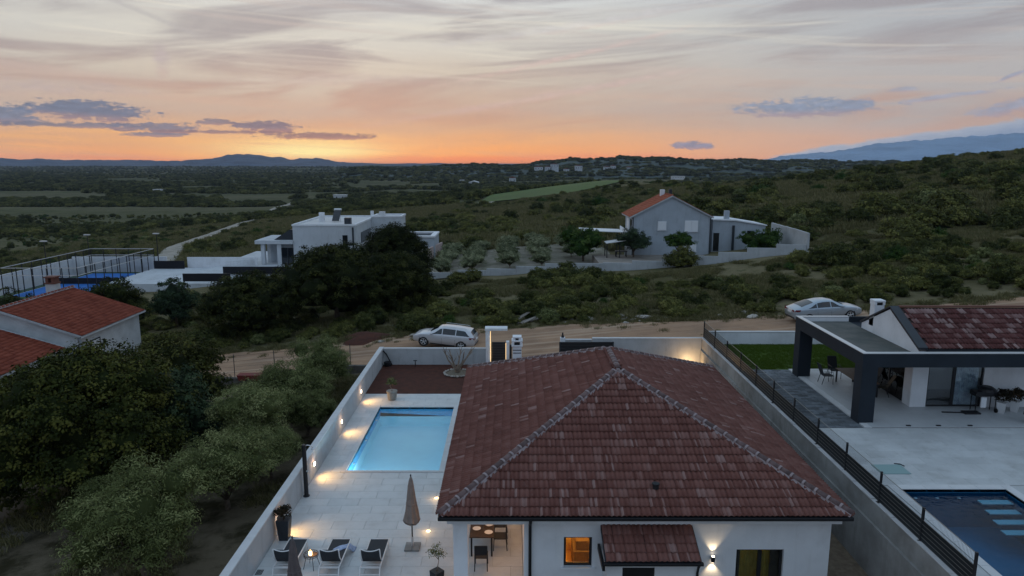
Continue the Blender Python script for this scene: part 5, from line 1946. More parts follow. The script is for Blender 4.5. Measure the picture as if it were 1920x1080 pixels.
for k in range(11):
    n = 44
    for j in range(1, n):
        y = py_[k] + 2.36 * j / n
        mb.box(FX + 0.013, FX + 0.017, y - .002, y + .002, FZ + 0.02, FZ + 1.03)
o = mb.build('wire_mesh', M['black'], fence)
o['kind'] = 'stuff'

# ---- neighbouring house: dark flat canopy in front of a low gable
nb = thing('canopy_house', 'modern white house with a dark flat canopy on thick pillars and a mottled tile roof', 'house', (20, 32, NZ))
mb = MB()
mb.box(14.92, 30, 29.12, 29.30, 4.62, 5.22)
mb.box(14.92, 15.10, 29.302, 36.4, 4.62, 5.22)
mb.box(15.102, 30, 36.22, 36.4, 4.62, 5.22)
mb.build('canopy_beam', M['anth_render'], nb)
mb = MB().box(15.102, 30, 29.302, 36.218, 4.66, 4.95).build('canopy_ceiling', M['anth_render'], nb)
MB().box(15.102, 17.6, 29.302, 36.218, 4.951, 4.99).box(17.602, 30, 29.302, 29.74, 4.951, 4.99).build('canopy_roof', M['bitumen'], nb)
mb = MB()
mb.box(14.90, 30, 29.10, 29.34, 5.221, 5.25).box(14.90, 15.14, 29.342, 36.42, 5.221, 5.25).box(15.142, 17.6, 36.18, 36.42, 5.221, 5.25)
mb.build('edge_flashing', M['metal'], nb)
MB().box(15.104, 17.6, 36.19, 36.218, 4.991, 5.21).build('parapet_inside', M['plaster'], nb)
for (a, b) in ((29.12, 29.78), (35.74, 36.4)):
    MB().box(14.93, 15.60, a + .003, b - .003, NZ - 0.1, 4.619).build('pillar', M['anth_render'], nb)
# house body
mb = MB()
wall_x(mb, 18.25, 30, 31.1, 31.3, NZ, 4.65, [(18.98, 21.52, NZ - .01, 4.5)])
mb.box(18.25, 18.45, 31.302, 31.75, NZ, 4.65).box(18.25, 18.45, 34.6, 36.2, NZ, 4.65).box(18.25, 18.45, 31.752, 34.598, 4.45, 4.65)
mb.box(19.0, 30, 33.6, 33.8, NZ, 4.65)
mb.build('wall', M['plaster'], nb)
for (a, b, c, lb) in ((18.98, 20.2, 0, 1), (20.2, 21.52, 1, 0)):
    f = MB().box(a, b, 31.16, 31.22, NZ + .05, NZ + .12).box(a, b, 31.16, 31.22, 4.42, 4.5).box(a, a + .07, 31.16, 31.22, NZ + .121, 4.419).box(b - .07, b, 31.16, 31.22, NZ + .121, 4.419).build('glass_door', M['black'], nb)
    MB().box(a + .07, b - .07, 31.185, 31.195, NZ + .121, 4.419).build('pane', M['winglass'], f)
    if c:
        curtain(a + .1, b - .15, 31.27, NZ + .06, 4.45, M['curtain_b'], f, 11, .035)
f = MB().box(18.30, 18.36, 31.752, 31.82, NZ + .05, 4.45).box(18.30, 18.36, 33.1, 33.2, NZ + .05, 4.45).box(18.30, 18.36, 34.53, 34.598, NZ + .05, 4.45).build('side_window', M['black'], nb)
MB().box(18.325, 18.335, 31.822, 33.098, NZ + .05, 4.45).box(18.325, 18.335, 33.202, 34.528, NZ + .05, 4.45).build('pane', M['winglass'], f)
curtain(33.2, 34.5, 18.42, NZ + .06, 4.42, M['curtain_b'], f, 9, .03, axis='y')
# gable and tiled roof
GY0, GY1, GYR, GZ0, GZR = 29.74, 34.86, 32.3, 5.30, 6.55
MB().prism([(GY0, 4.95), (GY1, 4.95), (GY1, GZ0 - .06), (GYR, GZR - .06), (GY0, GZ0 - .06)], 'x', 17.62, 17.9).box(17.902, 30, GY0, GY0 + 0.2, 4.952, GZ0 - .07).build('gable_wall', M['plaster'], nb)
nroof = MB()
nroof.quad((17.58, GY0 - .05, GZ0 - .03), (30, GY0 - .05, GZ0 - .03), (30, GYR, GZR), (17.58, GYR, GZR)).quad((17.58, GYR, GZR), (30, GYR, GZR), (30, GY1 + .05, GZ0 - .03), (17.58, GY1 + .05, GZ0 - .03))
nroof.quad((17.58, GY0 - .05, GZ0 - .10), (17.58, GYR, GZR - .07), (30, GYR, GZR - .07), (30, GY0 - .05, GZ0 - .10))
nroof = nroof.build('roof', M['roofdeck'], nb)
FN = Face((17.98, GY0 - .05, GZ0 - .03), (1, 0, 0), 9.0, (0, GYR - GY0 + .05, GZR - GZ0 + .03), math.hypot(GYR - GY0 + .05, GZR - GZ0 + .03) - 0.05, 0, 0)
TN = [tile_mesh('roof_tile', M['tile_next'], strip_tones(trng), GEO) for _ in range(18)]
uv = [(k * 0.306 + (0.153 if r_ % 2 else 0), -0.04 + r_ * 0.345) for r_ in range(8) for k in range(28)]
single_tiles('roof_tile', FN, uv, TN, nroof, 0.012, trng)
sl = Vector((0, GYR - GY0, GZR - GZ0)).normalized()
mb = MB()
for s, ya in ((1, GY0 - .06), (-1, GY1 + .06)):
    mb.prism([(ya, GZ0 - .05), (GYR, GZR + .02), (GYR, GZR + .09), (ya, GZ0 + .04)] if s > 0 else [(ya, GZ0 + .04), (GYR, GZR + .09), (GYR, GZR + .02), (ya, GZ0 - .05)], 'x', 17.55, 17.97)
mb.build('barge_flashing', M['anthracite'], nroof)
MB().box(17.9, 30, GY0 - 0.12, GY0 - 0.055, GZ0 - 0.12, GZ0 - 0.03).build('gutter', M['anthracite'], nb)
MB().box(17.97, 30, GYR - .10, GYR + .10, GZR + .03, GZR + .09).build('ridge_cap', M['far_roof'], nroof)
ch = MB().box(17.62, 18.10, 33.75, 34.2, 5.3, 6.35).box(17.60, 17.72, 33.73, 34.22, 6.351, 6.5).box(18.0, 18.12, 33.73, 34.22, 6.351, 6.5).box(17.59, 18.13, 33.72, 34.23, 6.501, 6.60).build('chimney', M['plaster'], nb, bevel=.02)
MB().box(17.73, 17.99, 33.76, 34.2, 6.352, 6.499).build('vent', M['black'], ch)
MB().tube([(22.4, 29.5, 4.5), (24.5, 28.4, 3.75)], 0.05, 8).build('awning_arm', M['metal'], nb)

# furniture there
t = thing('patio_table', 'dark slatted patio table on the covered terrace between the two pillars', 'table', (17.0, 33.6, NZ))
for k in range(7):
    MB().box(16.5 + k * .14, 16.63 + k * .14, 32.3, 34.9, NZ + .73, NZ + .76).build('slat', M['oak'], t)
MB().box(16.5, 17.47, 32.3, 32.36, NZ + .66, NZ + .729).box(16.5, 17.47, 34.84, 34.9, NZ + .66, NZ + .729).build('table_frame', M['black'], t)
for (x, y) in ((16.55, 32.4), (17.4, 32.4), (16.55, 34.8), (17.4, 34.8)):
    MB().box(x - .03, x + .03, y - .03, y + .03, NZ + .048, NZ + .73).build('leg', M['black'], t)


def patio_chair(label, x, y, rz, m, lean=0.22):
    t = thing('patio_chair', label, 'chair', (0, 0, 0), 'dark chairs round the patio table')
    MB().box(-.25, .25, -.24, .26, .42, .45).build('seat', m, t, bevel=.01)
    mb = MB()
    mb.prism([(-.24, .46), (-.21, .46), (-.21 - lean, 1.05), (-.24 - lean, 1.05)], 'x', -.24, .24)
    mb.build('backrest', m, t)
    for s in (-1, 1):
        MB().tube([(s * .25, .24, 0), (s * .25, .22, .44), (s * .25, .2, .65), (s * .25, -.25, .66)], .016, 6).build('armrest', M['black'], t)
        MB().tube([(s * .25, -.2, .44), (s * .25, -.32, 0)], .016, 6).build('leg', M['black'], t)
    t.location, t.rotation_euler = (x, y, NZ + .048), (0, 0, rz)
    return t


patio_chair('dark patio chair facing the table from the lawn end', 16.75, 35.5, R(180), M['textile'])
patio_chair('dark patio chair at the far long side of the patio table', 15.95, 34.6, R(-90), M['textile'])
patio_chair('brown reclining patio chair in front of the side window', 17.75, 32.7, R(70), mat('brown_mesh', (0.05, 0.045, 0.03), 0.8), 0.34)
patio_chair('dark patio chair behind the thick front pillar', 17.85, 33.9, R(90), M['textile'])
t = thing('barbecue', 'black barbecue trolley with a pale side panel against the white wall', 'barbecue', (21.3, 30.55, NZ))
z0 = NZ + .048
MB().box(20.75, 21.75, 30.35, 30.8, z0 + .75, z0 + .95).lathe([(0.36, .95), (0.34, 1.08), (0.2, 1.16)], 14, (21.35, 30.58, z0)).build('grill_body', M['black'], t)
MB().box(20.98, 21.22, 30.30, 30.345, z0 + .25, z0 + .72).build('side_panel', M['shutter'], t)
for (x, y) in ((20.82, 30.4), (21.7, 30.4), (20.82, 30.75), (21.7, 30.75)):
    MB().tube([(x, y, z0 + .75), (x, y, z0 + .0)], .022, 6).build('leg', M['black'], t)
MB().tube([(21.68, 30.34, z0 + .1), (21.74, 30.34, z0 + .1)], .1, 12).build('wheel', M['tyre'], t)
for (x, y, lb, sd_) in ((21.95, 30.35, 'leafy plant in a white square pot beside the black barbecue', 31), (22.65, 30.5, 'dark leafy plant in a white pot by the wall, past the barbecue', 32)):
    pot_plant(lb, (x, y, z0), [(0.17, 0), (0.24, .45), (0.25, .5)], M['whitepot'], [(0, 0, .75, .34, .34, .28), (.15, .05, .85, .24, .24, .2)], L_DARKRED, sd_, 60, 9, .11, .14, .05, square=True, stem=False, group='white pots by the barbecue')
pot_plant('low bush in a black pot at the edge of the covered terrace', (22.35, 29.0, z0), [(0.22, 0), (0.27, .35), (.28, .4)], M['black'], [(0, 0, .6, .3, .3, .25)], L_DARKRED, 33, 50, 9, .11, .12, .05, stem=False)
t = thing('garden_tool', 'long dark pole lying on the terrace before the glass doors', 'pole', (19.9, 30.3, z0))
MB().tube([(19.3, 30.35, z0 + .03), (20.5, 30.25, z0 + .03)], .03, 6).box(20.2, 20.9, 30.1, 30.45, z0 + .001, z0 + .07).build('tool_body', M['black'], t)
for k, x in enumerate((16.92, 18.2, 19.55)):
    o = MB().box(x - .09, x + .09, 28.70, 28.78, z0 + .001, z0 + .04).build('floor_clip', M['black'])
    tag(o, ['small black clip on the terrace edge next to the front pillar', 'small black clip on the terrace edge before the white column', 'small black clip on the terrace edge before the glass doors'][k], 'clip', 'black clips on the terrace edge')


# ================================================================== CARS (built along +X, nose at +X)
def car(name, label, st, side, wb, loc, rot, paint, rear_glass, front_glass, rails=False, spoiler=False):
    """st: stations (x, ztop, zbelt, zlow, half width); side: (rear, front) x of the side glass"""
    t = thing(name, label, 'car', (0, 0, 0))
    mb = MB()
    S = np.array(st, float)
    fx = lambda c, x: np.interp(x, S[:, 0], S[:, c])
    X = np.unique(np.concatenate([S[:, 0], np.linspace(S[0, 0], S[-1, 0], 46)]))
    nsec = 13

    def sec(x):
        zt, zb, zl, w = fx(1, x), fx(2, x), fx(3, x), fx(4, x)
        gh = max(zt - zb, 0.0)
        wr = w - 0.04 - min(gh, .55) * 0.42
        half = [(0, zl), (w * .82, zl), (w * .95, zl + .06), (w, zl + (zb - zl) * .45), (w * .985, zb - .05), (w * .965, zb), (wr + (w * .965 - wr) * .0, zt - min(gh, .08) * .9), (wr * .86, zt - min(gh, .03)), (wr * .45, zt + .006), (0, zt + .012)]
        return half
    rows = []
    for x in X:
        h = sec(x)
        rows.append([(x, y, z) for y, z in h] + [(x, -y, z) for y, z in h[::-1][1:-1]])
    n = len(rows[0])
    for r_ in rows:
        mb.v += r_
    for i in range(len(X) - 1):
        for j in range(n):
            a, b = i * n + j, i * n + (j + 1) % n
            mb.f.append((a, b, b + n, a + n))
    mb.f.append(tuple(range(n - 1, -1, -1)))
    mb.f.append(tuple((len(X) - 1) * n + j for j in range(n)))
    body = mb.build('body', paint, t, smooth=True)

    def on_side(x, q, s):
        """point on the cabin side, q 0 belt .. 1 roof"""
        h = sec(x)
        (ya, za), (yb, zb) = h[5], h[6]
        return (x, s * (ya + (yb - ya) * q + 0.012), za + (zb - za) * q)
    for s in (-1, 1):
        segs = [(side[0], side[2]), (side[2] + .06, side[3])] + ([(side[3] + .06, side[1])] if side[3] < side[1] else [])
        for (a, b) in segs:
            g = MB()
            xs_ = np.linspace(a, b, 12)
            for x in xs_:
                q = min(1.0, 0.02 + 1.0 * min((x - side[0]) / side[4], 1), max(0.02, (side[1] - x) / side[5]))
                q1 = max(q * .93, .12)
                g.v += [on_side(x, .1, s), on_side(x, q1, s)]
            for k in range(11):
                f = (2 * k, 2 * k + 2, 2 * k + 3, 2 * k + 1)
                g.f.append(f if s < 0 else f[::-1])
            g.build('side_window', M['carglass'], t, smooth=True)
    for nm, (xa, xb) in (('windscreen', front_glass), ('rear_window', rear_glass)):
        g = MB()
        for k in range(9):
            x = xa + (xb - xa) * k / 8
            h = sec(x)
            yy = h[7][0] * .97
            for u in (-1, -.6, 0, .6, 1):
                y_ = yy * u
                zz = np.interp(abs(y_), [0, h[8][0], h[7][0]], [h[9][1], h[8][1], h[7][1]])
                g.v.append((x, y_, zz + .014))
        for k in range(8):
            for j in range(4):
                g.f.append((k * 5 + j, k * 5 + j + 1, k * 5 + j + 6, k * 5 + j + 5))
        g.build(nm, M['carglass'], t, smooth=True)
    # wheels in dark arches
    for wx in wb:
        for s in (-1, 1):
            w = fx(4, wx)
            MB().tube([(wx, s * (w - .25), .33), (wx, s * (w + .004), .35)], .385, 26).build('wheel_arch', M['black'], t)
            wh = MB()
            wh.v = []
            prof = [(0.20, -.105), (0.30, -.11), (0.33, -.08), (0.33, .08), (0.30, .11), (0.20, .105)]
            wh.lathe(prof, 24)
            rot_ = lambda p: (p[0] + wx, p[2] * 1 + s * (w - .075), p[1] + .33)
            wh.v = [rot_(p) for p in wh.v]
            tyre = wh.build('wheel', M['tyre'], t, smooth=True)
            rm = MB()
            rm.lathe([(0.03, .118), (0.06, .115), (0.07, .09)], 12)
            for k in range(5):
                a = 2 * math.pi * k / 5 + .3
                ca, sa = math.cos(a), math.sin(a)
                for (da) in (-.16, .16):
                    c2, s2 = math.cos(a + da), math.sin(a + da)
                    rm.tube([(ca * .05, sa * .05, .112), (c2 * .225, s2 * .225, .108)], .018, 4)
            rm.lathe([(0.215, .06), (0.215, .115), (0.235, .117), (0.24, .06)], 24)
            rm.v = [(p[0] + wx, s * p[2] + s * (w - .075), p[1] + .33) for p in rm.v]
            rm.build('rim', M['metal'], tyre)
    xe, xr = S[-1, 0], S[0, 0]
    for s in (-1, 1):
        MB().quad(*[(xe - a, s * (fx(4, xe - a) - b), z) for a, b, z in ((.10, .03, .70), (.48, -.012, .76), (.52, -.012, .66), (.10, .0, .60))][::s]).build('headlight', M['lens'], t)
        p = [(xr + a, s * (fx(4, xr + a) + b), z) for a, b, z in ((.06, .012, .98), (.42, .014, .96), (.36, .014, .84), (.03, .012, .82))]
        q = [(xr - .012, s * yy, zz) for yy, zz in ((.78, .82), (.42, .84), (.42, .95), (.76, .97))]
        MB().quad(*p[::-s]).quad(*q[::s]).build('tail_light', M['redlens'], t)
        mx = side[1] - .12
        MB().lathe([(.03, -.07), (.09, -.05), (.1, .0), (.08, .06), (.03, .075)], 10, (mx, s * (fx(4, mx) + .08), fx(2, mx) + .06)).build('wing_mirror', paint, t, smooth=True)
        for dxx in (side[2] - .35, side[3] - .45):
            MB().box(dxx, dxx + .2, s * (fx(4, dxx)) - .012, s * (fx(4, dxx)) + .02, fx(2, dxx) - .13, fx(2, dxx) - .10).build('door_handle', paint, t, bevel=.004)
        # door seams
        for dxx in (side[2] + .03, side[3] + .03):
            zb = fx(2, dxx)
            w = fx(4, dxx)
            g = MB()
            g.quad((dxx, s * (w * .97 + .004), zb), (dxx + .014, s * (w * .97 + .004), zb), (dxx + .014, s * (w + .004), zb * .6), (dxx, s * (w + .004), zb * .6))
            g.quad((dxx, s * (w + .004), zb * .6), (dxx + .014, s * (w + .004), zb * .6), (dxx + .014, s * (w * .96 + .006), .30), (dxx, s * (w * .96 + .006), .30))
            g.build('door_seam', M['black'], t)
        if rails:
            MB().tube([(-1.7, s * .56, 1.48), (-1.55, s * .56, 1.53), (.0, s * .58, 1.55), (.15, s * .58, 1.50)], .016, 6).build('roof_rail', M['metal'], t)
        MB().box(wb[1] + .5, wb[0] - .5, s * .80 - .06, s * .80 + .06, .20, .30).build('sill', M['black'], t)
    MB().box(xr - .025, xr + .02, -.26, .26, .70, .81).build('number_plate', M['plate'], t)
    MB().box(xr - .02, xr + .12, -.7, .7, .34, .46).build('bumper_trim', M['black'], t, bevel=.02)
    MB().box(xe - .10, xe + .006, -.5, .5, .34, .56).build('grille', M['black'], t, bevel=.02)
    t.location = loc
    t.rotation_euler = rot
    return t


wagon = [(-2.33, .74, .72, .36, .76), (-2.27, .98, .94, .30, .82), (-2.2, 1.10, .97, .26, .85), (-1.95, 1.41, .99, .22, .88), (-1.6, 1.47, .99, .20, .89), (-.8, 1.51, .98, .19, .90), (0, 1.50, .96, .19, .90), (.4, 1.42, .95, .19, .90),
         (1.05, 1.06, .93, .19, .90), (1.3, .985, .91, .20, .89), (1.75, .91, .86, .21, .87), (2.1, .78, .74, .24, .80), (2.26, .66, .64, .28, .70), (2.33, .56, .54, .34, .58)]
car('parked_car', 'silver estate car parked on the dirt road by the gate portal', wagon, (-2.0, .98, -.95, .05, .42, .72), (1.42, -1.38), (-4.95, 50.9, gz(-4.95, 50.9) + .07), (0, R(-4.5), R(180 - 9)), M['silver'], (-2.19, -1.99), (.45, 1.0), rails=True)
sedan = [(-2.40, .76, .74, .36, .76), (-2.33, 1.00, .93, .30, .83), (-2.1, 1.06, .96, .25, .87), (-1.6, 1.22, .98, .21, .90), (-1.0, 1.38, .98, .19, .91), (-.4, 1.45, .97, .19, .91), (.1, 1.44, .95, .19, .91), (.45, 1.36, .94, .19, .91),
         (1.10, 1.04, .93, .19, .91), (1.35, .97, .91, .20, .90), (1.85, .89, .84, .21, .88), (2.2, .78, .74, .24, .82), (2.34, .66, .64, .28, .72), (2.40, .56, .54, .34, .60)]
car('parked_car', 'blue grey fastback saloon parked on the dirt road above the dark canopy', sedan, (-1.55, 1.02, -.85, .10, .75, .70), (1.44, -1.42), (21.75, 48.4, gz(21.75, 48.4) + .07), (0, R(-4.5), R(3)), M['bluesilver'], (-1.85, -1.02), (.48, 1.05))


# ================================================================== BUILDINGS FURTHER OFF
def gable_roof(name, x0, x1, y0, y1, ze, zr, m, parent, th=0.12, tile=True, width=0.25, exp=0.36):
    """ridge along Y, eaves at x0 and x1"""
    xc = (x0 + x1) / 2
    rf = MB()
    for (xa, xb) in ((x0, xc), (xc, x1)):
        za, zb = (ze, zr) if xa == x0 else (zr, ze)
        rf.quad((xa, y0, za), (xb, y0, zb), (xb, y1, zb), (xa, y1, za))
        rf.quad((xa, y1, za - th), (xb, y1, zb - th), (xb, y0, zb - th), (xa, y0, za - th))
        for y in (y0, y1):
            rf.quad((xa, y, za - th), (xb, y, zb - th), (xb, y, zb), (xa, y, za))
    for x in (x0, x1):
        rf.quad((x, y0, ze - th), (x, y1, ze - th), (x, y1, ze), (x, y0, ze))
    rf = rf.build('roof', M['plaster_wall'], parent)
    if tile:
        geo = tile_geo(6, width, 0.42, 0.035, 0.03)
        rr = random.Random(5)
        L = math.hypot(xc - x0, zr - ze)
        for F in (Face((x1, y0 + .06, ze), (0, 1, 0), y1 - y0 - .12, (xc - x1, 0, zr - ze), L, 0, 0), Face((x0, y1 - .06, ze), (0, -1, 0), y1 - y0 - .12, (xc - x0, 0, zr - ze), L, 0, 0)):
            uv, v = [], -.05
            while v < L - .1:
                uv += [(k * width, v) for k in range(int(F.W / width))]
                v += exp
            merge_tiles('roof_tile_field', F, uv, geo, m, rf, 0.02, rr)
    return rf


# old house with red roofs beyond the oaks
oh = thing('old_house', 'old white house with two red tiled roofs behind the big oak trees', 'house', (-36, 48, -3))
MB().prism([(-41.2, -5), (-30.75, -5), (-30.75, 0.98), (-36, 2.72), (-41.2, 0.98)], 'y', 48.75, 57.1).build('wall', M['render_left'], oh)
rf = gable_roof('roof', -41.7, -30.3, 48.45, 57.35, 1.05, 2.92, M['tile_red'], oh, .14)
ridge_caps(rf, (-36, 48.45, 3.02), (-36, 57.35, 3.02), M['tile_red'], M['mortar'], .42, .12)
MB().prism([(-41.6, -5), (-31.75, -5), (-31.75, 0.22), (-36.6, 1.68), (-41.6, 0.22)], 'y', 30, 48.748).build('wall', M['render_left'], oh)
rf2 = gable_roof('roof', -41.9, -31.3, 29.6, 48.44, 0.28, 1.86, M['tile_red'], oh, .12)
c_ = MB().box(-36.75, -36.0, 55.0, 55.7, 2.4, 3.62).build('chimney', M['render_left'], oh)
MB().box(-36.8, -35.95, 54.95, 55.75, 3.621, 3.72).box(-36.7, -36.5, 55.0, 55.7, 3.721, 4.1).box(-36.25, -36.05, 55.0, 55.7, 3.721, 4.1).box(-36.8, -35.95, 54.95, 55.75, 4.101, 4.2).build('chimney_cap', M['far_roof'], c_)
f = MB().box(-30.752, -30.69, 50.2, 50.3, -1.1, .3).box(-30.752, -30.69, 51.3, 51.4, -1.1, .3).box(-30.752, -30.69, 50.3, 51.3, .22, .3).build('window', M['black'], oh)
for k in range(9):
    MB().box(-30.752, -30.70, 50.31, 51.29, -1.1 + k * .146, -.962 + k * .146).build('shutter_slat', M['shutter'], f)
MB().tube([(-30.72, 48.82, .9), (-30.6, 48.85, .6), (-30.66, 48.85, -4)], .07, 8).build('downpipe', M['render_grey'], oh)
MB().box(-30.40, -30.26, 48.45, 57.35, .90, 1.0).build('gutter', M['render_left'], oh)
MB().box(-31.40, -31.26, 29.6, 48.44, .13, .23).build('gutter', M['render_left'], oh)

# grey house on the slope
gh = thing('grey_house', 'grey two storey gabled house with an orange red roof on the slope', 'house', (20.5, 95, 1))
MB().prism([(15.75, -1), (25.65, -1), (25.65, 6.0), (20.65, 8.45), (15.75, 6.0)], 'y', 92.0, 98.6).build('wall', M['render_grey'], gh)
rg_ = gable_roof('roof', 15.25, 26.05, 91.75, 98.9, 5.86, 8.62, M['tile_orange'], gh, .16, True, .3, .42)
MB().box(20.0, 20.55, 96.2, 96.8, 8.1, 9.2).build('chimney', M['plaster'], gh)
MB().box(20.9, 21.3, 95.2, 95.6, 8.1, 9.3).build('chimney', M['anthracite'], gh)
gwins = [(22.45, 24.05, 4.05, 5.35, 2), (18.95, 19.95, 4.25, 5.25, 1), (22.3, 23.95, 1.45, 2.35, 2)]
for (a, b, c, d, n) in gwins:
    f = MB().box(a - .06, b + .06, 91.94, 91.999, c - .06, d + .06).build('window', M['plaster'], gh)
    for k in range(n):
        xa, xb = a + (b - a) * k / n + .03, a + (b - a) * (k + 1) / n - .03
        MB().box(xa, xb, 91.90, 91.939, c, d).build('shutter', M['shutter'], f)
    MB().box(a - .1, b + .1, 91.86, 91.999, c - .13, c - .061).build('sill', M['plaster'], f)
f = MB().box(15.69, 15.749, 93.2, 94.4, 4.0, 5.4).build('window', M['darkglass'], gh)
f = MB().box(15.69, 15.749, 95.4, 97.2, 3.9, 5.4).build('window', M['shutter'], gh)
MB().box(14.9, 15.75, 92.6, 98.0, 3.2, 3.32).box(14.9, 14.98, 92.6, 98.0, 3.321, 4.2).build('balcony', M['plaster'], gh)
MB().tube([(15.68, 91.93, 5.8), (15.68, 91.93, -.5)], .07, 6).build('downpipe', M['anthracite'], gh)
MB().tube([(25.72, 91.93, 5.8), (25.72, 91.93, -.5)], .07, 6).build('downpipe', M['anthracite'], gh)
an = thing('annex', 'low grey annex with a sloping pale roof edge beside the gabled house', 'annex', (30, 96, 1))
MB().prism([(26.6, .0), (33.6, .0), (33.6, 4.55), (29.6, 5.2), (26.6, 5.3)], 'y', 94.0, 99.0).build('wall', M['render_grey'], an)
MB().prism([(26.5, 5.301), (29.6, 5.201), (33.75, 4.551), (33.75, 4.68), (29.6, 5.36), (26.5, 5.46)], 'y', 93.8, 99.2).build('roof', M['plaster'], an)
MB().box(28.3, 28.9, 94.5, 95.1, 5.2, 6.5).build('chimney', M['render_grey'], an)
f = MB().box(31.2, 32.1, 93.94, 93.999, 2.9, 3.9).build('window', M['darkglass'], an)
MB().box(26.75, 27.5, 93.94, 93.999, 1.2, 3.6).build('door', M['darkglass'], an)
MB().box(29.2, 29.45, 93.7, 93.99, 1.0, 4.6).build('pier', M['anthracite'], an)


def follow_wall(name, label, pts, h, th, m, drop=1.0, step=3.0, top=None):
    t = thing(name, label, 'wall', (pts[0][0], pts[0][1], 0))
    for (a, b, ha, hb) in [(pts[i], pts[i + 1], h[i], h[i + 1]) for i in range(len(pts) - 1)]:
        a, b = Vector((a[0], a[1], 0)), Vector((b[0], b[1], 0))
        n = max(1, int((b - a).length / step))
        d = (b - a).normalized()
        nn = Vector((-d.y, d.x, 0)) * th / 2
        for k in range(n):
            p, q = a.lerp(b, k / n), a.lerp(b, (k + 1) / n)
            zz = (gz(p.x, p.y) + gz(q.x, q.y)) / 2
            ht = ha + (hb - ha) * (k + .5) / n
            mb = MB()
            mb.prism([(v.x, v.y) for v in (p - nn, q - nn, q + nn, p + nn)], 'z', zz - drop, zz + ht)
            mb.build('wall_segment', m, t)
    return t


follow_wall('orchard_wall', 'long low grey wall stepping down below the olive grove and the grey house', [(-10.2, 86.3), (4, 85.2), (17.8, 83.6), (33.9, 81.4)], [.75, .8, 1.0, 1.15], .22, M['plaster_wall'])
follow_wall('yard_wall', 'grey wall running up the slope beside the annex', [(34.1, 81.3), (35.2, 96.0)], [2.3, 3.0], .25, M['plaster_wall'], step=2.5)
sheet('yard', 10.5, 33.8, 84.6, 92.0, 0.95, mat('yard_gravel', (0.25, 0.22, 0.19), .95, .15, 1.0), 'pale gravel yard of the grey house', .8)

aw = thing('awning', 'flat white awning on posts beside the grey house', 'awning', (12, 96, 1))
MB().prism([(9.3, 3.75), (14.9, 3.55), (14.9, 3.63), (9.3, 3.83)], 'y', 95, 99).build('awning_top', M['shutter'], aw)
for (x, y) in ((9.5, 95.1), (14.7, 95.1), (9.5, 98.9), (14.7, 98.9)):
    MB().tube([(x, y, -.3), (x, y, 3.58)], .06, 6).build('post', M['anthracite'], aw)
pg = thing('pergola', 'small pergola with a pale slanting top and dark posts by the grey house', 'pergola', (13.8, 89.8, 1))
MB().prism([(11.9, 2.75), (15.4, 3.25), (15.4, 3.33), (11.9, 2.83)], 'y', 89, 91.2).build('pergola_top', M['coping_pale'], pg)
for (x, y, z) in ((12.0, 89.1, 2.74), (13.6, 89.1, 2.95), (12.0, 91.1, 2.74)):
    MB().tube([(x, y, .5), (x, y, z)], .06, 6).build('post', M['black'], pg)
t = thing('garden_table', 'dark garden table under the small pergola', 'table', (14.2, 90.2, .95))
MB().box(13.2, 14.7, 89.8, 90.7, 1.62, 1.7).build('table_top', M['black'], t)
for (x, y) in ((13.3, 89.9), (14.6, 89.9), (13.3, 90.6), (14.6, 90.6)):
    MB().box(x - .04, x + .04, y - .04, y + .04, .95, 1.619).build('leg', M['black'], t)

# white cubic villa with its terraces
vl = thing('villa', 'white flat roofed villa of stacked cubes behind the dark pines', 'house', (-30, 118, -3.6))
MB().box(-35.3, -25.2, 114, 127.0, -4.2, 2.62).box(-25.202, -19.8, 126.9, 132, -4.2, 2.95).box(-35.3, -25.3, 127.002, 132, -4.2, 2.62).build('wall', M['render_white'], vl)
mb = MB()
for (a, b, c, d, z) in ((-35.4, -25.1, 113.9, 132, 2.621), (-25.098, -19.7, 126.8, 132.1, 2.951)):
    mb.box(a, b, c, c + .35, z, z + .28).box(a, b, d - .35, d, z, z + .28).box(a, a + .35, c + .352, d - .352, z, z + .28).box(b - .35, b, c + .352, d - .352, z, z + .28)
mb.build('parapet', M['plaster'], vl)
MB().box(-35.0, -25.5, 114.3, 131.6, 2.621, 2.70).box(-24.7, -20.1, 127.2, 131.7, 2.951, 3.0).build('flat_roof', M['coping_pale'], vl)
MB().box(-33.0, -32.2, 121.5, 122.3, 2.7, 4.2).box(-25.5, -25.0, 128.2, 128.7, 2.95, 4.0).build('chimney', M['plaster'], vl)
MB().box(-27.4, -26.4, 116, 117, 2.7, 3.75).build('air_unit', M['anthracite'], vl)
MB().box(-24.0, -23.0, 128.5, 129.3, 3.0, 3.85).build('air_unit', M['coping_pale'], vl)
sp_ = MB()
MB().prism([(120.0, 2.9), (121.8, 4.5), (121.7, 4.58), (119.9, 2.98)], 'x', -30.4, -29.2).build('solar_panel', M['darkglass'], vl)
sp_.tube([(-30.4, 121.9, 4.7), (-29.2, 121.9, 4.7)], .2, 8).tube([(-30.4, 121.8, 4.7), (-30.4, 121.8, 2.7)], .05, 5).tube([(-29.4, 121.8, 4.7), (-29.4, 121.8, 2.7)], .05, 5)
sp_.build('solar_heater', M['metal'], vl)
MB().box(-27.3, -26.5, 113.93, 113.998, -1.0, 1.15).build('window', M['darkglass'], vl)
MB().box(-25.198, -25.12, 118, 126, -.6, 1.2).build('window', M['darkglass'], vl)
MB().tube([(-25.6, 113.9, 2.4), (-25.6, 113.9, -2.5)], .14, 6).build('downpipe', M['anthracite'], vl)
mb = MB()
mb.box(-41.4, -35.302, 113.6, 122, -.25, .32)
mb.box(-40.6, -40.0, 114, 114.6, -3.65, -.251).box(-38.0, -37.3, 114, 114.6, -3.65, -.251).box(-40.6, -35.302, 117, 122, -3.65, -.251)
mb.build('wing', M['render_white'], vl)
MB().box(-40.0, -38.0, 116.9, 116.998, -3.65, -.3).build('recess_panel', M['render_grey'], vl)
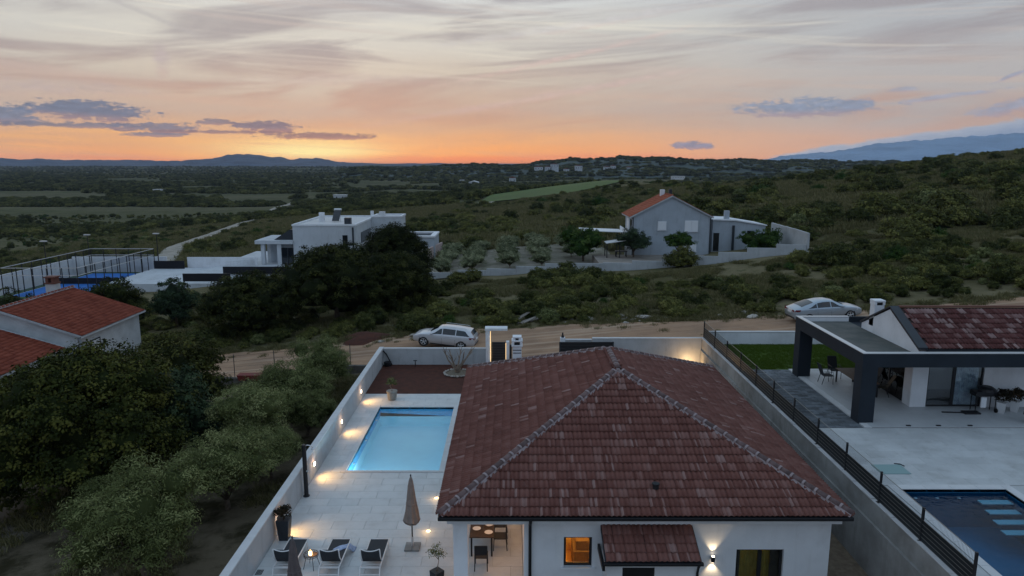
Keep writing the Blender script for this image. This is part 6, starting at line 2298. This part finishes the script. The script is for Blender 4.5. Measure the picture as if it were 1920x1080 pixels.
f = MB().box(-37.3, -35.31, 114.05, 114.1, -3.62, -.9).build('glass_door', M['darkglass'], vl)
for x in (-37.28, -36.3, -35.38):
    MB().box(x - .03, x + .05, 113.98, 114.049, -3.62, -.9).build('door_frame', M['anthracite'], f)
MB().prism([(-38.6, .33), (-35.31, .33), (-35.31, 2.0), (-35.9, 2.0)], 'y', 114.6, 118).build('pent_roof', M['anthracite'], vl)
MB().box(-47.5, -22, 105.5, 131, -9, -3.66).build('podium', M['render_white'], vl)
MB().box(-43.4, -33.4, 105.3, 105.498, -3.75, -2.66).build('terrace_screen', M['darkscreen'], vl)
MB().box(-57.2, -39.2, 98.0, 105.498, -10, -3.98).box(-57.2, -47.502, 105.5, 113, -10, -3.98).build('podium', M['render_white'], vl)
MB().box(-46.0, -39.4, 97.8, 97.998, -3.6, -2.5).build('terrace_screen', M['darkscreen'], vl)
MB().box(-57.0, -52.2, 111.8, 112.0, -3.98, -2.72).build('terrace_screen', M['darkscreen'], vl)
MB().box(-52.2, -41.0, 113.0, 113.25, -3.98, -2.3).build('terrace_wall', M['plaster'], vl)
mb = MB()
for k in range(9):
    mb.tube([(-44.8 + k * .42, 110.5 + k * .3, -3.66), (-44.8 + k * .42, 110.5 + k * .3, -2.65)], .035, 5)
mb.tube([(-44.8, 110.5, -2.65), (-41.4, 112.9, -2.65)], .05, 5).tube([(-44.8, 110.5, -3.1), (-41.4, 112.9, -3.1)], .03, 5)
mb.build('railing', M['metal'], vl)
ax = thing('garage', 'low flat roofed garage with a dark recess beside the white villa', 'garage', (-14, 112, -2))
mb = MB().box(-16.6, -12.1, 110.3, 110.8, -3, 1.2).box(-12.6, -12.1, 110.802, 117, -3, 1.2).box(-16.6, -12.602, 116.5, 117, -3, 1.2)
mb.build('wall', M['render_grey'], ax)
MB().box(-16.8, -12.0, 110.1, 110.9, 1.201, 1.45).box(-12.8, -12.0, 110.902, 117.2, 1.201, 1.45).box(-16.8, -12.802, 116.4, 117.2, 1.201, 1.45).build('roof_edge', M['plaster'], ax)
MB().box(-16.4, -12.7, 110.9, 116.3, .9, 1.0).build('flat_roof', M['darkscreen'], ax)
w = thing('pink_wall', 'pinkish garden wall running along the olive grove', 'wall', (-12, 108, -1.5))
MB().prism([(-13.6, 103), (-13.35, 103), (-11.4, 116), (-11.65, 116)], 'z', -4, -.2).build('wall_body', M['pink_wall'], w)

# padel court
pc = thing('padel_court', 'blue padel court in a tall dark mesh cage beside a white wall', 'sports court', (-62, 102, -4.7))
CZ = -4.7
MB().box(-68.5, -56.2, 90.5, 113.2, -11, CZ - .03).build('court_base', M['plaster_wall'], pc)
MB().box(-68.3, -56.4, 90.7, 113.0, CZ - .03, CZ - .01).build('court_surround', mat('green_turf', (0.05, 0.085, 0.03), .95), pc)
MB().box(-66.8, -57.2, 92.4, 111.6, CZ - .009, CZ + .004).build('court_floor', M['court'], pc)
for x in (-66.8, -57.25):
    MB().box(x, x + .05, 92.4, 111.6, CZ + .005, CZ + .010).build('court_line', M['shutter'], pc)
MB().box(-66.8, -57.2, 101.98, 102.02, CZ + .02, CZ + .9).build('net', M['darkscreen'], pc)
cage = [(-67.0 + 2.0 * k, 91.9) for k in range(6)] + [(-67.0 + 2.0 * k, 112.1) for k in range(6)] + [(x, 91.9 + 2.02 * k) for x in (-67.0, -57.0) for k in range(1, 10)]
for (x, y) in cage:
    MB().box(x - .045, x + .045, y - .045, y + .045, CZ - .02, CZ + 3.9).build('cage_post', M['black'], pc)
mb = MB()
for z in (2.9, 3.9):
    mb.box(-67.0, -57.0, 91.87, 91.93, CZ + z - .04, CZ + z + .04).box(-67.0, -57.0, 112.07, 112.13, CZ + z - .04, CZ + z + .04).box(-67.03, -66.97, 91.931, 112.069, CZ + z - .04, CZ + z + .04).box(-57.03, -56.97, 91.931, 112.069, CZ + z - .04, CZ + z + .04)
mb.build('cage_rail', M['metal'], pc)
mb = MB()
for k in range(100):
    y = 92.0 + 20.0 * k / 100
    for x in (-67.0, -57.0):
        mb.box(x - .008, x + .008, y - .008, y + .008, CZ + 2.94, CZ + 3.86)
for k in range(50):
    x = -66.9 + 9.8 * k / 50
    mb.box(x - .008, x + .008, 112.09, 112.11, CZ + 2.94, CZ + 3.86)
mb.build('cage_mesh', M['black'], pc)['kind'] = 'stuff'
for (x0_, x1_, y0_, y1_) in ((-67.0, -57.0, 112.09, 112.11), (-67.01, -66.99, 92, 112)):
    (MB().quad((x0_, 112.1, CZ), (x1_, 112.1, CZ), (x1_, 112.1, CZ + 2.85), (x0_, 112.1, CZ + 2.85)) if y1_ - y0_ < 1 else MB().quad((-67.0, 92, CZ), (-67.0, 112, CZ), (-67.0, 112, CZ + 2.85), (-67.0, 92, CZ + 2.85))).build('glass_wall', M['clearpane'], pc)
w = thing('court_wall', 'white wall standing behind the blue padel court', 'wall', (-62, 114, -4.7))
MB().box(-71.3, -56.0, 114.0, 114.25, -9, -2.35).box(-71.5, -71.25, 92, 113.998, -9, -2.7).build('wall_body', M['plaster'], w)
for (x, y, h, lb) in ((-67.6, 91.3, 6.8, 'slim floodlight pole at the near outer corner of the padel court'), (-67.6, 112.6, 6.0, 'slim floodlight pole at the far outer corner of the padel court'), (-56.6, 112.6, 6.2, 'slim floodlight pole at the court corner towards the villa'), (-67.6, 102.0, 6.2, 'slim floodlight pole halfway along the padel court')):
    t = thing('floodlight_pole', lb, 'floodlight', (x, y, CZ), 'floodlights of the padel court')
    MB().tube([(x, y, CZ - .5), (x, y, CZ + h)], [.09, .06], 8).build('pole', M['black'], t)
    MB().box(x - .45, x + .45, y - .25, y + .15, CZ + h, CZ + h + .14).build('lamp_head', M['metal'], t)

# low stone wall with a wire fence along the road
t = follow_wall('stone_wall', 'low dark stone wall under a wire fence along the dirt road', [(-20.6, 45.9), (-9.0, 45.6)], [.45, .5], .3, mat('dark_stone', (0.10, 0.09, 0.08), .95, .35, 3, bump=.5), step=2.0)
wf = thing('wire_fence', 'thin wire fence on posts above the low stone wall', 'fence', (-15, 45.8, 0))
xs_f = [-20.5, -18.6, -15.9, -13.2, -10.8]
for x in xs_f:
    MB().tube([(x, 45.8, gz(x, 45.8) + .2), (x, 45.8, gz(x, 45.8) + 2.0)], .025, 6).build('post', M['anthracite'], wf)
mb = MB()
for j in range(4):
    mb.tube([(x, 45.8, gz(x, 45.8) + .75 + j * .38) for x in xs_f], .006, 4)
mb.build('wire_line', M['anthracite'], wf)
g0 = gz(-17.4, 45.0)
t = thing('garden_cart', 'red two wheeled garden cart by the low stone wall', 'cart', (-17.3, 45.1, g0))
MB().prism([(-17.95, g0 + .35), (-16.7, g0 + .35), (-16.55, g0 + .72), (-18.1, g0 + .72)], 'y', 44.8, 45.45).build('cart_body', M['redpaint'], t)
for y in (44.75, 45.5):
    MB().tube([(-17.3, y - .04, g0 + .26), (-17.3, y + .04, g0 + .26)], .24, 16).build('wheel', M['tyre'], t)
MB().tube([(-16.6, 45.1, g0 + .6), (-16.1, 45.1, g0 + .9)], .03, 6).build('handle', M['redpaint'], t)
t = thing('plastic_tank', 'pale round topped plastic tank beside the red cart', 'tank', (-15.9, 45.1, g0))
MB().tube([(-16.0, 45.1, g0 + .48), (-15.0, 45.1, g0 + .53)], [.36, .36], 16).build('tank_body', M['render_left'], t, smooth=False)
MB().box(-15.95, -15.1, 44.85, 45.35, g0 - .05, g0 + .2).build('tank_stand', M['anthracite'], t)


# far houses on the plain and the wooded ridge
def cast(px, py, Y=None):
    c, s = math.cos(PITCH), math.sin(PITCH)
    d, v = (px - 960) / 1331.0, (540 - py) / 1331.0
    dy_, dz_ = c + v * s, -s + v * c
    if Y is not None:
        t = Y / dy_
        return d * t, Y, CAM_H + dz_ * t
    ts = np.geomspace(20, 6000, 3000)
    h = CAM_H + dz_ * ts - ground(d * ts, dy_ * ts)
    k = int(np.argmax(h < 0)) or len(ts) - 1
    t = ts[k]
    return d * t, dy_ * t, float(ground(d * t, dy_ * t))


def far_house(name, label, px, py, w, dep, h, roof, m, Y=None, cat='house', rm=None):
    x, y, z = cast(px, py, Y)
    t = thing(name, label, cat, (x, y, z))
    MB().box(x - w / 2, x + w / 2, y, y + dep, z - 8, z + h).build('wall', m, t)
    if roof > 0:
        MB().prism([(x - w / 2 - .4, z + h + .001), (x + w / 2 + .4, z + h + .001), (x, z + h + roof)], 'y', y - .4, y + dep + .4).build('roof', rm or M['far_roof'], t)
    else:
        MB().box(x - w / 2 - .3, x + w / 2 + .3, y - .3, y + dep + .3, z + h + .001, z + h + .5).build('roof', rm or M['coping_pale'], t)
    n = max(1, int(w / 4))
    for k in range(n):
        xx = x - w / 2 + w * (k + .5) / n
        MB().box(xx - .5, xx + .5, y - .08, y - .002, z + h * .35, z + h * .7).build('window', M['darkglass'], t)
    return t


RW = M['render_white']
far_house('far_house', 'pale gabled house among dark trees beyond the bright green field', 961, 343, 9, 9, 6.5, 2.2, RW)
far_house('greenhouse', 'long low white greenhouse far out on the plain', 772, 332, 62, 12, 4.0, 0, M['shutter'], cat='greenhouse')
far_house('farm_shed', 'long pale shed roof slanting on the plain beyond the villa', 888, 347, 12, 16, 3.2, 1.8, RW, cat='shed', rm=M['coping_pale'])
far_house('far_house', 'tiny white house beside the slanting pale shed', 866, 342, 6, 6, 3.0, 0, M['shutter'])
far_house('far_house', 'low white building out on the plain beyond the solar heater', 637, 374, 10, 5, 3.2, 0, RW)
far_house('far_house', 'small white farm building at the edge of the dark hedges', 296, 362, 9, 6, 3, 0, M['shutter'])
far_house('far_house', 'pale building under the slope of the double peaked hill', 716, 321, 40, 14, 5, 0, RW)
rl = ['at the foot of the wooded ridge', 'highest of the ridge village cluster', 'with the broad white front on the ridge', 'half hidden by trees on the ridge slope', 'standing apart low on the ridge', 'small and square near the ridge middle', 'near the crest of the ridge', 'close by the crest house on the ridge', 'last in line along the ridge']
for k, (px, py) in enumerate([(1012, 326), (1040, 313), (1028, 319), (1062, 321), (1010, 318), (1085, 317), (1138, 317), (1150, 316), (1180, 320)]):
    far_house('village_house', 'pale village house ' + rl[k], px, py + 1.5, 9 + (k * 5) % 7, 9, 5 + k % 3, 2, RW, Y=1275)
far_house('far_shed', 'long pale shed behind the maquis hill, under the ridge', 1272, 334, 20, 8, 2.5, 0, M['coping_pale'], Y=1100, cat='shed')


# ================================================================== TREES
def lobes_of(seed, n, R_, z0, h, lobe=.5, tall=.8):
    return lobes_dome(n, R_, z0, h, random.Random(seed), lobe, tall)


def dome(seed, n, R_, z0, h):
    """one broad rounded crown with small bumps all over"""
    r = random.Random(seed)
    out = [(0, 0, z0 + h * .5, R_ * .86, R_ * .86, h * .47)]
    for k in range(n):
        a, q = 2.39996 * k + r.uniform(-.3, .3), (k + .5) / n
        el_ = math.pi * .5 * (1 - q) ** 1.15 - .12
        s = R_ * r.uniform(.22, .34)
        out.append((R_ * .72 * math.cos(el_) * math.cos(a), R_ * .72 * math.cos(el_) * math.sin(a), z0 + h * .5 + h * .40 * math.sin(el_), s, s, s * .8))
    return out


tree('oak_tree', 'huge dark oak with a dense crown before the red roofed house', dome(1, 24, 4.5, -.6, 6.9), (-18.7, 29.4, gz(-18.7, 29.4)), L_OAK, 900, 66, .42, .13, .09, 201, .34, 'oaks by the old house')
tree('oak_tree', 'olive green oak rising behind the huge dark oak', lobes_of(2, 8, 2.6, .8, 4.8, .42, .95), (-18.1, 36.4, gz(-18.1, 36.4)), leafmat('pale_oak_leaf', (0.018, 0.022, 0.006), (0.066, 0.070, 0.018), (0.19, 0.175, 0.046)), 300, 64, .40, .14, .10, 202, .24, 'oaks by the old house')
tree('oak_tree', 'dark bluish oak between the huge oak and the olive row', lobes_of(3, 7, 2.2, .2, 4.3, .45, .9), (-15.9, 31.8, gz(-15.9, 31.8)), L_BLUE, 260, 64, .36, .13, .09, 203, .2, 'oaks by the old house')
tree('oak_tree', 'dark low oak at the outer edge of the grove', lobes_of(4, 8, 3.4, .0, 5.0, .45), (-22.3, 27.2, gz(-22.3, 27.2)), L_OAK, 380, 64, .44, .14, .10, 204, .26, 'oaks by the old house')
olv = [tree('olive_tree', '', lobes_of(30 + k, 9, 2.0, .7, 2.7, .36, .85), (0, 0, 0), L_OLIVE, 270, 84, .34, .105, .030, 230 + k, .15, 'olive row beside the terrace wall', M['bark'], .7, .5, .35, core=.62) for k in range(2)]
spots = [(-11.5, 41.5, .95, 'olive tree at the end of the row nearest the road'), (-12.0, 37.0, 1.0, 'broad olive tree in the row opposite the pool'), (-12.4, 32.0, 1.05, 'olive tree in the row opposite the near end of the pool'), (-11.5, 26.6, 1.0, 'olive tree in the row beside the black shower'),
         (-12.4, 21.8, 1.08, 'olive tree in the row next to the sun loungers'), (-14.6, 24.4, .8, 'smaller olive standing behind the row by the loungers'), (-10.4, 34.3, .7, 'slender olive squeezed between row and pool wall'), (-10.6, 29.3, .7, 'slender olive between the row and the black shower')]
for i, (x, y, s, lb) in enumerate(spots):
    if i < 2:
        o = olv[i]
        o.location, o.rotation_euler, o.scale = (x, y, gz(x, y)), (0, 0, i * 1.3), (s, s, s)
        o['label'] = lb
    else:
        copy_tree(olv[i % 2], (x, y, gz(x, y)), i * 1.37, s, lb)


def pine(label, x, y, R_, z0, h, seed, n=8):
    return tree('pine_tree', label, dome(seed, n + 8, R_, z0, h), (x, y, gz(x, y)), L_PINE, int(34 * R_ * R_ ** .5 + 160), 70, .50, .19, .095, seed, .3, 'dark pines across the road', None, .8, .55, .5)


pine('broad dark pine in the middle of the clump across the road', -16.4, 65.0, 5.5, -.2, 6.6, 301, 12)
pine('dark pine nearest the old house in the clump across the road', -22.9, 61.0, 4.3, -.2, 5.4, 302, 10)
pine('dark pine rising tallest before the white villa', -12.4, 74.5, 4.0, -.3, 8.0, 303, 10)
pine('dark pine at the roadside end of the clump, over the silver car', -11.2, 67.0, 3.7, -.3, 5.6, 304)
for k, (x, y, R_, h, sd_, lf, lb) in enumerate([(-39.0, 68.5, 3.1, 6.0, 311, L_OAK, 'dark tree showing over the red roof near its eave'), (-34.0, 70.0, 2.2, 5.2, 313, L_BLUE, 'dark bluish tree between the red roof and the pines'),
                                        (-50.5, 70, 4.2, 5.6, 314, L_OAK, 'dark tree at the near side of the padel court'), (-43.0, 74.0, 2.0, 3.4, 315, L_SHRUBD, 'low dark tree just beyond the chimney of the red roof')]):
    tree('dark_tree', lb, lobes_of(sd_, 7, R_, .0, h, .42), (x, y, gz(x, y)), lf, 150, 60, .44, .18, .11, sd_, .2)
tree('fig_tree', 'lush green tree at the corner of the olive grove by the awning', lobes_of(321, 7, 2.6, .3, 4.2, .5), (9.4, 93.0, gz(9.4, 93)), L_GREEN, 110, 50, .48, .22, .13, 321, .18)
tree('garden_tree', 'round green tree at the corner of the grey house', lobes_of(322, 6, 2.0, .5, 3.2, .5), (15.5, 89.6, .95), L_BLUE, 90, 50, .4, .18, .1, 322, .14)
tree('garden_tree', 'flat topped green tree before the gable of the grey house', lobes_of(323, 6, 2.0, 1.5, 1.9, .4, .55), (20.3, 86.0, .95), L_GREEN, 70, 50, .38, .2, .11, 323, .12, split=.55)
tree('garden_tree', 'spreading green tree in the yard before the annex', lobes_of(324, 7, 2.3, .6, 3.0, .45), (31.4, 89.0, .95), L_GREEN, 90, 50, .42, .2, .11, 324, .16)
tree('garden_shrub', 'big rounded shrub below the wall of the grey house', lobes_of(325, 6, 1.9, -.1, 2.4, .5), (20.0, 82.6, gz(20, 82.6)), L_SHRUB, 90, 50, .4, .18, .1, 325, .1, cat='shrub')
og = tree('grove_olive', 'grey green olive tree in the tilled grove beside the grey house', lobes_of(331, 6, 1.65, .45, 2.1, .45), (0, 0, 0), L_GROVE, 80, 46, .38, .18, .075, 331, .12, 'olive trees of the tilled grove', M['palebark'], .45, .5)
grr = random.Random(12)
ORD = ['first', 'second', 'third', 'fourth', 'fifth', 'sixth']
og['label'] = 'first olive tree from the pinkish wall in the first row above the long grey wall'
first = True
for i in range(5):
    for j in range(6):
        x, y = -9.0 + i * 4.2 + grr.uniform(-.3, .3), 88.6 + j * 4.0 + grr.uniform(-.4, .4)
        if x > 7.5 and y < 95:
            continue
        s = grr.uniform(.72, .98)
        if first:
            og.location, og.scale = (x, y, gz(x, y)), (s, s, s)
            first = False
        else:
            copy_tree(og, (x, y, gz(x, y)), grr.uniform(0, 6), s, label='%s olive tree from the pinkish wall in the %s row above the long grey wall' % (ORD[i], ORD[j]))

# ---- maquis: many shrubs, the largest in view each on its own
rs = np.random.default_rng(77)


def jitter_pts(x0, x1, y0, y1, step):
    gx, gy = np.meshgrid(np.arange(x0, x1, step), np.arange(y0, y1, step))
    p = np.stack([gx.ravel(), gy.ravel()], 1) + rs.uniform(-.5, .5, (gx.size, 2)) * step
    return p


def blocked(P, road=.3):
    x, y = P[:, 0], P[:, 1]
    b = np.zeros(len(P), bool)
    for (a, c, d, e) in ((-14.5, 14.5, 82.0, 111), (9, 36.8, 78.4, 102), (-58, -11, 84, 134), (-75, -50, 80, 116), (-43, -29, 20, 59), (-15, 3, 282, 297), (-9.2, 40, 0, 45.6)):
        b |= (x > a) & (x < c) & (y > d) & (y < e)
    # the roads
    path = np.array([(-95, 55), (-40, 51.6), (-23, 50.5), (-13, 50.9), (-3, 50.6), (4, 49.9), (12, 47.95), (22, 46.95), (34, 46.5), (70, 47)])
    yc = np.interp(x, path[:, 0], path[:, 1])
    wd = np.interp(x, path[:, 0], [10, 9.6, 9.2, 9.2, 9.6, 9.2, 8.9, 6.9, 6.0, 6]) / 2
    b |= (y < yc + wd + road)
    tr_ = np.array([(-66, 128), (-78, 160), (-88, 185), (-99, 244), (-118, 330), (-146, 440), (-170, 560)])
    xt = np.interp(y, tr_[:, 1], tr_[:, 0])
    b |= (np.abs(x - xt) < 4.0) & (y > 126)
    b |= inside(FIELD, x, y, 3.0)
    return b


def in_view(P, Z, m=140):
    c, s = math.cos(PITCH), math.sin(PITCH)
    b = Z - CAM_H
    zc = P[:, 1] * c - b * s
    px = 960 + 1331 * P[:, 0] / zc
    py = 540 - 1331 * (P[:, 1] * s + b * c) / zc
    return (zc > 5) & (px > -m) & (px < 1920 + m) & (py < 1080 + m)


parts_ = []
A = jitter_pts(-75, 75, 48, 84, 1.75)
keep = vnoise(A[:, 0], A[:, 1], 6, 31) * .6 + vnoise(A[:, 0], A[:, 1], 2.4, 33) * .4 > .45
parts_.append((A[keep], .5, 1.5, 0))
B_ = jitter_pts(-140, 330, 84, 460, 4.3)
okB = B_[:, 0] > -22 - .0 * B_[:, 1]
dens = vnoise(B_[:, 0], B_[:, 1], 22, 41) * .45 + vnoise(B_[:, 0], B_[:, 1], 7, 43) * .55
parts_.append((B_[okB & (dens > .53)], 1.3, 3.0, 1))
C_ = jitter_pts(-330, -10, 84, 420, 4.2)
dens = vnoise(C_[:, 0], C_[:, 1] * 2.2, 40, 51) * .6 + vnoise(C_[:, 0], C_[:, 1], 9, 53) * .4
parts_.append((C_[(C_[:, 0] < -12) & (dens > .42)], .9, 2.3, 2))
allP, allS, allZone = [], [], []
for P, a, b, zn in parts_:
    P = P[~blocked(P)]
    Z = ground(P[:, 0], P[:, 1])
    v = in_view(P, Z)
    P, Z = P[v], Z[v]
    s = a + (b - a) * rs.uniform(0, 1, len(P)) ** 1.8
    s *= (.75 + .5 * vnoise(P[:, 0], P[:, 1], 15, 61)) * (1 - .35 * sstep(170, 260, P[:, 1]))
    allP.append(np.c_[P, Z])
    allS.append(s)
    allZone.append(np.full(len(P), zn))
allP, allS, allZone = np.concatenate(allP), np.concatenate(allS), np.concatenate(allZone)
kind = np.where(allZone == 2, rs.choice([0, 1, 2, 3, 4, 5, 6, 7], len(allS), p=[.17, .14, .15, .14, .08, .14, .10, .08]), rs.choice([0, 1, 2, 3, 4, 5, 6, 7], len(allS), p=[.17, .17, .16, .17, .1, .15, .04, .04]))
asp = rs.uniform(.8, 1.15, len(allS))
rotz = rs.uniform(0, 6.28, len(allS))
show = allS / np.hypot(allP[:, 0], allP[:, 1])
order = np.argsort(-show)
ZL = ['maquis shrub in the rough ground between the dirt road and the grey wall', 'maquis shrub on the hillside above the grey wall', 'dark shrub on the low ground towards the plain']
ZG = ['shrubs beside the dirt road', 'shrubs on the hillside', 'shrubs towards the plain']
for i in order[:280]:
    o = obj('shrub', SHRUBS[kind[i]], None, allP[i])
    o.rotation_euler = (0, 0, rotz[i])
    o.scale = (allS[i], allS[i], allS[i] * asp[i])
    tag(o, ZL[allZone[i]], 'shrub', ZG[allZone[i]])
rest = order[280:]
scatter('undergrowth', SHRUBS, allP[rest], np.stack([allS[rest], allS[rest], allS[rest] * asp[rest]], 1), rotz[rest], kind[rest], 'maquis scrub covering the slopes')

# tufts and low growth filling the ground between
T1 = jitter_pts(-60, 70, 47, 110, .62)
T1 = T1[(vnoise(T1[:, 0], T1[:, 1], 4, 71) + .5 * vnoise(T1[:, 0], T1[:, 1], 1.1, 73)) > .74]
T2 = jitter_pts(-150, 220, 100, 300, 1.7)
T3 = jitter_pts(-21, -9.3, 18, 45, .55)
T3 = T3[vnoise(T3[:, 0], T3[:, 1], 2.5, 75) > .55]
T4 = jitter_pts(-30, 45, 48, 58, .5)
yc4 = np.interp(T4[:, 0], [-40, -23, -13, -3, 4, 12, 22, 34, 70], [56.4, 55.1, 55.5, 55.4, 54.5, 52.4, 50.4, 49.5, 50])
T4 = T4[np.abs(T4[:, 1] - yc4) < rs.exponential(.9, len(T4))]
T5 = jitter_pts(-30, 45, 45.6, 47.6, .7)
T5 = T5[(T5[:, 1] < 46.1 + rs.exponential(.35, len(T5))) & (vnoise(T5[:, 0], T5[:, 1], 3, 91) > .45) & (((T5[:, 0] < -1.9) & (T5[:, 0] > -9)) | (T5[:, 0] > 5))]
tp, ts = [], []
for P, a, b in ((T1, .35, .8), (T2, 1.2, 2.4), (T3, .25, .55), (T4, .2, .55), (T5, .2, .4)):
    if P is T1 or P is T2:
        P = P[~blocked(P, -.5)]
    Z = ground(P[:, 0], P[:, 1])
    v = in_view(P, Z, 40)
    tp.append(np.c_[P[v], Z[v]])
    ts.append(rs.uniform(a, b, v.sum()))
tp, ts = np.concatenate(tp), np.concatenate(ts)
scatter('weeds', TUFTS, tp, np.repeat(ts[:, None], 3, 1), rs.uniform(0, 6.28, len(ts)), rs.integers(0, 3, len(ts)), 'dry grass and weeds between the shrubs')

# hedges and trees of the plain, too far to tell apart
FT = []
for (y0_, y1_, n) in ((300, 520, 3600), (520, 900, 6500), (900, 1700, 8500), (1700, 3400, 7000)):
    y = rs.uniform(y0_, y1_, n * 3)
    x = rs.uniform(-.78, .45, n * 3) * y
    d = vnoise(x, y * 3.2, 160, 81) * .5 + vnoise(x * .6 + y * .3, y * 2.0, 60, 83) * .5
    sel = (d > .49) & ~((x > .14 * y - 25) & (y < 420))
    FT.append(np.stack([x[sel], y[sel]], 1)[:n])
FT = np.concatenate(FT)
FT = FT[~blocked(FT)]
fz = ground(FT[:, 0], FT[:, 1])
v = in_view(FT, fz, 60)
FT, fz = FT[v], fz[v]
fs = rs.uniform(1.2, 3.4, len(FT))
scatter('treeline', SHRUBS[:6], np.c_[FT, fz], np.stack([fs * 1.3, fs * 1.1, fs], 1), rs.uniform(0, 6.28, len(FT)), rs.integers(0, 6, len(FT)), 'hedges and tree belts across the far plain')
# trees on the crest and slope of the wooded ridge
rd = bpy.data.objects['hill_ridge'].data
rv = np.empty(len(rd.vertices) * 3)
rd.vertices.foreach_get('co', rv)
rv = rv.reshape(25, -1, 3)[:13].reshape(-1, 3)
sel = rs.integers(0, len(rv), 4200)
rp = rv[sel] + np.c_[rs.uniform(-4, 4, len(sel)), rs.uniform(-8, 8, len(sel)), np.full(len(sel), -.6)]
crest = rv[-(len(rv) // 13):]
cs = crest[rs.integers(0, len(crest), 500)] + np.c_[rs.uniform(-4, 4, 500), rs.uniform(-4, 4, 500), np.full(500, -1.0)]
rp = np.concatenate([rp, cs])
fs = rs.uniform(2.2, 4.6, len(rp))
scatter('ridge_trees', SHRUBS[:6], rp, np.stack([fs * 1.4, fs * 1.2, fs * .9], 1), rs.uniform(0, 6.28, len(rp)), rs.integers(0, 6, len(rp)), 'woods on the far ridge')

# stones and rubble along the road's far edge
rr = random.Random(40)
path = [(-13, 54.2), (-6, 54.8), (2, 55.0), (7, 54.4), (10, 53.4), (14, 52.4), (19, 51.6)]
for k in range(46):
    u = rr.random() * (len(path) - 1)
    i = int(u)
    x = path[i][0] + (path[i + 1][0] - path[i][0]) * (u - i) + rr.uniform(-.5, .5)
    y = path[i][1] + (path[i + 1][1] - path[i][1]) * (u - i) + rr.gauss(0, .55)
    s = rr.uniform(.07, .22) if k > 8 else rr.uniform(.22, .38)
    o = obj('stone', STONES[k % 5], None, (x, y, gz(x, y) + s * .2))
    o.scale, o.rotation_euler = (s * 1.3, s, s * .8), (0, 0, rr.uniform(0, 6))
    tag(o, 'pale limestone lying along the overgrown edge of the dirt road', 'stone', 'stones along the road edge')
t = thing('plank_pile', 'pile of pale broken planks at the edge of the scrub behind the gate', 'planks', (1.2, 56.2, gz(1.2, 56.2)))
for k, (a, dx_, dy__) in enumerate(((12, 0, 0), (22, .3, .3), (30, .5, .15), (16, 1.3, .5), (35, -.3, .25))):
    o = MB().box(-1.1, 1.1, -.16, .16, 0, .06).build('plank', M['wood'], t, local=True)
    o.location, o.rotation_euler = (dx_, dy__, .12 + k * .09), (0, R(-10 - k * 3), R(a))
t = thing('broken_slab', 'pale broken concrete slab among weeds beside the plank pile', 'slab', (3.4, 56.6, gz(3.4, 56.6)))
o = MB().box(-.5, .5, -.35, .35, 0, .3).build('slab_piece', M['rock'], t, local=True, bevel=.05)
o.rotation_euler = (.25, .2, .4)
for k, (x, y, lb) in enumerate(((10.2, 53.9, 'large pale boulder group stone at the bend of the dirt road'), (8.6, 54.9, 'flat pale boulder lying in weeds by the road bend'))):
    o = obj('boulder', STONES[k], None, (x, y, gz(x, y) + .1))
    o.scale, o.rotation_euler = (.7 - k * .15, .45, .25), (0, 0, k * 2.0)
    tag(o, lb, 'boulder')
for (x, y, m_, lb) in ((-11.5, 55.6, M['soil'], 'heap of red soil under the pines by the road'),):
    mb = MB().lathe([(2.6, -.3), (1.9, .1), (1.0, .35), (.2, .45)], 20, (x, y, gz(x, y)), mod=lambda a, z: 1 + .2 * math.sin(3 * a + 1) + .1 * math.sin(7 * a))
    o = mb.build('soil_heap', m_, None, smooth=True)
    tag(o, lb, 'soil heap')

# ================================================================== the evening air
HAZE_ON = True
if HAZE_ON:
    hz = MB().box(-6000, 6000, -290, 6450, -60, 420).build('haze', None)
    hm = bpy.data.materials.new('evening_haze')
    hm.use_nodes = True
    T = NT(hm.node_tree)
    out = T.n('ShaderNodeOutputMaterial')
    pv = T.n('ShaderNodeVolumePrincipled')
    pv.inputs['Color'].default_value = (0.62, 0.72, 0.95, 1)
    pv.inputs['Density'].default_value = 0.000062
    T.t.links.new(pv.outputs[0], out.inputs['Volume'])
    hz.data.materials.clear()
    hz.data.materials.append(hm)
    tag(hz, kind='stuff', label='thin blue evening haze')
    hz.visible_shadow = True
